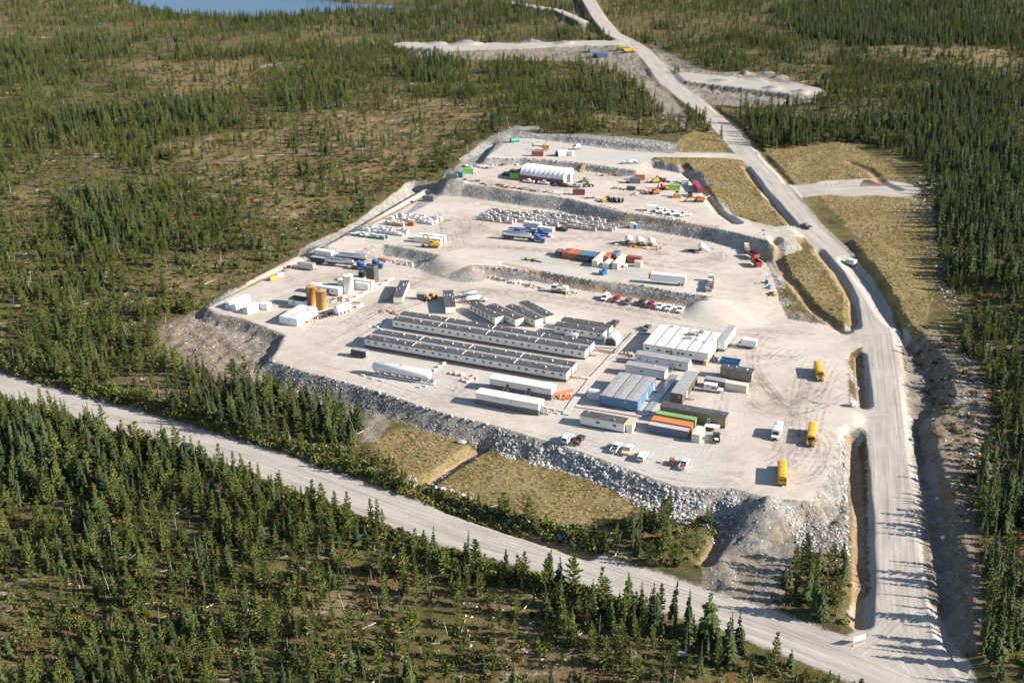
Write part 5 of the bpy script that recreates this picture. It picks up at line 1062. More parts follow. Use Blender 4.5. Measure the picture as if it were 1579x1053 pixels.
def school_bus(label, px, py, ang, z=ZA, L=10.6, group='yellow school buses in the bus lot'):
    t = vehicle('school_bus', label, 'bus', px, py, z, ang, group); x0 = -L / 2; x1 = L / 2 - 1.75
    prof = [(-1.22, .55)] + [(1.22, .55)] + arc_roof(1.22, 2.55, 3.12)
    mpart(t, 'body', ('sbus', L), lambda b: b.prism(prof, x0, x1, 'x', smooth=False), BUSY)
    mpart(t, 'hood', ('sbusn', L), lambda b: b.prism([(x1, .55), (x1 + 1.65, .55), (x1 + 1.72, .75), (x1 + 1.6, 1.35), (x1, 1.62)], -1.0, 1.0), BUSY)
    mpart(t, 'hood_panel', ('sbush', L), lambda b: b.add([(x1 + .15, -.75, 1.62), (x1 + 1.5, -.65, 1.40), (x1 + 1.5, .65, 1.40), (x1 + .15, .75, 1.62)], [(0, 1, 2, 3)]), BLACK)
    n = 11; pw = (x1 - x0 - 1.2) / n
    for s_ in (-1, 1):
        for k in range(n):
            xx = x0 + .5 + k * pw; boxpart(t, 'side_window', (round(xx + .05, 3), s_ * 1.225 - .006, 1.75), (round(xx + pw - .06, 3), s_ * 1.225 + .006, 2.4), GLASS)
        for zz in (.95, 1.45): boxpart(t, 'rub_rail', (x0 + .02, s_ * 1.23 - .015, zz), (x1 - .02, s_ * 1.23 + .015, zz + .07), BLACK)
        boxpart(t, 'mirror', (x1 + .5, s_ * 1.35 - .12, 1.7), (x1 + .62, s_ * 1.35 + .12, 2.05), BLACK)
    boxpart(t, 'windshield', (x1 - .005, -1.0, 1.7), (x1 + .02, 1.0, 2.5), GLASS)
    boxpart(t, 'emergency_door', (x0 - .03, -.42, .8), (x0, .42, 2.35), BUSY); boxpart(t, 'rear_window', (x0 - .045, -.34, 1.55), (x0 - .03, .34, 2.2), GLASS)
    for s_ in (-1, 1):
        boxpart(t, 'rear_window', (x0 - .02, s_ * .78 - .26, 1.6), (x0 - .001, s_ * .78 + .26, 2.15), GLASS); boxpart(t, 'tail_light', (x0 - .02, s_ * .95 - .12, 1.0), (x0 - .001, s_ * .95 + .12, 1.2), TAIL); boxpart(t, 'warning_light', (x0 - .02, s_ * .8 - .12, 2.55), (x0 - .001, s_ * .8 + .12, 2.72), TAIL); boxpart(t, 'headlight', (x1 + 1.66, s_ * .72 - .14, .85), (x1 + 1.74, s_ * .72 + .14, 1.08), LAMP)
    boxpart(t, 'bumper', (x0 - .15, -1.2, .42), (x0 - .002, 1.2, .68), BLACK); boxpart(t, 'bumper', (x1 + 1.73, -1.1, .42), (x1 + 1.86, 1.1, .68), BLACK); boxpart(t, 'grille', (x1 + 1.68, -.42, .8), (x1 + 1.745, .42, 1.25), DARK); boxpart(t, 'roof_hatch', (-.4, -.4, 3.1), (.4, .4, 3.17), BUSY)
    wheels(t, [(x1 + .7, -.98), (x1 + .7, .98), (x0 + 2.6, -1.02), (x0 + 2.6, 1.02)], .5, .34)
    return t
def shuttle(label, px, py, ang, z=ZA):
    t = vehicle('shuttle_bus', label, 'bus', px, py, z, ang); prof = [(-1.18, .5), (1.18, .5)] + arc_roof(1.18, 2.6, 2.95)
    mpart(t, 'body', 'shb', lambda b: b.prism(prof, -3.9, 2.2, 'x'), WHITEV); mpart(t, 'hood', 'shh', lambda b: b.prism([(2.2, .5), (3.7, .5), (3.75, .8), (3.6, 1.25), (2.75, 1.45), (2.2, 2.3)], -1.0, 1.0), WHITEV)
    mpart(t, 'windshield', 'shw', lambda b: quadslab(b, [(2.74, -.9, 1.5), (2.74, .9, 1.5), (2.24, .85, 2.28), (2.24, -.85, 2.28)], .02), GLASS)
    for s_ in (-1, 1):
        for k in range(5): boxpart(t, 'side_window', (round(-3.6 + k * 1.15, 2), s_ * 1.185 - .006, 1.55), (round(-2.6 + k * 1.15, 2), s_ * 1.185 + .006, 2.35), GLASS)
        boxpart(t, 'stripe', (-3.88, s_ * 1.19 - .008, 1.0), (2.1, s_ * 1.19 + .008, 1.4), PURPLE); boxpart(t, 'mirror', (2.9, s_ * 1.25 - .12, 1.5), (3.0, s_ * 1.25 + .12, 1.9), BLACK)
    boxpart(t, 'grille', (3.7, -.5, .65), (3.78, .5, 1.0), DARK); boxpart(t, 'bumper', (3.72, -1.0, .42), (3.9, 1.0, .62), DARK); lights(t, 3.72, -3.92, .78, .88, 1.0); boxpart(t, 'roof_unit', (-3.0, -.5, 2.93), (-1.6, .5, 3.15), WHITE)
    wheels(t, [(2.75, -.9), (2.75, .9), (-2.3, -.95), (-2.3, .95)], .42, .3); return t
def box_truck(label, px, py, ang, z=ZA):
    t = vehicle('box_truck', label, 'truck', px, py, z, ang)
    boxpart(t, 'cargo_box', (-3.6, -1.2, .9), (1.3, 1.2, 3.2), WHC); boxpart(t, 'chassis', (-3.6, -.5, .5), (3.2, .5, .9), DARK); mpart(t, 'body', 'bt', lambda b: b.prism([(1.4, .5), (3.6, .5), (3.68, .8), (3.5, 1.2), (2.8, 1.35), (2.2, 2.1), (1.4, 2.15)], -.98, .98), WHITEV)
    mpart(t, 'windshield', 'btw', lambda b: quadslab(b, [(2.8, -.88, 1.4), (2.8, .88, 1.4), (2.24, .8, 2.05), (2.24, -.8, 2.05)], .02), GLASS)
    for s_ in (-1, 1): boxpart(t, 'side_window', (1.6, s_ * .985 - .006, 1.4), (2.4, s_ * .985 + .006, 1.95), GLASS)
    lights(t, 3.64, -3.6, .75, .85, 1.0); wheels(t, [(2.8, -.86), (2.8, .86), (-2.2, -.95), (-2.2, .95)], .42, .3); boxpart(t, 'roll_door', (-3.63, -1.05, 1.0), (-3.6, 1.05, 3.05), STEEL); return t
def tractor_unit(label, px, py, ang, z, mat, cat='truck', group=None):
    t = vehicle('semi_tractor', label, cat, px, py, z, ang, group)
    mpart(t, 'hood', 'tr1', lambda b: b.prism([(.9, .75), (3.4, .75), (3.5, 1.0), (3.4, 1.7), (.9, 1.95)], -.85, .85), mat); mpart(t, 'cab', 'tr2', lambda b: b.taper((-1.3, 1.0, -1.15, 1.15, .9), (-1.3, .7, -1.1, 1.1, 2.9)), mat); mpart(t, 'sleeper_roof', 'tr3', lambda b: b.taper((-1.3, .5, -1.1, 1.1, 2.9), (-1.3, -.3, -1.0, 1.0, 3.4)), mat)
    mpart(t, 'windshield', 'tr4', lambda b: quadslab(b, [(.93, -1.0, 2.0), (.93, 1.0, 2.0), (.74, .95, 2.75), (.74, -.95, 2.75)], .02), GLASS)
    for s_ in (-1, 1):
        boxpart(t, 'side_window', (-.2, s_ * 1.145 - .01, 2.0), (.6, s_ * 1.145 + .01, 2.6), GLASS); mpart(t, 'exhaust_stack', ('tr5', s_), lambda b: b.cyl((-1.45, s_ * .95, 1.0), (-1.45, s_ * .95, 3.9), .09, n=8), CHROME); mpart(t, 'fender', ('tr6', s_), lambda b: b.box((1.7, s_ * 1.0 - .22, .95), (3.2, s_ * 1.0 + .22, 1.2)), mat); mpart(t, 'fuel_tank', ('tr7', s_), lambda b: b.cyl((-.9, s_ * 1.0, .75), (.6, s_ * 1.0, .75), .32, n=12), CHROME)
    boxpart(t, 'frame', (-4.4, -.45, .75), (1.0, .45, 1.0), DARK); boxpart(t, 'bumper', (3.4, -1.1, .45), (3.65, 1.1, .8), CHROME); boxpart(t, 'grille', (3.45, -.5, .9), (3.55, .5, 1.6), CHROME)
    wheels(t, [(2.5, -1.0), (2.5, 1.0), (-2.6, -.95), (-2.6, .95), (-3.8, -.95), (-3.8, .95)], .52, .36); lights(t, 3.45, -4.42, .85, 1.1, .9); return t
def tank_trailer(label, px, py, ang, z, L=12.5, r=1.05, ht=2.35, mat=None, axles=3, cat='trailer', group=None):
    t = vehicle('tank_trailer', label, cat, px, py, z, ang, group); mat = mat or CHROME; hl = L / 2
    mpart(t, 'tank', ('tt', L, r), lambda b: b.rev([(.02, -hl), (r * .7, -hl + .12), (r, -hl + .4), (r, hl - .4), (r * .7, hl - .12), (.02, hl)], 20, axis='x', c=(0, 0, ht)), mat)
    mpart(t, 'ring', ('ttr', L, r), lambda b: [b.rev([(r + .035, x_ - .06), (r + .035, x_ + .06)], 20, axis='x', c=(0, 0, ht)) for x_ in np.linspace(-hl + .6, hl - .6, 6)] and b, STEEL)
    mpart(t, 'catwalk', ('ttc', L), lambda b: b.box((-hl * .8, -.3, ht + r + .02), (hl * .8, .3, ht + r + .1)).cyl((0, 0, ht + r), (0, 0, ht + r + .25), .28, n=10).cyl((-hl * .5, 0, ht + r), (-hl * .5, 0, ht + r + .25), .28, n=10).cyl((hl * .5, 0, ht + r), (hl * .5, 0, ht + r + .25), .28, n=10), STEEL)
    mpart(t, 'frame', ('ttf', L), lambda b: b.box((-hl, -.5, 1.0), (hl * .9, .5, 1.35)).box((hl * .45, -.7, 0), (hl * .45 + .15, -.55, 1.0)).box((hl * .45, .55, 0), (hl * .45 + .15, .7, 1.0)), DARK); mpart(t, 'rear_bumper', ('ttb', L), lambda b: b.box((-hl - .15, -1.1, .6), (-hl, 1.1, .8)), STEEL)
    wheels(t, [(-hl + .9 + 1.25 * k, s_ * 1.0) for k in range(axles) for s_ in (-1, 1)], .5, .36); return t
def van_trailer(label, px, py, ang, z, L=14.6, mat=None, reefer=None, h=3.95, roof=None, group=None, name='box_trailer'):
    t = vehicle(name, label, 'trailer', px, py, z, ang, group); mat = mat or WHC; hl = L / 2
    boxpart(t, 'box', (-hl, -1.28, 1.15), (hl, 1.28, h - .04), mat); boxpart(t, 'roof', (-hl - .02, -1.3, h - .04), (hl + .02, 1.3, h), roof or mat); boxpart(t, 'frame', (-hl + .3, -.55, .9), (hl - .4, .55, 1.14), DARK); boxpart(t, 'landing_leg', (hl - 3.0, -.8, 0), (hl - 2.85, -.65, .9), STEEL); boxpart(t, 'landing_leg', (hl - 3.0, .65, 0), (hl - 2.85, .8, .9), STEEL)
    for s_ in (-1, 1): boxpart(t, 'rear_door', (-hl - .04, min(.02 * s_, s_ * 1.2), 1.25), (-hl, max(.02 * s_, s_ * 1.2), h - .15), mat)
    if reefer: boxpart(t, 'refrigeration_unit', (hl, -1.05, 1.7), (hl + .75, 1.05, h - .2), reefer)
    wheels(t, [(-hl + x_, s_ * 1.0) for x_ in (1.2, 2.45) for s_ in (-1, 1)], .5, .36); return t
def deck_trailer(label, px, py, ang, z, L=12, mat=None, load=None, side=0.0, cat='trailer', group=None, name='flat_trailer'):
    t = vehicle(name, label, cat, px, py, z, ang, group); mat = mat or WOOD; hl = L / 2
    boxpart(t, 'deck', (-hl, -1.25, 1.1), (hl, 1.25, 1.28), mat); boxpart(t, 'frame', (-hl + .2, -.5, .8), (hl - .3, .5, 1.1), DARK); wheels(t, [(-hl + x_, s_ * 1.0) for x_ in (1.2, 2.4) for s_ in (-1, 1)], .48, .34); boxpart(t, 'landing_leg', (hl - 2.4, -.7, 0), (hl - 2.25, -.55, .8), STEEL); boxpart(t, 'landing_leg', (hl - 2.4, .55, 0), (hl - 2.25, .7, .8), STEEL)
    if side:
        mpart(t, 'side_wall', ('dts', L, side), lambda b: b.box((-hl, -1.25, 1.28), (hl, -1.18, 1.28 + side)).box((-hl, 1.18, 1.28), (hl, 1.25, 1.28 + side)).box((-hl, -1.18, 1.28), (-hl + .07, 1.18, 1.28 + side)).box((hl - .07, -1.18, 1.28), (hl, 1.18, 1.28 + side)), mat)
    return t
def cargo_trailer(label, px, py, ang, z, L=5.5, h=2.5, mat=None, group=None):
    t = vehicle('cargo_trailer', label, 'trailer', px, py, z, ang, group); mat = mat or DARK; hl = L / 2
    mpart(t, 'box', ('ct', L, h), lambda b: b.prism([(-hl, .5), (hl, .5), (hl + .35, .9), (hl + .2, h), (-hl, h)], -1.12, 1.12), mat); boxpart(t, 'roof', (-hl, -1.1, h + .002), (hl + .18, 1.1, h + .04), MROOF); boxpart(t, 'rear_door', (-hl - .04, -1.0, .6), (-hl, 1.0, h - .1), STEEL); mpart(t, 'hitch', ('cth', L), lambda b: b.bar((hl, -.5, .5), (hl + 1.4, 0, .5), .05).bar((hl, .5, .5), (hl + 1.4, 0, .5), .05), DARK)
    wheels(t, [(-.4, -1.05), (-.4, 1.05), (.45, -1.05), (.45, 1.05)], .34, .22); return t
def excavator(label, px, py, ang, z, mat=None, swing=0, reach=(4.6, 5.6), cat='excavator', s=1.0, boom=(3.0, 5.4), group=None, name='excavator'):
    t = vehicle(name, label, cat, px, py, z, ang, group); mat = mat or CATY; t.scale = (s, s, s)
    for q in (-1, 1): mpart(t, 'track', ('ext', q), lambda b: b.prism([(-2.0, .15), (-1.7, 0), (1.7, 0), (2.0, .15), (2.15, .5), (1.9, .9), (-1.9, .9), (-2.15, .5)], q * 1.25 - .3, q * 1.25 + .3), DARK)
    mpart(t, 'undercarriage', 'exu', lambda b: b.box((-1.0, -.95, .45), (1.0, .95, .95)), DARK); mpart(t, 'house', 'exh', lambda b: b.box((-2.6, -1.35, 1.05), (1.2, 1.35, 2.05)).box((-2.3, -1.2, 2.05), (-.6, 1.2, 2.35)), mat); mpart(t, 'counterweight', 'exc', lambda b: b.prism([(-3.0, 1.1), (-2.58, 1.05), (-2.58, 2.15), (-2.9, 2.1)], -1.35, 1.35), mat)
    mpart(t, 'cab', 'exk', lambda b: b.taper((-.3, 1.35, .35, 1.35, 2.06), (-.2, 1.1, .42, 1.28, 3.0)), mat); mpart(t, 'cab_window', 'exw', lambda b: b.taper((-.2, 1.38, .33, 1.37, 2.3), (-.12, 1.2, .38, 1.32, 2.85)), GLASS)
    tx, tz = reach[0], boom[1]; ex, ez = reach[1], boom[0]
    mpart(t, 'boom', ('exb', reach, boom), lambda b: b.bar((.8, -.2, 1.7), (2.4, -.2, boom[1] - .3), .2, w=.34).bar((2.3, -.2, boom[1] - .4), (tx, -.2, tz - .6), .2, w=.30), mat)
    mpart(t, 'stick', ('exs', reach, boom), lambda b: b.bar((tx - .3, -.2, tz - .3), (ex, -.2, .9), .16, w=.26), mat)
    mpart(t, 'bucket', ('exq', reach, boom), lambda b: b.prism([(ex - .1, 1.0), (ex - .9, .9), (ex - 1.1, .35), (ex - .5, .05), (ex + .1, .35)], -.75, .35), DARK); return t
def loader(label, px, py, ang, z, mat=None, s=1.0, cat='loader', name='wheel_loader', forks=False, group=None):
    t = vehicle(name, label, cat, px, py, z, ang, group); mat = mat or CATY; t.scale = (s, s, s)
    mpart(t, 'engine_cover', 'ld1', lambda b: b.prism([(-3.0, .9), (-.5, .9), (-.5, 2.1), (-2.7, 1.95), (-3.0, 1.7)], -.85, .85), mat); mpart(t, 'front_frame', 'ld2', lambda b: b.box((.3, -.5, .7), (2.0, .5, 1.5)), mat); mpart(t, 'cab', 'ld3', lambda b: b.taper((-.7, .6, -.7, .7, 1.6), (-.6, .4, -.62, .62, 3.1)), GLASS); mpart(t, 'cab_roof', 'ld4', lambda b: b.box((-.75, -.75, 3.1), (.6, .75, 3.22)), mat)
    mpart(t, 'lift_arm', 'ld5', lambda b: b.bar((.9, -.45, 1.6), (3.1, -.45, .6), .1, w=.18).bar((.9, .45, 1.6), (3.1, .45, .6), .1, w=.18), mat)
    mpart(t, 'bucket', 'ld6', lambda b: b.prism([(3.0, .15), (4.1, .05), (4.1, .15), (3.3, .45), (3.25, 1.2), (3.0, 1.2)], -1.4, 1.4), DARK); wheels(t, [(1.4, -1.05), (1.4, 1.05), (-1.7, -1.05), (-1.7, 1.05)], .75, .5); return t
def dozer(label, px, py, ang, z, mat=None, s=1.0, group=None):
    t = vehicle('bulldozer', label, 'bulldozer', px, py, z, ang, group); mat = mat or CATY; t.scale = (s, s, s)
    for q in (-1, 1): mpart(t, 'track', ('dzt', q), lambda b: b.prism([(-1.9, .2), (-1.5, 0), (1.5, 0), (1.8, .25), (1.6, .8), (-1.2, 1.15), (-1.9, .8)], q * 1.1 - .28, q * 1.1 + .28), DARK)
    mpart(t, 'hood', 'dz1', lambda b: b.prism([(-.2, .6), (1.9, .6), (1.95, 1.7), (-.2, 1.9)], -.6, .6), mat); mpart(t, 'cab', 'dz2', lambda b: b.taper((-1.5, -.1, -.75, .75, 1.1), (-1.4, -.25, -.68, .68, 2.9)), GLASS); mpart(t, 'cab_roof', 'dz3', lambda b: b.box((-1.6, -.85, 2.9), (0, .85, 3.0)), mat); mpart(t, 'push_arm', 'dz4', lambda b: b.bar((-.5, -1.5, .5), (2.5, -1.5, .5), .1).bar((-.5, 1.5, .5), (2.5, 1.5, .5), .1), mat); mpart(t, 'blade', 'dz5', lambda b: b.prism([(2.5, .05), (2.75, .05), (2.55, .6), (2.7, 1.25), (2.5, 1.25), (2.35, .6)], -1.9, 1.9), mat); return t
def haul_truck(label, px, py, ang, z=None, group=None):
    t = vehicle('haul_truck', label, 'dump truck', px, py, z, ang, group)
    mpart(t, 'cab', 'ht1', lambda b: b.prism([(2.4, 1.0), (5.0, 1.0), (5.0, 1.9), (4.0, 2.2), (3.8, 3.3), (2.4, 3.3)], -1.2, 1.2), CATY); mpart(t, 'dump_body', 'ht2', lambda b: b.prism([(-4.6, 2.4), (-3.6, 1.5), (1.6, 1.5), (2.0, 3.2), (-4.6, 3.0)], -1.45, 1.45), CATY); boxpart(t, 'frame', (-4.0, -.6, .8), (4.6, .6, 1.4), DARK); boxpart(t, 'windshield', (3.85, -1.0, 2.3), (4.02, 1.0, 3.1), GLASS)
    wheels(t, [(3.6, -1.15), (3.6, 1.15), (-1.2, -1.15), (-1.2, 1.15), (-3.0, -1.15), (-3.0, 1.15)], .85, .6); return t
def helicopter(label, px, py, ang, z, mat, mat2):
    t = vehicle('helicopter', label, 'helicopter', px, py, z, ang)
    mpart(t, 'fuselage', 'he1', lambda b: b.loft([(2.7, 1.3, .12, .12), (2.5, 1.35, .5, .45), (1.9, 1.5, .8, .75), (1.0, 1.65, .95, .95), (-.4, 1.7, .95, .95), (-1.5, 1.85, .65, .7), (-2.2, 2.0, .35, .38)]), mat)
    mpart(t, 'canopy', 'he2', lambda b: b.loft([(2.52, 1.45, .3, .3), (2.0, 1.65, .72, .66), (1.3, 1.8, .88, .84), (.7, 1.85, .9, .85)]), GLASS); mpart(t, 'tail_boom', 'he3', lambda b: b.cyl((-2.0, 0, 2.0), (-6.6, 0, 2.3), .32, .14, n=10), mat2); mpart(t, 'tail_fin', 'he4', lambda b: b.prism([(-6.2, 2.2), (-6.9, 3.5), (-7.3, 3.5), (-6.9, 1.5), (-6.6, 1.5)], -.05, .05).box((-6.2, -1.0, 2.2), (-5.6, 1.0, 2.28)), mat2)
    mpart(t, 'engine_cover', 'he5', lambda b: b.loft([(.8, 2.7, .3, .2), (0, 2.75, .5, .35), (-1.2, 2.65, .45, .3), (-1.8, 2.4, .2, .2)]), mat); mpart(t, 'rotor_mast', 'he6', lambda b: b.cyl((0, 0, 2.9), (0, 0, 3.5), .1, n=8).cyl((0, 0, 3.38), (0, 0, 3.5), .28, n=8), DARK)
    for k in range(3): part('rotor_blade', cached('he7', lambda: MB().box((.25, -.14, 0), (5.2, .14, .03)).mesh('rotor_blade', STEEL)), t, (0, 0, 3.46), R(20 + 120 * k))
    mpart(t, 'tail_rotor', 'he8', lambda b: b.box((-6.75, .12, 1.5), (-6.6, .16, 3.1)), DARK)
    for s_ in (-1, 1): mpart(t, 'skid', ('he9', s_), lambda b: b.cyl((-1.7, s_ * 1.1, .08), (2.0, s_ * 1.1, .08), .07, n=6).bar((.9, s_ * 1.1, .1), (.9, s_ * .5, 1.0), .05).bar((-.9, s_ * 1.1, .1), (-.9, s_ * .5, 1.0), .05), DARK)
    return t

# ------------------------------------------------------------------ dormitories
def dormitory(label, org, ang, skirt, units=4, UL=18.35, gap=.42, h=3.55, z=ZA, seed=1):
    t = thing('dormitory', label, 'dormitory', org[0], org[1], z, ang, None); rr = np.random.default_rng(seed); lift = .95 if skirt is BROWN else .55
    D = 9.1; L = units * UL + (units - 1) * gap
    for row in range(2):
        y0 = 0 if row == 0 else D - 3.66
        for k in range(units):
            x0 = k * (UL + gap)
            MB().box((x0, y0, lift), (x0 + UL, y0 + 3.66, h - .16)).obj('wall', OFFW, t)
            ov = .1; a, b_ = (y0 - ov, y0 + 3.66) if row == 0 else (y0, y0 + 3.66 + ov)
            MB().prism([(a, h - .16), (b_, h - .16), (b_, h), ((a + b_) / 2, h + .10), (a, h)], x0 - .05, x0 + UL + .05, 'x').obj('roof', DROOF, t)
            if row == 0:
                MB().box((x0 - .06, -.16, h - .2), (x0 + UL + .06, -.105, h - .02)).obj('fascia', MAROON, t)
                for fr in (.09, .24, .42, .565, .745, .895): add_window(t, 'front', x0 + UL * fr, lift + .95, 1.05, .85, L, D)
            sp = [(x0 + UL * (q + .5 + (rr.random() - .5) * .4) / 4, y0 + 3.66 * (.2 + .6 * rr.random())) for q in range(4)]
            add_vents(t, sp, h + .05)
        for k in range(units - 1):
            x0 = (k + 1) * UL + k * gap; MB().box((x0 + .02, y0 + .05, lift), (x0 + gap - .02, y0 + 3.6, h - .22)).obj('joint_cover', CREAM, t)
            MB().bar((x0 + gap / 2, y0 + .1, h + .12), (x0 + gap / 2, y0 + 3.5, h + .12), .09).obj('roof_joint', CREAM, t)
    MB().box((0, 3.67, lift), (L, D - 3.67, h - .32)).obj('corridor_wall', CREAM, t); MB().box((0, 3.665, h - .32), (L, D - 3.665, h - .17)).obj('corridor_roof', MROOF, t)
    MB().box((L + .01, .05, h - .2), (L + .06, D - .05, h - .02)).obj('fascia', MAROON, t)
    MB().box((.05, .05, 0), (L - .05, D - .05, lift)).obj('skirting', skirt, t)
    add_door(t, 'right', D / 2, lift, L, D, RED, 1.1, 2.05)
    add_door(t, 'left', D / 2, lift, L, D, RED, 1.1, 2.05)
    b = MB(); b.cyl((.5, 1.83, h + .35), (L - .5, 1.83, h + .35), .05, n=6); 
    for k in range(18): b.bar((.5 + k * (L - 1) / 17, 1.83, h), (.5 + k * (L - 1) / 17, 1.83, h + .35), .03)
    b.obj('conduit', STEEL, t); return t
UU = np.array([math.cos(R(GA)), math.sin(R(GA))]); VV = np.array([-UU[1], UU[0]])
dormitory('long off-white dormitory row with brown skirting nearest the white gas tank', P(*zp('1', 172, 720), 3.55), GA, BROWN, seed=2)
dormitory('long off-white dormitory row standing behind the brown-skirted one', P(*zp('1', 514, 490), 3.5), GA, MAROON, 4, 18.1, .4, 3.45, seed=3)

# ------------------------------------------------------------------ camp cabins, placed by two surveyed roof corners
def cab2(NL, NR, h, *a, D=3.66, z=0.0, L=None, ang=None, **k):
    A, an, ln = frame(NL, NR, z + h); return module(a[0], a[1], a[2], A, an if ang is None else ang, L or ln, D, h, z, **k)
def wins(side, xs, z, *s_): return [(side, x, z, *s_) for x in xs]
cab2(zp('4', 277, 338), zp('4', 1020, 470), 4.0, 'office_trailer', 'white-roofed trailer with ochre trim and two stairways, between dormitory and its twin', 'trailer', D=4.0, ang=GA, L=21.1, wall=WHITE, roof=WROOF, trim=YELLOWT, lower=(1.9, DGREY), lift=.12, doors=[('front', 6.2, .9, DGREY), ('front', 13.6, .9, DGREY)], over=.2)
cab2(zp('4', 105, 515), zp('4', 870, 655), 4.0, 'office_trailer', 'white-roofed trailer with ochre trim and charcoal base nearest the front embankment', 'trailer', D=4.0, ang=GA, L=21.1, wall=WHITE, roof=WROOF, trim=YELLOWT, lower=(1.9, DGREY), lift=.12, win=[('front', 7.5, 2.9, .55, .5), ('front', 12.0, 2.9, .55, .5)], doors=[('right', 2.0, .9, DGREY)], over=.2)
cab2(zp('6', 235, 318), zp('6', 595, 380), 3.2, 'office_trailer', 'small white trailer with dark roof and ochre fascia by the parked vans', 'trailer', D=4.0, ang=GA, wall=WHITE, roof=DROOF, trim=YELLOWT, skirt=MAROON, lift=.4, win=wins('front', (5.6, 10.8), 1.5, 1.2, .9), vents=2)
_A = P(*zp('6', 600, 385), 2.7); module('porch_shed', 'small beige entry shed at the right end of the ochre-trimmed white trailer', 'shed', _A + UU * .3, GA, 1.9, 3.0, 2.6, 0, wall=CREAM, roof=LUMBER, lift=.05, doors=[('right', 1.5, .06, WHITE)])
cab2(zp('6', 885, 240), zp('6', 1410, 335), 3.8, 'office_trailer', 'long olive trailer with white doors behind the orange-topped containers', 'trailer', D=3.66, ang=GA, L=20.0, wall=OLIVE, roof=DROOF, lift=.5, skirt=BROWN, win=wins('front', (1.3, 9.8, 18.6), 1.6, .95, .95), doors=[('front', 4.7, .5, WHITE), ('front', 15.0, .5, WHITE)], over=.15)
# blue building of three modules
cab2(zp('5', 237, 677), zp('5', 545, 725), 3.7, 'mess_hall', 'blue hall with a grey roof in three strips', 'building', D=18.8, ang=GA, L=12.2, wall=BLUE, roof=MROOF, lift=.35, roofseams=3, win=[('right', 2.2, 1.6, .9, 1.2), ('right', 13.8, 1.6, .9, 1.2), ('front', 8.2, 2.3, .6, .6)], doors=[('right', 9.5, .5, WHITE), ('right', 16.8, .5, WHITE)], over=.1)
# kitchen complex of six modules
cab2(zp('5', 588, 262), zp('5', 1130, 347), 3.8, 'kitchen_building', 'wide white-roofed building of six joined modules with brown base', 'building', D=19.5, ang=GA, L=22.6, wall=WHITE, roof=WROOF, trim=YELLOWT, lift=.9, skirt=BROWN, roofseams=6, seams=[3.77, 7.53, 11.3, 15.07, 18.83], win=wins('front', (1.6, 5.6, 8.6, 12.4, 13.9, 16.6), 1.9, 1.1, .9), doors=[('front', 9.9, .9, YELLOWT)], vents=0)
_kt = bpy.data.objects['kitchen_building']
add_vents(_kt, [(x, y) for x, y in ((12, 14), (13.4, 11), (14.8, 14), (13, 8), (16, 10), (17.5, 16), (20.5, 17), (5, 18.5), (21.5, 12), (9, 18), (18.6, 9))], 3.85)
for i, (x, y, w_, d_, hh) in enumerate(((11.9, 13.2, 2.4, 1.3, .9), (12.2, 9.6, 2.2, 1.0, .7), (14.6, 13.8, 1.0, 1.0, .6), (14.9, 16.8, 1.6, .9, .8))): MB().box((x, y, 3.86), (x + w_, y + d_, 3.86 + hh)).obj('roof_unit', STEEL if i % 2 else MROOF, _kt)
MB().box((21.4, -1.3, 0), (22.5, -.02, 1.7)).obj('lumber_porch', LUMBER, _kt)
cab2(zp('5', 523, 346), zp('5', 1008, 417), 3.4, 'office_trailer', 'long pale grey trailer in front of the white-roofed kitchen', 'trailer', D=3.66, ang=GA, L=18.3, wall=GREYSIDE, roof=MROOF, trim=DARK, win=wins('front', (1.5, 7.6, 15.6), 1.6, 1.05, .85), doors=[('front', 4.3, .5, WHITE), ('front', 12.9, .5, WHITE)], lift=.45)
cab2(zp('5', 443, 432), zp('5', 787, 482), 3.4, 'office_trailer', 'shorter pale grey trailer directly behind the blue hall', 'trailer', D=3.66, ang=GA, L=13.4, wall=GREYSIDE, roof=MROOF, trim=DARK, win=wins('front', (5.6,), 1.6, 1.05, .85), doors=[('left', 1.8, .5, WHITE)], lift=.45, vents=1)
# dark cabin standing across the grid
_A, _an, _L = frame(zp('5', 815, 655), zp('5', 905, 672), 3.7); module('office_trailer', 'dark brown trailer set crosswise beside the metal walkway', 'trailer', _A, GA, 3.66, 18.0, 3.7, 0, wall=DBROWN, roof=MROOF, lift=.5, skirt=MAROON, win=[('front', 2.6, 2.2, .8, .6)], doors=[('right', 5.0, .5, WHITE)])
cab2(zp('5', 1215, 457), zp('5', 1475, 497), 3.5, 'office_trailer', 'taupe brown trailer with three white-framed windows near the dumpster', 'trailer', D=3.66, ang=GA, L=10.3, wall=TAUPE, roof=DROOF, lift=.3, win=wins('front', (1.4, 4.7, 8.1), 1.5, .95, .95), vents=3)
cab2(zp('5', 1085, 546), zp('5', 1255, 572), 2.8, 'site_hut', 'low charcoal hut behind the white camper pickup', 'hut', D=2.6, ang=GA, L=6.6, wall=DGREY, roof=MROOF, lift=.15, win=wins('front', (4.6,), 1.1, 1.2, 1.1))
def cont(nl, L, mat, label, z=ZA, top=0.0, along='v', h=2.6, ang=GA, group='shipping containers of the camp', roof=None, name='shipping_container', cat='container', wd=2.44):
    """nl: near left corner, on the ground or (top) at roof height"""
    A = P(*nl, z + top); u = np.array([math.cos(R(ang)), math.sin(R(ang))]); v = np.array([-u[1], u[0]])
    c = A + (u * 1.22 + v * L / 2 if along == 'v' else u * L / 2 + v * 1.22)
    c = c + v * (wd - 2.44) / 2 if along == 'u' else c
    return container(label, cat, c[0], c[1], z, ang + (90 if along == 'v' else 0), mat, L, h, wd, group=group, roof=roof, name=name)
cont(zp('5', 1253, 577), 7.0, CREAMC, 'cream container with a small window end, beside the charcoal hut', ZA, 2.6, 'u')
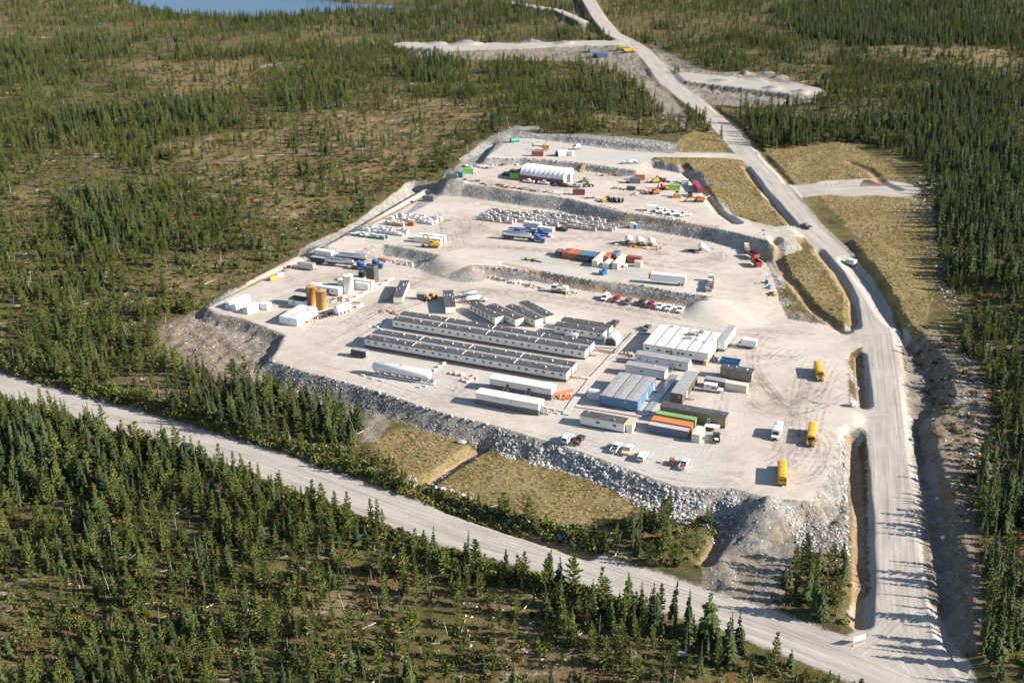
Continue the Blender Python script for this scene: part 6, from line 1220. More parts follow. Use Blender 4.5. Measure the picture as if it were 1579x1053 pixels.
_pc = cont(zp('6', 783, 390), 12.19, PURC, 'faded violet container with blue patches facing the parked pickups', ZA, 2.6, 'u', roof=roofing('pale_violet_roof', (.36, .34, .36), (.48, .46, .47)))
for x0, x1, z0, z1 in ((-5.2, -3.6, .3, 1.3), (-2.2, 1.4, .25, 1.5), (-1.2, .6, 1.5, 1.9), (3.2, 4.6, .4, 1.2)): boxpart(_pc, 'painted_patch', (x0, -1.245, z0), (x1, -1.222, z1), BLUC)
cont(zp('6', 806, 352), 12.19, ORC, 'orange-roofed container between the violet one and the green one', ZA, 2.9, 'u', h=2.9, wd=3.3, roof=roofing('orange_roof', (.46, .15, .035), (.55, .22, .07)))
cont(zp('6', 848, 300), 12.19, GRNC, 'green-roofed container against the olive trailer', ZA, 2.6, 'u', roof=roofing('green_roof', (.17, .30, .10), (.24, .36, .15)))
cont(zp('6', 1140, 465), 6.06, CREAMC, 'cream container closing the right end of the orange-topped container row', ZA, 2.7)
# parts of the kitchen yard
van_trailer('grey-roofed refrigerated trailer parked along the right side of the kitchen', *zp('5', 1262, 265), 66.4, ZA, 16.0, WHC, None, 4.0, MROOF)
def dumpster(label, px, py, z, ang, mat, L=6.0, h=1.5):
    t = vehicle('dumpster', label, 'dumpster', px, py, z, ang); hl = L / 2
    MB().box((-hl, -1.1, .15), (hl, 1.1, .3)).taper((-hl, hl, -1.15, -1.08, .3), (-hl - .2, hl + .2, -1.2, -1.12, h)).taper((-hl, hl, 1.08, 1.15, .3), (-hl - .2, hl + .2, 1.12, 1.2, h)).taper((-hl, -hl + .07, -1.08, 1.08, .3), (-hl - .2, -hl - .12, -1.12, 1.12, h)).taper((hl - .07, hl, -1.08, 1.08, .3), (hl + .12, hl + .2, -1.12, 1.12, h)).obj('bin', mat, t)
    b = MB()
    for k in range(6): x = -hl + .4 + k * (L - .8) / 5; b.box((x - .05, -1.25, .3), (x + .05, -1.15, h)); b.box((x - .05, 1.15, .3), (x + .05, 1.25, h))
    b.obj('rib', mat, t); MB().box((-hl - .25, -1.27, h), (hl + .25, -1.1, h + .1)).box((-hl - .25, 1.1, h), (hl + .25, 1.27, h + .1)).obj('rim', mat, t); MB().box((-hl + .1, -1.05, .32), (hl - .6, 1.0, .9)).obj('rubbish', BAG, t); return t
dumpster('blue open-topped waste bin beside the kitchen trailer', *zp('5', 1295, 425), ZA, GA, BLUEP, 6.2, 1.6)
# bunk trailers
def bunk(k, NL, NR, D, label, **kw):
    A, an, L = frame(NL, NR, 3.1); q = dict(wall=CREAM, roof=DROOF, lift=.35, vents=4, trim=MAROON); q.update(kw); return module('bunk_trailer', label, 'trailer', A, an, L, D, 3.1, 0, group='cream bunk trailers behind the dormitories', **q)
bunk('t1', zp('1', 525, 210), zp('1', 635, 212), 18.0, 'cream bunk trailer standing alone beside the small grey shed', win=wins('right', (2.2, 4.6, 7.5, 10.5, 13.5, 16.2), 1.1, .7, 1.4))
bunk('t2', zp('1', 1160, 335), zp('1', 1280, 330), 17.5, 'cream bunk trailer between the yellow loader and the tank trucks')
# angled four: the long axis runs towards the lower right, so the near long side is the left one
def bunk4(NLc, FLc, label, wn, doors=()):
    """NLc: roof corner at the lower right end of the near side, FLc: its upper left end"""
    A, an, L = frame(FLc, NLc, 3.1); return module('bunk_trailer', label, 'trailer', A, an, 17.6, 3.66, 3.1, 0, wall=CREAM, roof=DROOF, trim=MAROON, lift=.35, vents=3, win=wn, doors=doors, group='cream bunk trailers behind the dormitories')
bunk4(zp('2', 275, 310), zp('2', 20, 172), 'leftmost of the four slanted cream bunk trailers, beside the tank trucks', wins('front', (1.8, 4.4, 7, 9.6, 12.2, 15), .9, .95, 1.7))
bunk4(zp('2', 467, 325), zp('2', 195, 195), 'second from the left of the four slanted cream bunk trailers', wins('front', (13.0, 15.8), 1.4, 1.0, .85))
bunk4(zp('2', 657, 330), zp('2', 375, 200), 'third from the left of the four slanted cream bunk trailers', wins('front', (13.2, 15.8), 1.4, 1.0, .85))
bunk4(zp('2', 770, 302), zp('2', 508, 162), 'rightmost of the four slanted cream bunk trailers', wins('front', (3, 8), 1.4, 1.0, .85))
_b1 = cab2(zp('2', 848, 385), zp('2', 1315, 462), 3.2, 'bunk_trailer', 'cream bunk trailer with six windows facing the dormitories', 'trailer', D=3.66, ang=GA, L=18.3, wall=CREAM, roof=DROOF, trim=MAROON, lift=.35, vents=3, win=wins('front', (1.7, 4.4, 7.8, 10.5, 13.9, 16.7), 1.5, 1.15, .9))
_o = _b1.location; _n = np.array([_o[0], _o[1]]) + VV * 5.3 + UU * .6
module('bunk_trailer', 'cream bunk trailer hidden behind the six-windowed one beside a black car', 'trailer', _n, GA, 18.3, 3.66, 3.2, 0, wall=CREAM, roof=DROOF, trim=MAROON, lift=.35, vents=3, doors=[('right', 1.8, .4, WHITE)])
_x = P(*zp('1', 850, 262), 0); module('shed', 'small grey shed in front of the lone bunk trailer', 'shed', _x - UU * 1.4, -12, 3.0, 2.6, 2.5, 0, wall=DGREY, roof=MROOF, lift=.05, doors=[('right', 1.3, .06, DARK)])
def rounded_shelter(label, px, py, z, ang, L, wd, h, name='fabric_shelter'):
    t = vehicle(name, label, 'shelter', px, py, z, ang); pr = [(wd / 2, 0)] + [(wd / 2 * math.cos(math.pi * i / 12), h * .35 + h * .65 * math.sin(math.pi * i / 12)) for i in range(13)] + [(-wd / 2, 0)]
    MB().prism(pr, -L / 2, L / 2, 'x', smooth=True).obj('fabric_cover', TARP, t); b = MB()
    for k in range(3): x = -L / 2 + .02 + k * (L - .04) / 2; b.add([(x, y * 1.015, zz * 1.012 + .01) for y, zz in pr] + [(x + .12, y * 1.015, zz * 1.012 + .01) for y, zz in pr], [(i, i + 1, len(pr) + i + 1, len(pr) + i) for i in range(len(pr) - 1)])
    b.obj('hoop', STEEL, t); MB().prism([(y * .8, zz * .8) for y, zz in pr], -L / 2 - .02, -L / 2 - .005, 'x').obj('doorway', DARK, t); return t
rounded_shelter('white arched fabric shelter at the end of the boardwalk', *zp('5', 340, 255), ZA, 66.4, 5.4, 4.6, 3.4)
def tarp_box(label, px, py, z, ang, L, wd, h, name='tarp_covered_load'):
    t = vehicle(name, label, 'covered load', px, py, z, ang); hl, hw = L / 2, wd / 2
    MB().taper((-hl, hl, -hw, hw, 0), (-hl * .97, hl * .97, -hw * .9, hw * .9, h * .82)).taper((-hl * .97, hl * .97, -hw * .9, hw * .9, h * .82), (-hl * .85, hl * .85, -hw * .55, hw * .55, h)).obj('tarp', TARP, t)
    b = MB()
    for k in range(4): x = -hl * .8 + k * hl * 1.6 / 3; b.bar((x, -hw * 1.01, .1), (x, -hw * .92, h * .83), .03); b.bar((x, hw * 1.01, .1), (x, hw * .92, h * .83), .03)
    b.obj('rope', DARK, t); return t
tarp_box('white tarp-wrapped box at the front left of the blue hall', *zp('5', 198, 700), ZA, GA, 4.6, 2.6, 2.7)
htank('small white horizontal tank behind the second dormitory row', *P(*zp('2', 1017, 510), 0), ZA, GA, 5.0, .7, TARP, 1.35)

# ------------------------------------------------------------------ boardwalks
def walkway(label, pts, wd=2.0, mat=WOOD, z=ZA, rail=None, hgt=.28, name='boardwalk'):
    pl = PL(pts, z); t = thing(name, label, 'walkway', pl[0][0], pl[0][1], z)
    for i in range(len(pl) - 1):
        a, b = pl[i] - pl[0], pl[i + 1] - pl[0]; d = b - a; L = np.hypot(*d); an = math.atan2(d[1], d[0]); q = MB(); e = wd * .5 if i < len(pl) - 2 else 0
        n = max(1, int(L / 2.4))
        for k in range(n): q.box((k * (L + e) / n + .015, -wd / 2, hgt - .07 + .012 * (k % 2) + .003 * i), ((k + 1) * (L + e) / n - .015, wd / 2, hgt + .012 * (k % 2) + .003 * i))
        q.obj('deck', mat, t, (a[0], a[1], 0), an); j = MB()
        for y in (-wd * .38, wd * .38): j.box((.1, y - .08, 0), (L - .1, y + .08, hgt - .075))
        j.obj('joist', DARK, t, (a[0], a[1], 0), an)
        if rail and i in rail:
            r_ = MB(); m = max(2, int(L / 2.2))
            for k in range(m + 1): r_.bar((L * k / m, wd / 2 - .05, hgt), (L * k / m, wd / 2 - .05, hgt + 1.0), .045)
            r_.bar((0, wd / 2 - .05, hgt + 1.0), (L, wd / 2 - .05, hgt + 1.0), .05); r_.bar((0, wd / 2 - .05, hgt + .55), (L, wd / 2 - .05, hgt + .55), .035); r_.obj('railing', WOOD, t, (a[0], a[1], 0), an)
    return t
walkway('long weathered boardwalk from the kitchen corner down past the dormitory ends', [zp('5', 520, 178), zp('5', 360, 345), zp('5', 180, 545), zp('5', 20, 745), (872, 640)], 2.2, rail=(0,))
walkway('metal walkway between the blue hall and the dark trailer', [zp('5', 850, 520), zp('5', 770, 620), zp('5', 620, 820)], 2.3, STEEL, name='metal_walkway')
walkway('short boardwalk linking the second dormitory to the long boardwalk', [zp('5', 190, 285), zp('5', 395, 300)], 1.7)
walkway('short boardwalk reaching the end of the first dormitory', [zp('4', 1380, 330), zp('4', 1520, 350)], 1.7)
walkway('short boardwalk at the corner of the near white-roofed trailer', [zp('4', 935, 690), zp('4', 1200, 745)], 1.7)
walkway('boardwalk past the front of the blue hall to the metal walkway', [zp('5', 40, 770), zp('5', 260, 800), zp('5', 560, 850), zp('5', 640, 830)], 1.8)
walkway('boardwalk crossing to the pale grey trailers behind the blue hall', [zp('5', 335, 400), zp('5', 470, 408)], 1.5, rail=(0,))
walkway('boardwalk beside the shaded gravel at the kitchen corner', [zp('5', 520, 180), zp('5', 640, 178)], 1.6)
def pipe_rack(label, a, b, z, n=3, mat=None):
    A, B = P(*a, z), P(*b, z); d = B - A; L = np.hypot(*d); t = thing('utility_pipes', label, 'pipes', A[0], A[1], z, math.degrees(math.atan2(d[1], d[0])))
    for k in range(n): MB().cyl((0, k * .4, .35), (L, k * .4, .35), .11, n=7).obj('pipe', mat or (ORANGE if k % 2 else STEEL), t)
    b = MB()
    for k in range(max(2, int(L / 3))): x = .3 + k * (L - .6) / max(1, int(L / 3) - 1); b.box((x - .08, -.2, 0), (x + .08, n * .4, .23))
    b.obj('sleeper', LUMBER, t)
pipe_rack('orange and steel utility pipes between the dormitory ends', zp('5', 190, 320), zp('5', 350, 350), ZA, 4); pipe_rack('orange hoses laid beside the near white-roofed trailers', zp('4', 1090, 560), zp('4', 1300, 500), ZA, 5, ORANGE); pipe_rack('utility pipes running along the front of the blue hall', zp('5', 90, 770), zp('5', 430, 800), ZA, 2); pipe_rack('utility pipes by the boardwalk crossing behind the second dormitory', zp('5', 390, 350), zp('5', 520, 370), ZA, 4)
# ------------------------------------------------------------------ gas tank and the things round it
_a, _b = P(*zp('3', 225, 350), 2.7), P(*zp('3', 880, 455), 2.7); _d = _b - _a
htank('long white gas tank on a skid in front of the dormitories', *((_a + _b) / 2), ZA, math.degrees(math.atan2(_d[1], _d[0])), float(np.hypot(*_d)) + 1.6, 1.55, WHITE, 2.75, saddles=2, skid=True)
cargo_trailer('dark enclosed trailer parked at the left end of the first dormitory', *zp('1', 125, 945), GA + 180, ZA, 5.6, 2.6, DARK)
def blocks(lst, label, group, z=ZA, s=(1.5, .7, .7)):
    me = cached(('block', s), lambda: MB().taper((-s[0] / 2, s[0] / 2, -s[1] / 2, s[1] / 2, 0), (-s[0] / 2 + .05, s[0] / 2 - .05, -s[1] / 2 + .05, s[1] / 2 - .05, s[2])).box((-.15, -.06, s[2]), (.15, .06, s[2] + .08)).mesh('concrete_block', CONC))
    for i, p in enumerate(lst):
        x, y = P(p[0], p[1], z); o = part('concrete_block', me, None, (x, y, z), R((p[2] if len(p) > 2 else GA) + 8 * (rng.random() - .5))); tag(o, label[i] if isinstance(label, list) else label, 'concrete block', group)
blocks([(*zp('3', 955, 410), 45), (*zp('3', 1005, 365), 45), (*zp('3', 1060, 328), 45)], ['white concrete block nearest the gas tank end', 'middle white concrete block behind the gas tank', 'white concrete block nearest the first dormitory'], 'blocks by the gas tank')
blocks([zp('3', 75, 470), zp('3', 180, 505), zp('3', 300, 535), zp('3', 140, 435), zp('3', 760, 615), zp('3', 830, 600)], ['leftmost concrete block in front of the gas tank', 'second concrete block in front of the gas tank', 'third concrete block in front of the gas tank', 'concrete block behind the leftmost one by the gas tank', 'slab block under the right end of the gas tank', 'small block beside the gas tank pump frame'], 'blocks by the gas tank', s=(1.4, .7, .5))
def sacks(label, px, py, z, ang, nx, ny, mats, s=(.9, .9, .8), name='sack_row'):
    t = vehicle(name, label, 'sacks', px, py, z, ang)
    for i in range(nx):
        for j in range(ny):
            m = mats[int(rng.integers(0, len(mats)))]; part('sack', cached(('sack', m.name), lambda: MB().taper((-.42, .42, -.42, .42, 0), (-.46, .46, -.46, .46, .45)).taper((-.46, .46, -.46, .46, .45), (-.25, .25, -.25, .25, .85)).mesh('sack', m)), t, ((i - nx / 2) * 1.0, (j - ny / 2) * 1.0, 0), rng.random())
sacks('white and orange sacks piled left of the white-roofed trailers', *zp('3', 1250, 450), ZA, GA, 5, 2, [WHITE, WHITE, ORANGE]); sacks('white and red sacks stacked behind the near white-roofed trailer', *zp('3', 1375, 510), ZA, 50, 5, 3, [WHITE, WHITE, WHITE, RED])
def junk(label, px, py, z, ang, L, wd, n, mats, name='scrap_heap', cat='scrap', hmax=.8):
    t = vehicle(name, label, cat, px, py, z, ang)
    for k in range(n):
        m = mats[int(rng.integers(0, len(mats)))]; typ = rng.integers(0, 4); x, y = (rng.random() - .5) * L, (rng.random() - .5) * wd; rz = (rng.random() - .5) * 2.4; q = rng.random()
        if typ == 0: part('crate', cached(('crate', m.name), lambda: MB().box((-.5, -.4, 0), (.5, .4, .6)).box((-.55, -.45, .6), (.55, .45, .66)).mesh('crate', m)), t, (x, y, 0), rz, 0, (.7 + q, .7 + q, .5 + hmax * q))
        elif typ == 1: part('pipe', cached(('jpipe', m.name), lambda: MB().cyl((-1.6, 0, .14), (1.6, 0, .14), .14, n=7).mesh('pipe', m)), t, (x, y, .1 * q), rz, 0, (.6 + q, 1, 1))
        elif typ == 2: part('board', cached(('jboard', m.name), lambda: MB().box((-1.5, -.5, 0), (1.5, .5, .12)).mesh('board', m)), t, (x, y, .05 + .2 * q), rz, .08, (.6 + q, .8, 1))
        else: part('drum', cached(('jdrum', m.name), lambda: MB().rev([(.01, 0), (.29, 0), (.30, .3), (.29, .6), (.30, .88), (.01, .88)], 10).mesh('drum', m)), t, (x, y, 0), rz)
    return t
junk('blue and white panels lying in the shade left of the second dormitory', *zp('1', 300, 592), ZA, GA, 5, 1.5, 7, [BLUEP, WHITE]); junk('scattered brown planks on the gravel behind the dormitories', *zp('1', 460, 405), ZA, GA, 7, 2, 9, [LUMBER, BROWN, WOOD], hmax=.2); junk('orange hoses and debris at the corner of the boardwalk', *zp('4', 1195, 570), ZA, 20, 4.5, 2.5, 12, [ORANGE, ORANGE, LUMBER]); junk('pale boards under the ochre-trimmed trailer ends', *zp('4', 1010, 750), ZA, GA, 4, 2, 6, [WOOD, LUMBER]); junk('air units and drums at the right front corner of the kitchen', *zp('5', 1165, 385), ZA, 66, 4, 2, 8, [STEEL, DARK, BLUEP]); junk('pink boards beside the crossing boardwalk', *zp('5', 455, 350), ZA, GA, 6, 2, 8, [LUMBER, BAG]); junk('rubbish and pipes at the foot of the rusty tanks', *zp('8', 985, 435), ZA, 40, 8, 3, 16, [BROWN, STEEL, WHITE, RED]); junk('steel frames between the white generator hall and the round tank', *zp('8', 890, 570), ZA, 40, 7, 3, 14, [DARK, STEEL, BROWN]); junk('boards in front of the white generator hall', *zp('8', 790, 610), ZA, 30, 6, 2.5, 8, [WOOD, LUMBER])
# ------------------------------------------------------------------ the power and fuel corner
cab2(zp('8', 527, 565), zp('8', 673, 590), 2.9, 'generator_hall', 'low white generator hall in front of the rusty tanks', 'building', D=13.0, ang=-24.6, L=7.8, wall=WSHEET, roof=WROOF, lift=.1, roofseams=2, win=[('front', 4.0, 1.5, .6, .4)], doors=[('right', 4, .12, WHITE), ('right', 9, .12, WHITE)], vents=2)
vtank('right rust-ochre vertical tank beside the white generator hall', *P(496.3, 476.0, 0), ZA, 2.05, 7.4, RUST, 20); vtank('left rust-ochre vertical tank beside the dark-roofed shed', *P(481.2, 469.0, 0), ZA, 1.95, 7.3, RUST, -20, True)
vtank('white vertical tank between the white trailer and generator containers', *P(537.7, 451.0, 0), ZA, 2.1, 7.2, WHITE, 30)
def cooler(label, px, py, z, ang):
    t = vehicle('cooling_tower', label, 'tower', px, py, z, ang); MB().box((-1.9, -1.7, 0), (1.9, 1.7, 6.6)).obj('casing', DGREY, t); b = MB()
    for k in range(7): x = -1.75 + k * .58; b.box((x - .06, -1.78, .2), (x + .06, -1.7, 6.5))
    for k in range(6): y = -1.5 + k * .6; b.box((1.9, y - .05, .2), (1.98, y + .05, 6.5))
    for zz in (1.5, 3.2, 4.9): b.box((1.9, -1.7, zz), (2.0, 1.7, zz + .12)); b.box((-1.9, -1.8, zz), (1.9, -1.7, zz + .12))
    b.obj('louvre', DARK, t); MB().cyl((-.8, 0, 6.6), (-.8, 0, 7.1), .7, n=14).cyl((.9, 0, 6.6), (.9, 0, 7.1), .7, n=14).obj('fan_housing', DARK, t)
cooler('tall dark ribbed tower beside the generator containers', 574.5, 434.5, ZA, GA); vtank('low black tank behind the white generator containers', *P(558.5, 427.5, 0), ZA, 1.5, 2.3, BLACK, 0, False)
cab2(zp('8', 600, 425), zp('8', 735, 447), 2.6, 'shed', 'white shed with a dark roof left of the rusty tanks', 'shed', D=4.5, ang=GA, L=7.0, wall=WSHEET, roof=DROOF, lift=.1, doors=[('front', 2.4, .12, WHITE)])
cab2(zp('8', 770, 310), zp('8', 1018, 352), 3.1, 'office_trailer', 'white trailer with blue trim beside the white vertical tank', 'trailer', D=3.3, ang=GA, L=13.2, wall=WSHEET, roof=WROOF, trim=BLUEP, lift=.5, win=wins('front', (2.0, 10.6), 1.5, .8, .8), doors=[('front', 8.6, .5, BLUEP)])
cont(zp('8', 1140, 290), 6.06, WHC, 'white generator container right of the white vertical tank', ZA, 2.9, 'u', h=2.9); cont(zp('f', 545, 440), 9.0, CREAMC, 'cream generator container behind the white one', ZA, 3.4, 'u', h=3.4); cont(zp('8', 998, 268), 3.0, WHC, 'small white container left of the white vertical tank', ZA, 2.6, 'u')
htank('round white horizontal tank on legs at the corner of the fuel yard', *P(*zp('8', 1045, 540), 0), ZA, 48, 7.2, 1.5, TARP, 2.1, saddles=4)
for i, (x, y) in enumerate(((1125, 440), (1180, 408), (1237, 378), (1330, 338), (1385, 307), (1435, 275))): _p = P(*zp('8', x, y), 0); barrier(_p[0], _p[1], 0, 48, ['concrete barrier nearest the round white tank', 'second concrete barrier from the round white tank', 'third concrete barrier along the fuel yard', 'fourth concrete barrier along the fuel yard', 'fifth concrete barrier along the fuel yard', 'concrete barrier nearest the dark tower'][i], 'barriers along the fuel yard')
for x, y, an, lb in ((1160, 465, -15, 'concrete barrier lying crosswise in front of the round tank'), (1182, 488, 48, 'concrete barrier standing off in the drive by the round tank')): _p = P(*zp('8', x, y), 0); barrier(_p[0], _p[1], 0, an, lb)
for (x, y, L, wd, h, lb) in ((195, 470, 11.0, 2.6, 2.6, 'longest white tarp-covered load at the far left of the yard'), (205, 505, 5.8, 2.8, 2.5, 'middle white tarp-covered load at the left edge of the yard'), (305, 525, 6.6, 2.8, 2.5, 'white tarp-covered load beside the white cube')): tarp_box(lb, *zp('8', x, y), ZA, 58, L, wd, h)
_p = P(*zp('8', 373, 510), 0); module('shed', 'small white cube-shaped hut at the left edge of the yard', 'hut', _p, GA, 3.3, 3.0, 2.3, 0, wall=WSHEET, roof=WROOF, lift=.1)
def roll(label, px, py, z, ang, L, r, mat, name='culvert_pipe'):
    t = vehicle(name, label, 'pipe', px, py, z, ang); MB().rev([(r, -L / 2), (r, L / 2), (r * .86, L / 2), (r * .86, -L / 2), (r, -L / 2)], 16, axis='x', c=(0, 0, r)).obj('pipe_wall', mat, t); b = MB()
    for k in range(4): x = -L / 2 + .2 + k * (L - .4) / 3; b.rev([(r * 1.05, x - .08), (r * 1.05, x + .08)], 16, axis='x', c=(0, 0, r))
    b.obj('rib', mat, t)
roll('yellow pipe roll at the left edge of the yard', *zp('8', 482, 272), ZA, 45, 3.6, .8, CATY); roll('white pipe roll beyond the yellow one', *zp('8', 535, 247), ZA, 45, 2.8, .85, TARP)
# ------------------------------------------------------------------ tank trucks by the berm
tractor_unit('blue semi tractor coupled to the near polished tank trailer', *zp('8', 1195, 186), GA, ZA, CABB); tank_trailer('near polished tank trailer behind the blue tractor', *zp('8', 1025, 160), GA + 8, ZA, 12.5, 1.05, 2.3)
tractor_unit('blue semi tractor beside the dark tower', *zp('8', 1318, 170), GA, ZA, CABB); tank_trailer('far polished tank trailer parked behind the near one', *zp('8', 1130, 118), GA + 8, ZA, 13.0, 1.05, 2.3)
cargo_trailer('grey enclosed trailer at the left end of the tank trailers', *zp('8', 755, 185), GA, ZA, 6.8, 2.9, STEEL); cargo_trailer('dark trailer between the grey and the polished tank trailers', *zp('8', 845, 135), GA, ZA, 6.0, 2.7, DARK); van_trailer('short white box trailer behind the dark trailer', *zp('8', 900, 92), GA, ZA, 8.0, WHC, None, 3.4)
junk('orange and white scrap at the left of the grey trailer', *zp('8', 630, 170), ZA, 40, 8, 2.5, 12, [ORANGE, WHITE, BROWN]); junk('row of scrap and red parts at the foot of the left berm', *zp('c', 640, 740), ZA, GA, 12, 2, 16, [RED, WHITE, STEEL, BROWN]); junk('dark and white scrap at the right end of the left berm', *zp('c', 900, 790), ZA, GA, 11, 2, 12, [WHITE, DARK, STEEL])
cargo_trailer('white covered trailer below the second berm', *zp('d', -10, 830), GA, ZA, 4.4, 1.9, WHITEV) if False else cargo_trailer('low white covered trailer at the left end of the second berm', *zp('c', 1360, 872), GA, ZA, 4.2, 1.9, WHITEV)

# ------------------------------------------------------------------ vehicles of the lowest yard
VA = 66.4
school_bus('yellow school bus standing alone in the upper right lot, nose towards us', *zp('7', 597, 222), 262, L=10.4)
school_bus('yellow school bus beside the white shuttle, nose towards us', *zp('7', 546, 665), 253, L=11.2); school_bus('yellow school bus showing its rear, nearest the gravel heap', *zp('7', 340, 925), 77.5, L=11.2)
shuttle('white shuttle bus with a purple stripe between the yellow buses', *zp('7', 305, 640), 248)
box_truck('white box truck right of the kitchen', *zp('5', 1425, 290), GA + 176)
pickup('white pickup with a camper shell by the charcoal hut', *zp('5', 1160, 650), ZA, GA + 4, WHITEV, cap=True)
pickup('dark grey pickup at the top corner of the kitchen boardwalk', *zp('5', 617, 150), ZA, VA, GREYV, load=STEEL); suv('black car at the end of the rear bunk trailer', *zp('5', 355, 112), ZA, VA, BLACKV)
suv('white van at the left end of the front parking row', *zp('6', 130, 525), ZA, VA, WHITEV, van=True); pickup('black pickup beside the white van in the front row', *zp('6', 225, 535), ZA, VA, BLACKV, load=REDC); pickup('white pickup with a dark bed left of the flat deck pickup', *zp('6', 525, 595), ZA, VA, WHITEV, load=DARK); pickup('white pickup with a wooden flat deck', *zp('6', 620, 615), ZA, VA, WHITEV, flat=True); suv('white utility car in the middle of the front row', *zp('6', 742, 668), ZA, VA, WHITEV); pickup('white pickup with red cargo at the right end of the front row', *zp('6', 1078, 730), ZA, VA, WHITEV, load=RED)
def utv(label, px, py, z, ang, mat):
    t = vehicle('utility_buggy', label, 'buggy', px, py, z, ang); mpart(t, 'body', 'uv1', lambda b: b.prism([(-1.5, .4), (1.4, .4), (1.5, .75), (.7, 1.0), (-.2, .7), (-1.5, .85)], -.72, .72), mat); mpart(t, 'roll_cage', 'uv2', lambda b: [b.bar((x, y, .8), (x * .7, y * .9, 1.8), .04) for x in (.7, -.3) for y in (-.65, .65)] and b, DARK); mpart(t, 'roof', 'uv3', lambda b: b.box((-.35, -.65, 1.8), (.6, .65, 1.86)), mat); mpart(t, 'seat', 'uv4', lambda b: b.box((-.3, -.6, .72), (.1, .6, .95)), BLACK); mpart(t, 'bed', 'uv5', lambda b: b.box((-1.45, -.68, .86), (-.4, .68, .92)), BLACK); wheels(t, [(1.05, -.7), (1.05, .7), (-1.05, -.7), (-1.05, .7)], .33, .25)
utv('red open buggy beside the white pickup in the front row', *zp('6', 977, 712), ZA, VA, paint('buggy_red', (.36, .07, .04), .45))
pickup('black pickup nosed in at the cream container end', *zp('6', 1340, 515), ZA, 80, BLACKV, load=WHITE); deck_trailer('small white flat trailer behind the cream container', *zp('6', 1305, 432), GA, ZA, 4.2, WHITE)
RW = 246.5
for (x, y, kind, lb) in ((72, 640, 'van', 'white van at the left end of the row under the berm'), (155, 652, REDV, 'bright red pickup beside the white van under the berm'), (250, 672, GREYV, 'grey pickup third from the left under the berm'), (362, 680, BLACKV, 'near-black pickup fourth from the left under the berm'), (432, 697, paint('dark_red_car_paint', (.15, .018, .03), .32), 'dark red pickup in the middle of the row under the berm'), (515, 710, WHITEV, 'first of three white pickups at the right end of the berm row'), (590, 722, WHITEV, 'middle of three white pickups at the right end of the berm row'), (680, 737, WHITEV, 'last white pickup at the right end of the berm row')):
    if kind == 'van': suv(lb, *zp('e', x, y), ZA, RW, WHITEV, van=True)
    else: pickup(lb, *zp('e', x, y), ZA, RW, kind, group='pickups parked in a row under the berm')
loader('yellow wheel loader between two bunk trailers', *zp('1', 985, 250), 215, ZA, CATY, .85)
tank_trailer('silver vacuum tank beside the slanted bunk trailers', *zp('2', 15, 122), 25, ZA, 7.0, .95, 2.0, group=None); tank_trailer('white vacuum tank in front of the silver one', *zp('2', 60, 165), 25, ZA, 6.0, .9, 1.9, WHITE)
box_truck('white truck cab at the head of the vacuum tanks', *zp('2', 118, 148), -15) if False else pickup('white service truck at the head of the vacuum tanks', *zp('2', 128, 152), ZA, -12, WHITEV, flat=True)
def snow_machine(label, px, py, z, ang):
    t = vehicle('tracked_carrier', label, 'tracked vehicle', px, py, z, ang)
    for q in (-1, 1): MB().prism([(-3.2, .2), (-2.8, 0), (2.8, 0), (3.2, .3), (2.9, .8), (-2.9, .8)], q * 1.2 - .35, q * 1.2 + .35).obj('track', DARK, t)
    MB().box((-3.2, -1.3, .85), (3.2, 1.3, 1.15)).obj('deck', LUMBER, t); MB().taper((1.0, 3.2, -1.25, 1.25, 1.15), (1.2, 2.8, -1.1, 1.1, 3.0)).obj('cab', WHITEV, t); MB().taper((.96, 3.24, -1.27, 1.27, 1.95), (1.16, 2.92, -1.14, 1.14, 2.7)).obj('cab_window', GLASS, t); MB().taper((-3.2, -1.2, -1.25, 1.25, 1.15), (-3.1, -1.3, -1.1, 1.1, 2.8)).obj('engine_box', WHITEV, t); MB().bar((-1.0, .6, 1.2), (.9, .6, 2.2), .12).obj('lift_arm', CATY, t)
snow_machine('white tracked carrier with a wooden deck below the second berm', *zp('d', 875, 925), ZA, GA + 180)
junk('timber and scrap right of the white tracked carrier', *zp('d', 1000, 940), ZA, 20, 5, 2, 9, [LUMBER, WOOD, DARK]); junk('line of pipes, drums and yellow parts below the second berm', *zp('d', 400, 825), ZA, GA - 2, 18, 1.8, 22, [STEEL, WOOD, CATY, DARK, WHITE]); junk('timber stack left of the tracked carrier', *zp('d', 620, 880), ZA, GA, 8, 2, 10, [LUMBER, WOOD, BROWN], hmax=.3); junk('white pipes and debris at the left foot of the second berm', *zp('d', 150, 770), ZA, GA, 15, 1.6, 14, [STEEL, WHITE, WOOD]); junk('brown planks beside the low white trailer', *zp('c', 1500, 890), ZA, GA, 5, 1.5, 6, [LUMBER, BROWN], hmax=.2)
def light_tower(label, px, py, z, ang):
    t = vehicle('light_tower', label, 'light tower', px, py, z, ang); MB().box((-1.0, -.6, .5), (1.0, .6, 1.5)).obj('generator', WHITE, t); MB().bar((.6, 0, 1.5), (.6, 0, 6.2), .07).obj('mast', STEEL, t)
    for y in (-.55, .55):
        for zz in (5.8, 6.3): MB().box((.5, y - .22, zz - .18), (.7, y + .22, zz + .18)).obj('lamp', LAMP, t)
    MB().bar((.6, -.8, 6.05), (.6, .8, 6.05), .04).bar((1.0, 0, .5), (2.0, 0, .4), .05).obj('crossbar', DARK, t); wheels(t, [(0, -.75), (0, .75)], .33, .2)
light_tower('light tower by the gap in the roadside ditch', 1316, 626, ZA, 30)
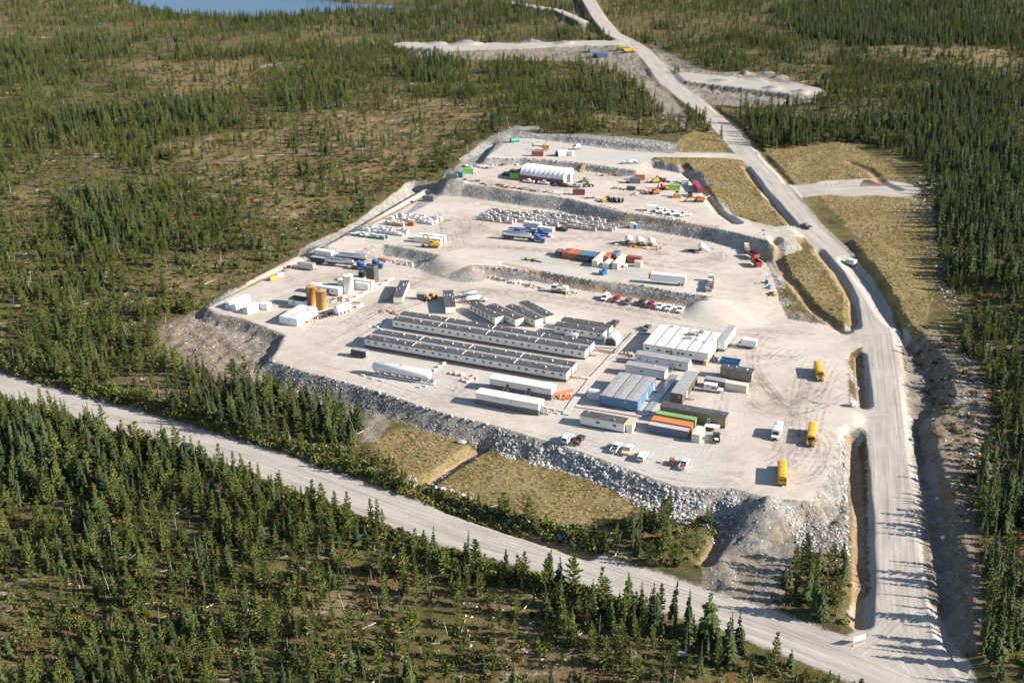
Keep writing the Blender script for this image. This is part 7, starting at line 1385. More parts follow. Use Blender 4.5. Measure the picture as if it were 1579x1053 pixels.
# ------------------------------------------------------------------ second yard
excavator('yellow excavator with raised boom in front of two white containers', *zp('c', 1105, 600), 176, ZB, CATY, reach=(3.9, 4.6), boom=(2.4, 5.6), s=1.05)
cont(zp('c', 915, 550), 12.19, WHC, 'nearer of two long white containers behind the yellow excavator', ZB, 0, 'u', ang=-20); cont(zp('c', 955, 525), 12.19, WHC, 'farther of two long white containers behind the yellow excavator', ZB, 0, 'u', ang=-20)
cont(zp('c', 995, 138), 5.2, SLATE, 'dark grey container alone at the top left corner of the second yard', ZB, 0, 'u', ang=-8)
tractor_unit('blue semi tractor of the silver tank truck in the second yard', *zp('d', 655, 415), GA, ZB, CABB); tank_trailer('silver tank trailer in the second yard', *zp('d', 440, 392), GA + 4, ZB, 13.5, 1.15, 2.4, axles=4); tractor_unit('blue truck behind the silver tank truck', *zp('d', 690, 352), GA, ZB, CABB); deck_trailer('blue flat trailer behind the silver tank trailer', *zp('d', 520, 312), GA, ZB, 11, CABB)
van_trailer('grey box trailer behind the blue flat trailer', *zp('d', 600, 290), GA, ZB, 8.0, GREYSIDE, None, 3.4); van_trailer('second grey trailer right of the blue truck', *zp('d', 735, 330), GA, ZB, 7.5, GREYSIDE, None, 3.0); pickup('black pickup in front of the stacked pallets', *zp('d', 893, 302), ZB, GA, BLACKV); junk('white drums right of the blue truck', *zp('d', 760, 365), ZB, GA, 3, 1.5, 5, [WHITE])
_o = P(*zp('d', 893, 580), ZB)
for i, (m, lb) in enumerate(((REDC, 'oxide red container at the left of the container row'), (ORC, 'orange-red container second in the row'), (paint('burnt_orange', (.34, .085, .04), .55), 'burnt orange container third in the row'), (TEAL, 'teal container in the middle of the row'), (BLUC, 'blue container in the middle of the row'), (SLATE, 'slate container left of the long cream one'))):
    c = _o + UU * (2.5 * i + 1.22) + VV * 3.03; container(lb, 'container', c[0], c[1], ZB, GA + 90, m, 6.06, 2.6, group='shipping containers in a row')
_d = _o - UU * 2.3 + VV * 3.5; container('small dark container at the left end of the container row', 'container', _d[0], _d[1], ZB, GA + 90, DGREY, 4.0, 2.2, group='shipping containers in a row')
cont(zp('d', 1200, 665), 12.19, CREAMC, 'long cream container, left one of two', ZB, 0); cont(zp('d', 1405, 690), 12.19, CREAMC, 'long cream container, right one of two', ZB, 0); cont(zp('d', 1310, 620), 6.06, ORC, 'orange container between the two long cream ones', ZB, 0); cont(zp('d', 1385, 600), 6.06, SLATE, 'slate container between the two long cream ones', ZB, 0); tarp_box('white tarp tent between the long cream containers', *zp('d', 1365, 660), ZB, VA, 6.0, 2.8, 2.3)
cont(zp('e', 240, 340), 6.06, REDC, 'rusty red container behind the beige shed', ZB, 0, 'u'); _p = P(*zp('e', 303, 375), ZB); module('shed', 'small beige shed in front of the rusty red container', 'shed', _p, GA, 2.9, 2.4, 2.3, ZB, wall=CREAM, roof=LUMBER, lift=.05)
dumpster('small blue bin on the crest below the cream containers', *zp('d', 1315, 745), ZB, 40, BLUEP, 2.0, 1.7); junk('green and black crates on the gravel left of the containers', *zp('d', 600, 605), ZB, GA, 7, 2, 13, [GREEN, DARK, BLACK]); suv('dark car in the shade of the container row', *zp('d', 1130, 615), ZB, GA, BLACKV); junk('wheels and parts right of the cream containers', *zp('e', 235, 370), ZB, 50, 4, 2, 7, [DARK, WHITE, STEEL])
van_trailer('white box trailer with an orange cooling unit', *zp('e', 580, 515), GA + 186, ZB, 13.6, WHC, ORANGE, 3.95)
def batch(label, px, py, z, ang, k):
    t = vehicle('cement_batcher', label, 'batch plant', px, py, z, ang); rk = 1.25
    d = MB(); d.rev([(.02, -2.2), (rk * .75, -2.1), (rk, -1.6), (rk, 1.5), (rk * .7, 2.2), (.02, 2.3)], 18, axis='x'); o = d.obj('drum', TARP, t, (0, 0, 2.6)); o.rotation_euler = (0, R(-24), 0)
    b = MB()
    for x in (-1.8, 1.6):
        for y in (-1.1, 1.1): b.bar((x, y, 0), (x, y, 2.2 + .4 * (x > 0)), .1)
    b.bar((-1.8, -1.1, 1.2), (1.6, -1.1, 1.2), .08); b.bar((-1.8, 1.1, 1.2), (1.6, 1.1, 1.2), .08); b.bar((-1.8, -1.1, 1.2), (-1.8, 1.1, 1.2), .08); b.obj('frame', STEEL, t)
    MB().taper((-2.9, -1.9, -.9, .9, .9), (-3.3, -1.7, -1.2, 1.2, 2.0)).obj('hopper', ORANGE if k % 2 == 0 else WHITE, t); MB().box((-2.6, -1.3, 0), (-2.0, -.4, 1.0)).obj('control_box', WHITE, t); MB().box((-1.2, -1.5, 0), (.4, -.9, 1.1)).obj('pump', BROWN, t); return t
for k, (x, y, lb) in enumerate(((565, 985, 'leftmost white tilted drum plant in the second yard'), (670, 1000, 'middle white tilted drum plant in the second yard'), (785, 1010, 'right white tilted drum plant in the second yard'), (1275, 1062, 'lone white tilted drum plant near the trucks on the right'))): batch(lb, *zp('b', x, y), ZB, 240, k)
junk('white bins and steel right of the drum plants', *zp('b', 865, 1015), ZB, GA, 6, 3, 14, [WHITE, STEEL, BAG]); junk('white and yellow tanks left of the drum plants', *zp('b', 440, 990), ZB, 60, 4, 2, 8, [WHITE, CATY, STEEL]); junk('dark machinery left of the lone drum plant', *zp('b', 1160, 1060), ZB, GA, 6, 3, 12, [DARK, STEEL, BLACK]); junk('white sacks right of the lone drum plant', *zp('b', 1335, 1040), ZB, GA, 4, 3, 8, [WHITE, BAG]); junk('orange and brown parts in front of the drum plants', *zp('b', 720, 1025), ZB, GA, 12, 1.5, 12, [ORANGE, BROWN, WHITE, CATY])
_p = P(*zp('b', 575, 835), ZB); module('shed', 'narrow beige hut left of the blue portable toilet', 'hut', _p, GA, 1.8, 1.8, 2.6, ZB, wall=CREAM, roof=WROOF, lift=.05); _p = P(*zp('b', 655, 820), ZB); module('shed', 'white hut right of the blue portable toilet', 'hut', _p, GA, 2.6, 2.2, 2.4, ZB, wall=WSHEET, roof=WROOF, lift=.05)
def toilet(label, px, py, z, ang):
    t = vehicle('portable_toilet', label, 'toilet', px, py, z, ang); MB().box((-.55, -.55, .1), (.55, .55, 2.05)).obj('cabin', BLUEP, t); MB().taper((-.58, .58, -.58, .58, 2.05), (-.4, .4, -.4, .4, 2.3)).obj('roof', WHITE, t); MB().box((-.4, -.58, .15), (.4, -.55, 1.95)).obj('door', BLUC, t)
toilet('blue portable toilet between two small huts', *zp('b', 630, 838), ZB, GA)
def pipes(label, px, py, z, ang, L, n, r, mat):
    t = vehicle('pipe_stack', label, 'pipes', px, py, z, ang); k = 0; me = cached(('pst', L, r, mat.name), lambda: MB().rev([(r, -L / 2), (r, L / 2), (r * .8, L / 2), (r * .8, -L / 2), (r, -L / 2)], 10, axis='x').mesh('pipe', mat)); row = 0
    while n > 0:
        for i in range(n): part('pipe', me, t, (0, (i - (n - 1) / 2) * 2 * r, r + row * r * 1.75))
        n -= 1; row += 1
        if row > 2: break
pipes('stack of white pipes at the foot of the third berm', *zp('b', 785, 835), ZB, GA, 6, 6, .25, STEEL); pipes('stack of rusty pipes beside the white pipes', *zp('b', 893, 852), ZB, GA, 5.5, 6, .22, BROWN); pipes('bundle of black pipes under the third berm, left one', *zp('b', 1190, 892), ZB, GA, 5, 5, .28, BLACK); pipes('bundle of black pipes under the third berm, right one', *zp('b', 1300, 912), ZB, GA, 4, 4, .28, BLACK)
def flat_truck(label, px, py, z, ang, cab_m, deck_m, side, load, L=7.0):
    t = vehicle('work_truck', label, 'truck', px, py, z, ang); MB().taper((2.6, 4.6, -1.1, 1.1, .8), (2.7, 4.2, -1.0, 1.0, 2.7)).obj('cab', cab_m, t); MB().taper((2.65, 4.63, -1.12, 1.12, 1.7), (2.7, 4.35, -1.04, 1.04, 2.45)).obj('cab_window', GLASS, t); MB().box((2.4 - L, -.5, .7), (4.4, .5, 1.0)).obj('frame', DARK, t); MB().box((2.4 - L, -1.2, 1.0), (2.4, 1.2, 1.15)).obj('deck', deck_m, t)
    if side: b = MB(); b.box((2.4 - L, -1.2, 1.15), (2.4, -1.12, 1.15 + side)).box((2.4 - L, 1.12, 1.15), (2.4, 1.2, 1.15 + side)).box((2.4 - L, -1.12, 1.15), (2.48 - L, 1.12, 1.15 + side)).box((2.32, -1.12, 1.15), (2.4, 1.12, 1.3 + side)); b.obj('side_board', deck_m, t)
    for k in range(load): MB().box((2.2 - L + k * (L - .6) / load, -.9 + .3 * rng.random(), 1.16), (2.2 - L + (k + .8) * (L - .6) / load, .9 - .3 * rng.random(), 1.5 + .8 * rng.random())).obj('cargo', [BROWN, STEEL, LUMBER, WHITE, DARK][k % 5], t)
    wheels(t, [(3.6, -1.0), (3.6, 1.0), (3.4 - L, -1.0), (3.4 - L, 1.0), (4.7 - L, -1.0), (4.7 - L, 1.0)], .5, .34); return t
flat_truck('long work truck loaded with scrap near the end of the berm', *zp('e', 925, 515), ZB, 80, WHITEV, LUMBER, .6, 5, 8.5); flat_truck('white work truck at the right edge of the second yard', *zp('e', 1222, 255), ZB, 85, WHITEV, STEEL, .5, 3, 6); deck_trailer('small grey flat trailer at the rear of the long work truck', *zp('e', 908, 570), 80, ZB, 4.5, STEEL, side=.4)
deck_trailer('dark red side-walled trailer at the right edge of the second yard', *zp('e', 1265, 305), 112, ZB, 6.5, REDC, side=1.3); deck_trailer('red side-walled trailer with blue load at the lower right of the second yard', *zp('e', 1295, 370), 105, ZB, 5.5, RED, side=1.2); cont(zp('e', 1115, 200), 7.0, SLATE, 'dark blue container at the top right of the second yard', ZB, 0, 'u', ang=-5)
junk('rusty beams at the top right corner of the second yard', *zp('e', 1270, 175), ZB, 0, 5, 2, 8, [BROWN, REDC, LUMBER]); excavator('small blue lift machine at the right edge of the yard', *zp('e', 1378, 508), 250, None, BLUEP, s=.42, name='mini_excavator'); junk('small pumps and drums below the blue machine', *zp('e', 1395, 545), None, 60, 3, 1.5, 5, [DARK, BLUEP]); junk('black tanks at the right edge of the ramp', *zp('e', 1425, 595), None, 40, 4, 1.5, 6, [BLACK, BROWN])
# ------------------------------------------------------------------ pallets
def pallet_mesh(mat, top, h):
    b = MB(); b.box((-.9, -.6, .12), (.9, .6, h), 0); b.taper((-.9, .9, -.6, .6, h), (-.6, .6, -.4, .4, h + .18), 1)
    for x in (-.8, 0, .8): b.box((x - .08, -.6, 0), (x + .08, .6, .12), 2)
    for k in range(3): b.box((-.91, -.61, .12 + (k + 1) * (h - .12) / 4 - .03), (.91, .61, .12 + (k + 1) * (h - .12) / 4 + .01), 1)
    return b.mesh('bag_pallet', [mat, top, LUMBER])
PM = [pallet_mesh(BAG, BAGT, 1.25), pallet_mesh(paint('bag_wrap_grey', (.40, .39, .385), .5), paint('bag_top_dark', (.17, .165, .17), .6), 1.05), pallet_mesh(paint('bag_wrap_pink', (.47, .38, .34), .55), BAGT, 1.4)]
PMW = [pallet_mesh(WHITE, TARP, 1.1), pallet_mesh(paint('bag_wrap_white', (.68, .66, .63), .5), BAGT, 1.3)]; PMT = [pallet_mesh(TEALP, BAGT, 1.1), pallet_mesh(TEAL, TARP, 1.0)]; PMB = [pallet_mesh(LUMBER, BAG, 1.2), pallet_mesh(paint('cardboard', (.42, .30, .18), .8), BAG, 1.4)]
def pallet_grid(o, ang, nu, nv, su, sv, meshes, z, label, group, skip=.08, two=.0):
    u = np.array([math.cos(R(ang)), math.sin(R(ang))]); v = np.array([-u[1], u[0]])
    for j in range(nv):
        for i in range(nu):
            if rng.random() < skip: continue
            q = o + u * (i * su + (rng.random() - .5) * .25 + .5 * (j % 2)) + v * (j * sv + (rng.random() - .5) * .3)
            ob = part('bag_pallet', meshes[int(rng.integers(0, len(meshes)))], None, (q[0], q[1], z), R(ang + (rng.random() - .5) * 8), 0, (1, 1, .8 + .5 * rng.random())); tag(ob, label if isinstance(label, str) else label[0 if j == 0 else 1], 'pallet', group if isinstance(group, str) else group[0 if j == 0 else 1])
pallet_grid(P(*zp('d', 60, 190), ZB), GA, 9, 8, 1.98, 2.15, PM, ZB, ['wrapped bag pallet in the front row, left block of the pallet yard', 'wrapped bag pallet behind the front row, left block of the pallet yard'], ['left block front row pallets', 'left block rear pallets'], .1); pallet_grid(P(*zp('d', 470, 212), ZB), GA, 19, 8, 1.98, 2.15, PM, ZB, ['wrapped bag pallet in the front row, long right block of the pallet yard', 'wrapped bag pallet behind the front row, long right block of the pallet yard'], ['right block front row pallets', 'right block rear pallets'], .1)
pallet_grid(P(*zp('d', 1260, 290), ZB), GA, 4, 4, 2.05, 2.4, PM, ZB, 'wrapped bag pallet in the small block beside the berm stairs', 'small block pallets', .05)
pallet_grid(P(*zp('c', 285, 480), ZB), GA, 10, 2, 1.7, 2.0, PMT, ZB, 'teal wrapped pallet in the left pallet yard', 'teal pallets', .1); pallet_grid(P(*zp('c', 365, 430), ZB), GA, 12, 3, 1.9, 2.2, PMW, ZB, 'white wrapped pallet just behind the teal pallets', 'white pallets behind teal', .1); pallet_grid(P(*zp('c', 640, 370), ZB), GA, 6, 2, 1.9, 2.2, PMB, ZB, 'brown cardboard pallet in the left pallet yard', 'brown pallets', .1); pallet_grid(P(*zp('c', 690, 320), ZB), GA, 11, 4, 2.0, 2.4, PMW, ZB, 'white wrapped pallet at the back of the left pallet yard', 'white pallets at the back', .15)
cont(zp('c', 850, 382), 2.8, ORC, 'squat orange crate container in the left pallet yard', ZB, 0, 'u', h=1.8)
# ------------------------------------------------------------------ third yard
def big_tent():
    NL, NR = P(*zp('a', 873, 632), ZC), P(*zp('a', 1345, 690), ZC); d = NR - NL; L = float(np.hypot(*d)); an = math.degrees(math.atan2(d[1], d[0])); FR = P(*zp('a', 1510, 622), ZC); wd = float(np.hypot(*(FR - NR)))
    t = thing('fabric_hangar', 'large white ribbed fabric hangar on red container walls', 'hangar', NL[0], NL[1], ZC, an); hb = 2.8; ht = 6.8; n = 14
    MB().box((0, 0, 0), (L, 2.2, hb)).obj('base_wall', REDC, t); MB().box((0, wd - 2.2, 0), (L, wd, hb)).obj('base_wall', REDC, t)
    pr = [(wd / 2 - (wd / 2 - .2) * math.cos(math.pi * i / n), hb + (ht - hb) * math.sin(math.pi * i / n) ** .85) for i in range(n + 1)]
    bays = 9
    for k in range(bays):
        x0, x1 = k * L / bays + .05, (k + 1) * L / bays - .05; xm = (x0 + x1) / 2; b = MB(); m = len(pr); c = (wd / 2, hb); V = []
        for x, s_ in ((x0, 1), (xm, .975), (x1, 1)): V += [(x, c[0] + (y - c[0]) * s_, c[1] + (z - c[1]) * s_) for y, z in pr]
        b.add(V, [(r_ * m + i, r_ * m + i + 1, (r_ + 1) * m + i + 1, (r_ + 1) * m + i) for r_ in range(2) for i in range(m - 1)], 0, True); b.obj('fabric_panel', TARP, t)
    b = MB()
    for k in range(bays + 1): b.add([(k * L / bays - .08, wd / 2 + (y - wd / 2) * 1.012, hb + (z - hb) * 1.015) for y, z in pr] + [(k * L / bays + .08, wd / 2 + (y - wd / 2) * 1.012, hb + (z - hb) * 1.015) for y, z in pr], [(i, i + 1, len(pr) + i + 1, len(pr) + i) for i in range(len(pr) - 1)])
    b.obj('hoop', WHITE, t); e = pr + [(wd - .2, hb), (.2, hb)]
    MB().prism([(y, z) for y, z in pr], .1, .2, 'x').obj('end_wall', TARP, t); MB().prism([(y, z) for y, z in pr], L - .2, L - .1, 'x').obj('end_wall', TARP, t); MB().box((L - .15, 2.2, 0), (L - .05, wd - 2.2, hb)).obj('end_wall', TARP, t); MB().box((L - .05, wd / 2 - 2.2, 0), (L + .02, wd / 2 + 2.2, 4.2)).obj('door_opening', DARK, t); MB().cyl((L - .1, wd / 2, 5.4), (L + .02, wd / 2, 5.4), .5, n=12).obj('vent', DARK, t)
    for y in (1.1, wd - 1.1): MB().box((L, y - 1.0, .2), (L + .05, y + 1.0, hb - .2)).obj('container_door', ORC, t)
    for k in range(1, 5): MB().box((k * L / 5 - .05, -.03, .1), (k * L / 5 + .05, 0, hb)).obj('container_joint', MARC, t)
big_tent()
pickup('white pickup at the left front of the fabric hangar', *zp('a', 970, 658), ZC, GA + 180, WHITEV); pickup('white pickup in the middle front of the fabric hangar', *zp('a', 1135, 675), ZC, GA, WHITEV); dumpster('small blue tote at the front right of the fabric hangar', *zp('a', 1275, 695), ZC, GA, BLUEP, 1.6, 1.0); pickup('silver pickup right of the fabric hangar front', *zp('a', 1487, 708), ZC, GA + 180, paint('silver_car_paint', (.45, .46, .47), .3, .3)); suv('dark car behind the silver pickup at the hangar corner', *zp('a', 1360, 700), ZC, GA, BLACKV)
cont(zp('a', 757, 618), 4.6, GREEN, 'lime green container at the left end of the fabric hangar', ZC, 0, 'u', ang=-8); pickup('dark truck behind the lime green container', *zp('a', 800, 562), ZC, GA, BLACKV); flat_truck('grey truck by the left end of the fabric hangar', *zp('a', 820, 548), ZC, GA, GREYV, STEEL, .6, 2, 5); suv('black car left of the lime green container', *zp('a', 728, 580), ZC, GA + 180, BLACKV)
cont(zp('a', 52, 618), 5.6, SLATE, 'black container at the far left of the third yard', ZC, 0, 'u', ang=-5); cont(zp('a', 245, 560), 5.0, GREEN, 'lime green container at the far left of the third yard', ZC, 0, 'u', ang=-5); cont(zp('a', 190, 600), 3.0, TEAL, 'small green and grey container beside the black one', ZC, 0, 'v'); junk('white and blue drums right of the left lime container', *zp('a', 385, 560), ZC, 30, 3.5, 2, 7, [BLUEP, RED, WHITE]); junk('white scrap behind the left lime container', *zp('a', 400, 490), ZC, -20, 16, 3, 20, [WHITE, STEEL, DARK, BAG]); junk('line of vehicles parts below the helicopter yard', *zp('a', 700, 465), ZC, -5, 16, 2, 16, [DARK, STEEL, WHITE])
for x, y, lb, pal in ((330, 640, 'scrap along the left crest of the third yard', [BROWN, STEEL, DARK, LUMBER]), (560, 680, 'rusty frames on the crest left of the hangar', [BROWN, DARK, LUMBER]), (790, 715, 'rusty steel on the crest in front of the hangar', [BROWN, REDC, DARK]), (970, 735, 'blue and rusty scrap on the crest', [BLUEP, BROWN, DARK]), (1130, 760, 'white drums and pipes on the crest below the hangar', [WHITE, STEEL, DARK]), (1330, 785, 'white sacks on the crest right of the hangar', [WHITE, BAG, STEEL])): junk(lb, *zp('a', x, y), ZC, GA + 6, 11, 1.8, 13, pal)
cont(zp('b', 20, 512), 5.6, MARC, 'maroon open container near the tyres', ZC, 0, 'u', ang=-6); junk('dark frames and timber right of the maroon container', *zp('b', 190, 545), ZC, GA, 8, 2, 10, [DARK, BROWN, LUMBER]); dozer('yellow dozer beside the pile of tyres', *zp('b', 345, 572), 200, ZC, CATY, .95)
def tyres(label, px, py, z, n):
    t = vehicle('tyre_stack', label, 'tyres', px, py, z, GA); me = cached('bigtyre', lambda: MB().rev([(.55, -.35), (1.0, -.35), (1.1, -.2), (1.1, .2), (1.0, .35), (.55, .35), (.55, -.35)], 14, axis='x').mesh('tyre', BLACK))
    for k in range(n): part('tyre', me, t, ((k - n / 2) * 1.1, (k % 2) * .8, 1.1), (rng.random() - .5) * .6)
tyres('row of big black machine tyres on the third yard', *zp('b', 455, 582), ZC, 6)
loader('green machine with black wheels right of the hangar', *zp('b', 130, 385), 200, ZC, paint('machine_green', (.10, .22, .05), .5), .75); loader('dark wheel loader right of the silver pickup', *zp('b', 165, 430), 20, ZC, DARK, .8); junk('red machine parts under the helicopter yard bank', *zp('b', 370, 322), ZC, -5, 12, 2, 10, [RED, BROWN])
cont(zp('b', 575, 400), 5.0, SLATE, 'slate open container in the middle of the third yard', ZC, 0, 'u', ang=-5); cont(zp('b', 620, 368), 5.0, ORC, 'orange container end behind the slate one', ZC, 0, 'u', ang=-5); junk('dark machine parts left of the slate container', *zp('b', 540, 385), ZC, 0, 6, 2, 10, [DARK, STEEL]); junk('green and slate parts below the slate container', *zp('b', 520, 455), ZC, GA, 11, 2.5, 16, [GREEN, SLATE, WHITE, DARK]); cargo_trailer('slate trailer below the slate open container', *zp('b', 590, 460), GA, ZC, 4, 2, SLATE); junk('timber and pipe at the corner of the machine yard', *zp('b', 640, 505), ZC, 50, 5, 2, 9, [WOOD, LUMBER, STEEL])
excavator('orange excavator at the left of the machine yard', *zp('b', 815, 500), 200, ZC, ORANGE, reach=(3.6, 4.2), boom=(2.0, 3.8), s=.9); excavator('second orange excavator behind the first in the machine yard', *zp('b', 905, 455), 130, ZC, ORANGE, reach=(3.8, 4.6), boom=(2.2, 4.0), s=.9); excavator('yellow excavator at the back of the machine yard', *zp('b', 810, 390), 190, ZC, CATY, reach=(3.8, 4.6), boom=(2.0, 3.2), s=.8); excavator('dark excavator against the back fence of the machine yard', *zp('b', 880, 382), 170, ZC, BROWN, reach=(3.2, 4.0), boom=(2.0, 3.8), s=.8)
cont(zp('b', 945, 465), 5.6, GREEN, 'bright green container in the middle of the machine yard', ZC, 0, 'u', ang=-8); dozer('yellow bulldozer with its blade towards us in the machine yard', *zp('b', 1030, 530), 262, ZC, CATY, 1.05); loader('dark loader right of the yellow bulldozer', *zp('b', 1160, 520), 262, ZC, DARK, .85); excavator('orange excavator with its boom stretched left at the right end', *zp('b', 1245, 575), 185, ZC, ORANGE, reach=(5.2, 7.0), boom=(1.0, 2.6), s=.95); junk('dark boom and machine parts on the left of the machine yard', *zp('b', 745, 485), ZC, GA, 8, 4, 18, [DARK, BROWN, STEEL])
cont(zp('b', 1080, 415), 3.2, GREYSIDE, 'pale grey container at the back of the machine yard', ZC, 0, 'u', ang=-5); _p = P(*zp('b', 1240, 500), ZC); _q = P(*zp('b', 1180, 410), ZC); _d = _q - _p; container('crimson container at the right edge of the machine yard', 'container', *((_p + _q) / 2 + np.array([1.0, 0])), ZC, math.degrees(math.atan2(_d[1], _d[0])), paint('crimson_container', (.30, .025, .06), .5), 14.0, 2.6); junk('white bags at the foot of the crimson container', *zp('b', 1300, 535), ZC, 60, 5, 2, 8, [WHITE, BAG, RED]); junk('red and grey parts behind the bright green container', *zp('b', 990, 390), ZC, 0, 9, 2, 12, [RED, STEEL, DARK])
cont(zp('b', 742, 668), 4.6, WHC, 'white container left of the four parked white pickups', ZC, 0, 'u', ang=-5)
for i, (x, y) in enumerate(((870, 672), (935, 690), (1012, 700), (1105, 712))): pickup(['white pickup nearest the white container on the crest', 'second white pickup from the white container on the crest', 'third white pickup from the white container on the crest', 'white pickup at the right end of the crest row'][i], *zp('b', x, y), ZC, 205, WHITEV)
def stairs(label, a, b, z0, z1):
    A, B = P(*a, z0), P(*b, z1); d = B - A; L = float(np.hypot(*d)); t = thing('timber_stairs', label, 'stairs', A[0], A[1], z0, math.degrees(math.atan2(d[1], d[0]))); n = 16
    for k in range(n): MB().box((L * k / n, -.7, (z1 - z0) * k / n + .15), (L * (k + 1) / n + .05, .7, (z1 - z0) * k / n + .25)).obj('tread', LUMBER, t)
    for y in (-.75, .75): MB().bar((0, y, .1), (L, y, z1 - z0 + .1), .08).bar((0, y, 1.1), (L, y, z1 - z0 + 1.1), .05).obj('stringer', LUMBER, t)
stairs('timber stairs climbing the third berm', zp('b', 500, 770), zp('b', 565, 680), ZB, ZC + .1); stairs('timber stairs climbing to the helicopter yard', zp('b', 105, 290), zp('b', 145, 195), ZC, ZD + .1)
# ------------------------------------------------------------------ helicopter yard
helicopter('orange helicopter with a black tail behind the red-brown shed', *zp('a', 1150, 300), -14, ZD, paint('helicopter_orange', (.60, .27, .02), .3, 0, .0), BLACKV); helicopter('white and blue helicopter on the gravel yard', *zp('a', 1500, 292), 200, ZD, WHITEV, CABB)
cont(zp('a', 1000, 368), 6.06, REDC, 'red-brown container shed in front of the orange helicopter', ZD, 0, 'u', ang=-8); rounded_shelter('small white fabric shelter on the helicopter yard', *zp('a', 1335, 358), ZD, 25, 6.0, 4.0, 3.0); _p = P(*zp('a', 1400, 362), ZD); module('shed', 'white hut with a brown door beside the fabric shelter', 'hut', _p, GA, 2.4, 2.2, 2.4, ZD, wall=WSHEET, roof=WROOF, lift=.05, doors=[('right', 1.1, .06, BROWN)])
roll('teal plastic tank at the back left of the helicopter yard', *zp('a', 812, 212), ZD, 20, 5, 1.2, TEALP, 'plastic_tank'); pallet_grid(P(*zp('b', 520, 208), ZD), 5, 6, 2, 1.3, 1.6, PMT, ZD, 'green crate in the row at the right of the helicopter yard', 'green crates', .0)
# ------------------------------------------------------------------ along the access road and beyond
pickup('dark pickup turning off the access road', 1243, 351, None, 118, GREYV); pickup('white camper pickup driving up the access road', 1309, 408, None, 128, WHITEV, cap=True)
for i, (x, y, an, m, lb) in enumerate(((165, 345, 0, BLUC, 'blue container at the far clearing, left one'), (190, 350, 0, BLUC, 'blue container at the far clearing, right one'), (135, 318, 30, SLATE, 'dark container behind the blue ones at the far clearing'))):
    q = PH(*zp('g', x, y)); container(lb, 'container', q[0], q[1], q[2], an, m, 7.5, 2.9)
haul_truck('yellow haul truck at the far clearing, left one', *zp('g', 315, 310), 175); haul_truck('yellow haul truck at the far clearing, right one', *zp('g', 355, 322), 10)
def road_sign(label, px, py, board, ang, wd=.7, ht=.7, legs=1, hgt=1.6):
    t = vehicle('road_sign', label, 'sign', px, py, None, ang); b = MB()
    for k in range(legs): x = 0 if legs == 1 else (-wd * .4 + k * wd * .8); b.bar((x, 0, -.3), (x, 0, hgt + ht), .05)
    b.obj('post', STEEL if legs == 1 else LUMBER, t); MB().box((-wd / 2, -.08, hgt), (wd / 2, -.05, hgt + ht)).obj('board', board, t)
    if legs > 1: q = MB(); q.bar((-wd * .4, 0, hgt), (-wd * .4, 1.6, 0), .06).bar((wd * .4, 0, hgt), (wd * .4, 1.6, 0), .06).bar((-wd * .5, -.1, .1), (wd * .5, -.1, .1), .08); q.obj('brace', LUMBER, t)
road_sign('small white sign on a post at the lower right of the access road', 1452, 839, WHITE, 0, .9, .9); road_sign('small white sign on a post farther up the access road', 1443, 778, WHITE, 0, .8, .7); road_sign('wide white board sign on a timber frame at the road junction', 1324, 993, WHITE, 25, 3.4, 1.3, 2, 1.1); road_sign('yellow sign beside the front road at the far left', 12, 573, CATY, 10, .9, .9)
def net_pen(label, px, py):
    x, y, z = PH(px, py); t = thing('pipe_fan', label, 'net', x, y, z, 0); b = MB()
    for k in range(11): a = -6 + k * 1.2; b.bar((a * .25, 6, .12), (a, -5, .12), .06)
    for j in range(6): f = j / 5; b.bar((-6 * (1 - f * .75), -5 + 11 * f, .16), (6 * (1 - f * .75), -5 + 11 * f, .16), .05)
    b.obj('net', BROWN, t)
net_pen('brown fan-shaped net laid on the turnout across the access road', 1342, 283)

# ------------------------------------------------------------------ wheel tracks pressed into the yards
def track_material(name, c, amt):
    m, n, b = new_mat(name); geo = n.n('ShaderNodeNewGeometry'); f = n.noise(geo.outputs['Position'], .35, 5, .7); g = n.noise(geo.outputs['Position'], 3.0, 3, .7)
    a = n.attr('fade').outputs['Fac']; k = n.math('MULTIPLY', n.math('MULTIPLY', n.ramp(n.math('MULTIPLY_ADD', g, .4, n.math('MULTIPLY', f, .6)), .40, .66), a), amt)
    b.inputs['Base Color'].default_value = (*c, 1); b.inputs['Roughness'].default_value = .95; b.inputs['Specular IOR Level'].default_value = .05; n.l(k, b.inputs['Alpha']); return m
TRK = [track_material('damp_track', (.20, .160, .120), .75), track_material('packed_track', (.30, .265, .225), .8), track_material('bright_track', (.60, .555, .49), .75)]
def smooth_path(pts, z, n=70):
    p = PL(pts, z); p = chaikin(p, 3, False); d = np.concatenate([[0], np.cumsum(np.hypot(*(p[1:] - p[:-1]).T))]); t = np.linspace(0, d[-1], max(12, int(d[-1] / 1.6))); return np.stack([np.interp(t, d, p[:, 0]), np.interp(t, d, p[:, 1])], 1)
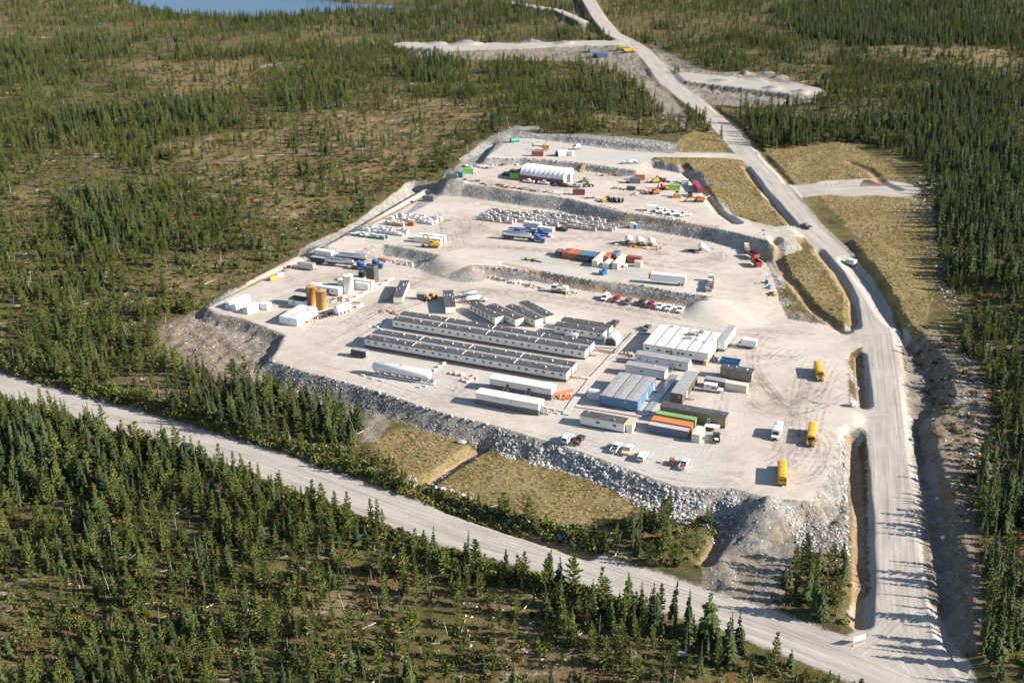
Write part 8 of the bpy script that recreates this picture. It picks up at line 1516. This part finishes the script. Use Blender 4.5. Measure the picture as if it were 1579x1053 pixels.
def tracks(name, label, z, poly, paths, copies, seed):
    r = np.random.default_rng(seed); cnt = [0]; V = []; Fc = []; fd = []; mi = []
    def lane(c, wd, f, m):
        tg = np.gradient(c, axis=0); tg /= np.linalg.norm(tg, axis=1, keepdims=True) + 1e-9; nr = np.stack([-tg[:, 1], tg[:, 0]], 1); ok = sdf(c[:, 0], c[:, 1], poly) < -1.2; b = len(V); k = len(c); cnt[0] += 1; zz = z + .006 + .00022 * cnt[0]
        for i in range(k):
            e = max(0.0, math.sin(math.pi * i / (k - 1))) ** .4
            for s in (-1, 1): V.append((c[i, 0] + nr[i, 0] * wd * s, c[i, 1] + nr[i, 1] * wd * s, zz)); fd.append(f * e * (1 if ok[i] else 0))
        for i in range(k - 1):
            if ok[i] and ok[i + 1]: Fc.append((b + 2 * i, b + 2 * i + 1, b + 2 * i + 3, b + 2 * i + 2)); mi.append(m)
    for pts in paths:
        c0 = smooth_path(pts, z); n = len(c0)
        for q in range(copies):
            tg = np.gradient(c0, axis=0); tg /= np.linalg.norm(tg, axis=1, keepdims=True) + 1e-9; nr = np.stack([-tg[:, 1], tg[:, 0]], 1); t = np.linspace(0, 1, n)
            off = r.normal() * 3.2 + 2.6 * np.sin(t * (2 + 4 * r.random()) + r.random() * 6) * r.random() + (t - .5) * r.normal() * 3
            i0, i1 = sorted(r.integers(0, n, 2)); 
            if i1 - i0 < n * .35: i0, i1 = 0, n
            c = (c0 + nr * off[:, None])[i0:i1]; f = .35 + .65 * r.random(); m = int(r.choice([0, 1, 1, 1, 2]))
            for s in (-.95, .95):
                tg2 = np.gradient(c, axis=0); tg2 /= np.linalg.norm(tg2, axis=1, keepdims=True) + 1e-9; lane(c + np.stack([-tg2[:, 1], tg2[:, 0]], 1) * s, .2 + .25 * r.random(), f * .8, m)
            if q % 3 == 0: lane(c, 1.3 + 1.4 * r.random(), .30 * f, int(r.choice([1, 2])))
    me = bpy.data.meshes.new(name); me.from_pydata(V, [], Fc); me.update()
    for m in TRK: me.materials.append(m)
    me.polygons.foreach_set('material_index', np.array(mi, np.int32)); a = me.attributes.new('fade', 'FLOAT', 'POINT'); a.data.foreach_set('value', np.array(fd, np.float32))
    o = link(bpy.data.objects.new(name, me)); tag(o, label, None, None, 'structure')
tracks('tyre_tracks', 'wheel tracks crossing the lowest gravel yard', ZA, pA, [[(1335,516),(1200,520),(1050,498),(900,470),(750,450),(630,468),(550,520),(480,555)], [(1300,642),(1245,652),(1190,610),(1150,550),(1180,505),(1240,515)], [(600,615),(740,652),(860,674),(1000,724),(1080,742),(1150,735)], [(420,552),(520,575),(640,618),(720,640)], [(1262,640),(1235,700),(1180,755)], [(700,402),(650,440),(560,490),(470,545)], [(1290,520),(1240,600),(1225,690),(1150,745)], [(1130,600),(1180,640),(1260,620),(1290,560)], [(330,490),(420,450),(520,425),(650,425),(800,455)], [(1120,500),(1150,600),(1130,690),(1090,740)], [(500,520),(560,480),(600,470),(640,430),(700,430)], [(1110,560),(1200,560),(1290,530)], [(640,600),(700,615),(720,600),(690,585),(640,585)], [(1190,690),(1230,655),(1275,680),(1250,740),(1190,745)]], 7, 5)
_bb = PL([(560,392),(690,398),(735,412),(880,430),(1100,462),(1165,400),(1140,365),(960,343),(760,316),(690,305),(600,335)], ZB)
tracks('tyre_tracks', 'wheel tracks crossing the second gravel yard', ZB, _bb, [[(1150,425),(1080,415),(980,400),(850,385),(720,375),(640,392)], [(1130,385),(1040,372),(950,365),(840,372),(760,362),(690,325)], [(640,350),(700,330),(720,350),(700,385)], [(1020,395),(1060,410),(1120,400),(1100,380),(1040,385)], [(760,395),(850,398),(960,415),(1060,440)], [(670,310),(690,340),(700,380),(690,395)]], 7, 6)
tracks('tyre_tracks', 'wheel tracks crossing the third gravel yard', ZC, pC, [[(1190,366),(1100,338),(990,310),(880,294),(770,282),(720,274)], [(930,290),(980,300),(1040,310),(1090,325)], [(730,262),(780,262),(800,275),(760,283)], [(900,270),(960,275),(1000,270)]], 6, 7)
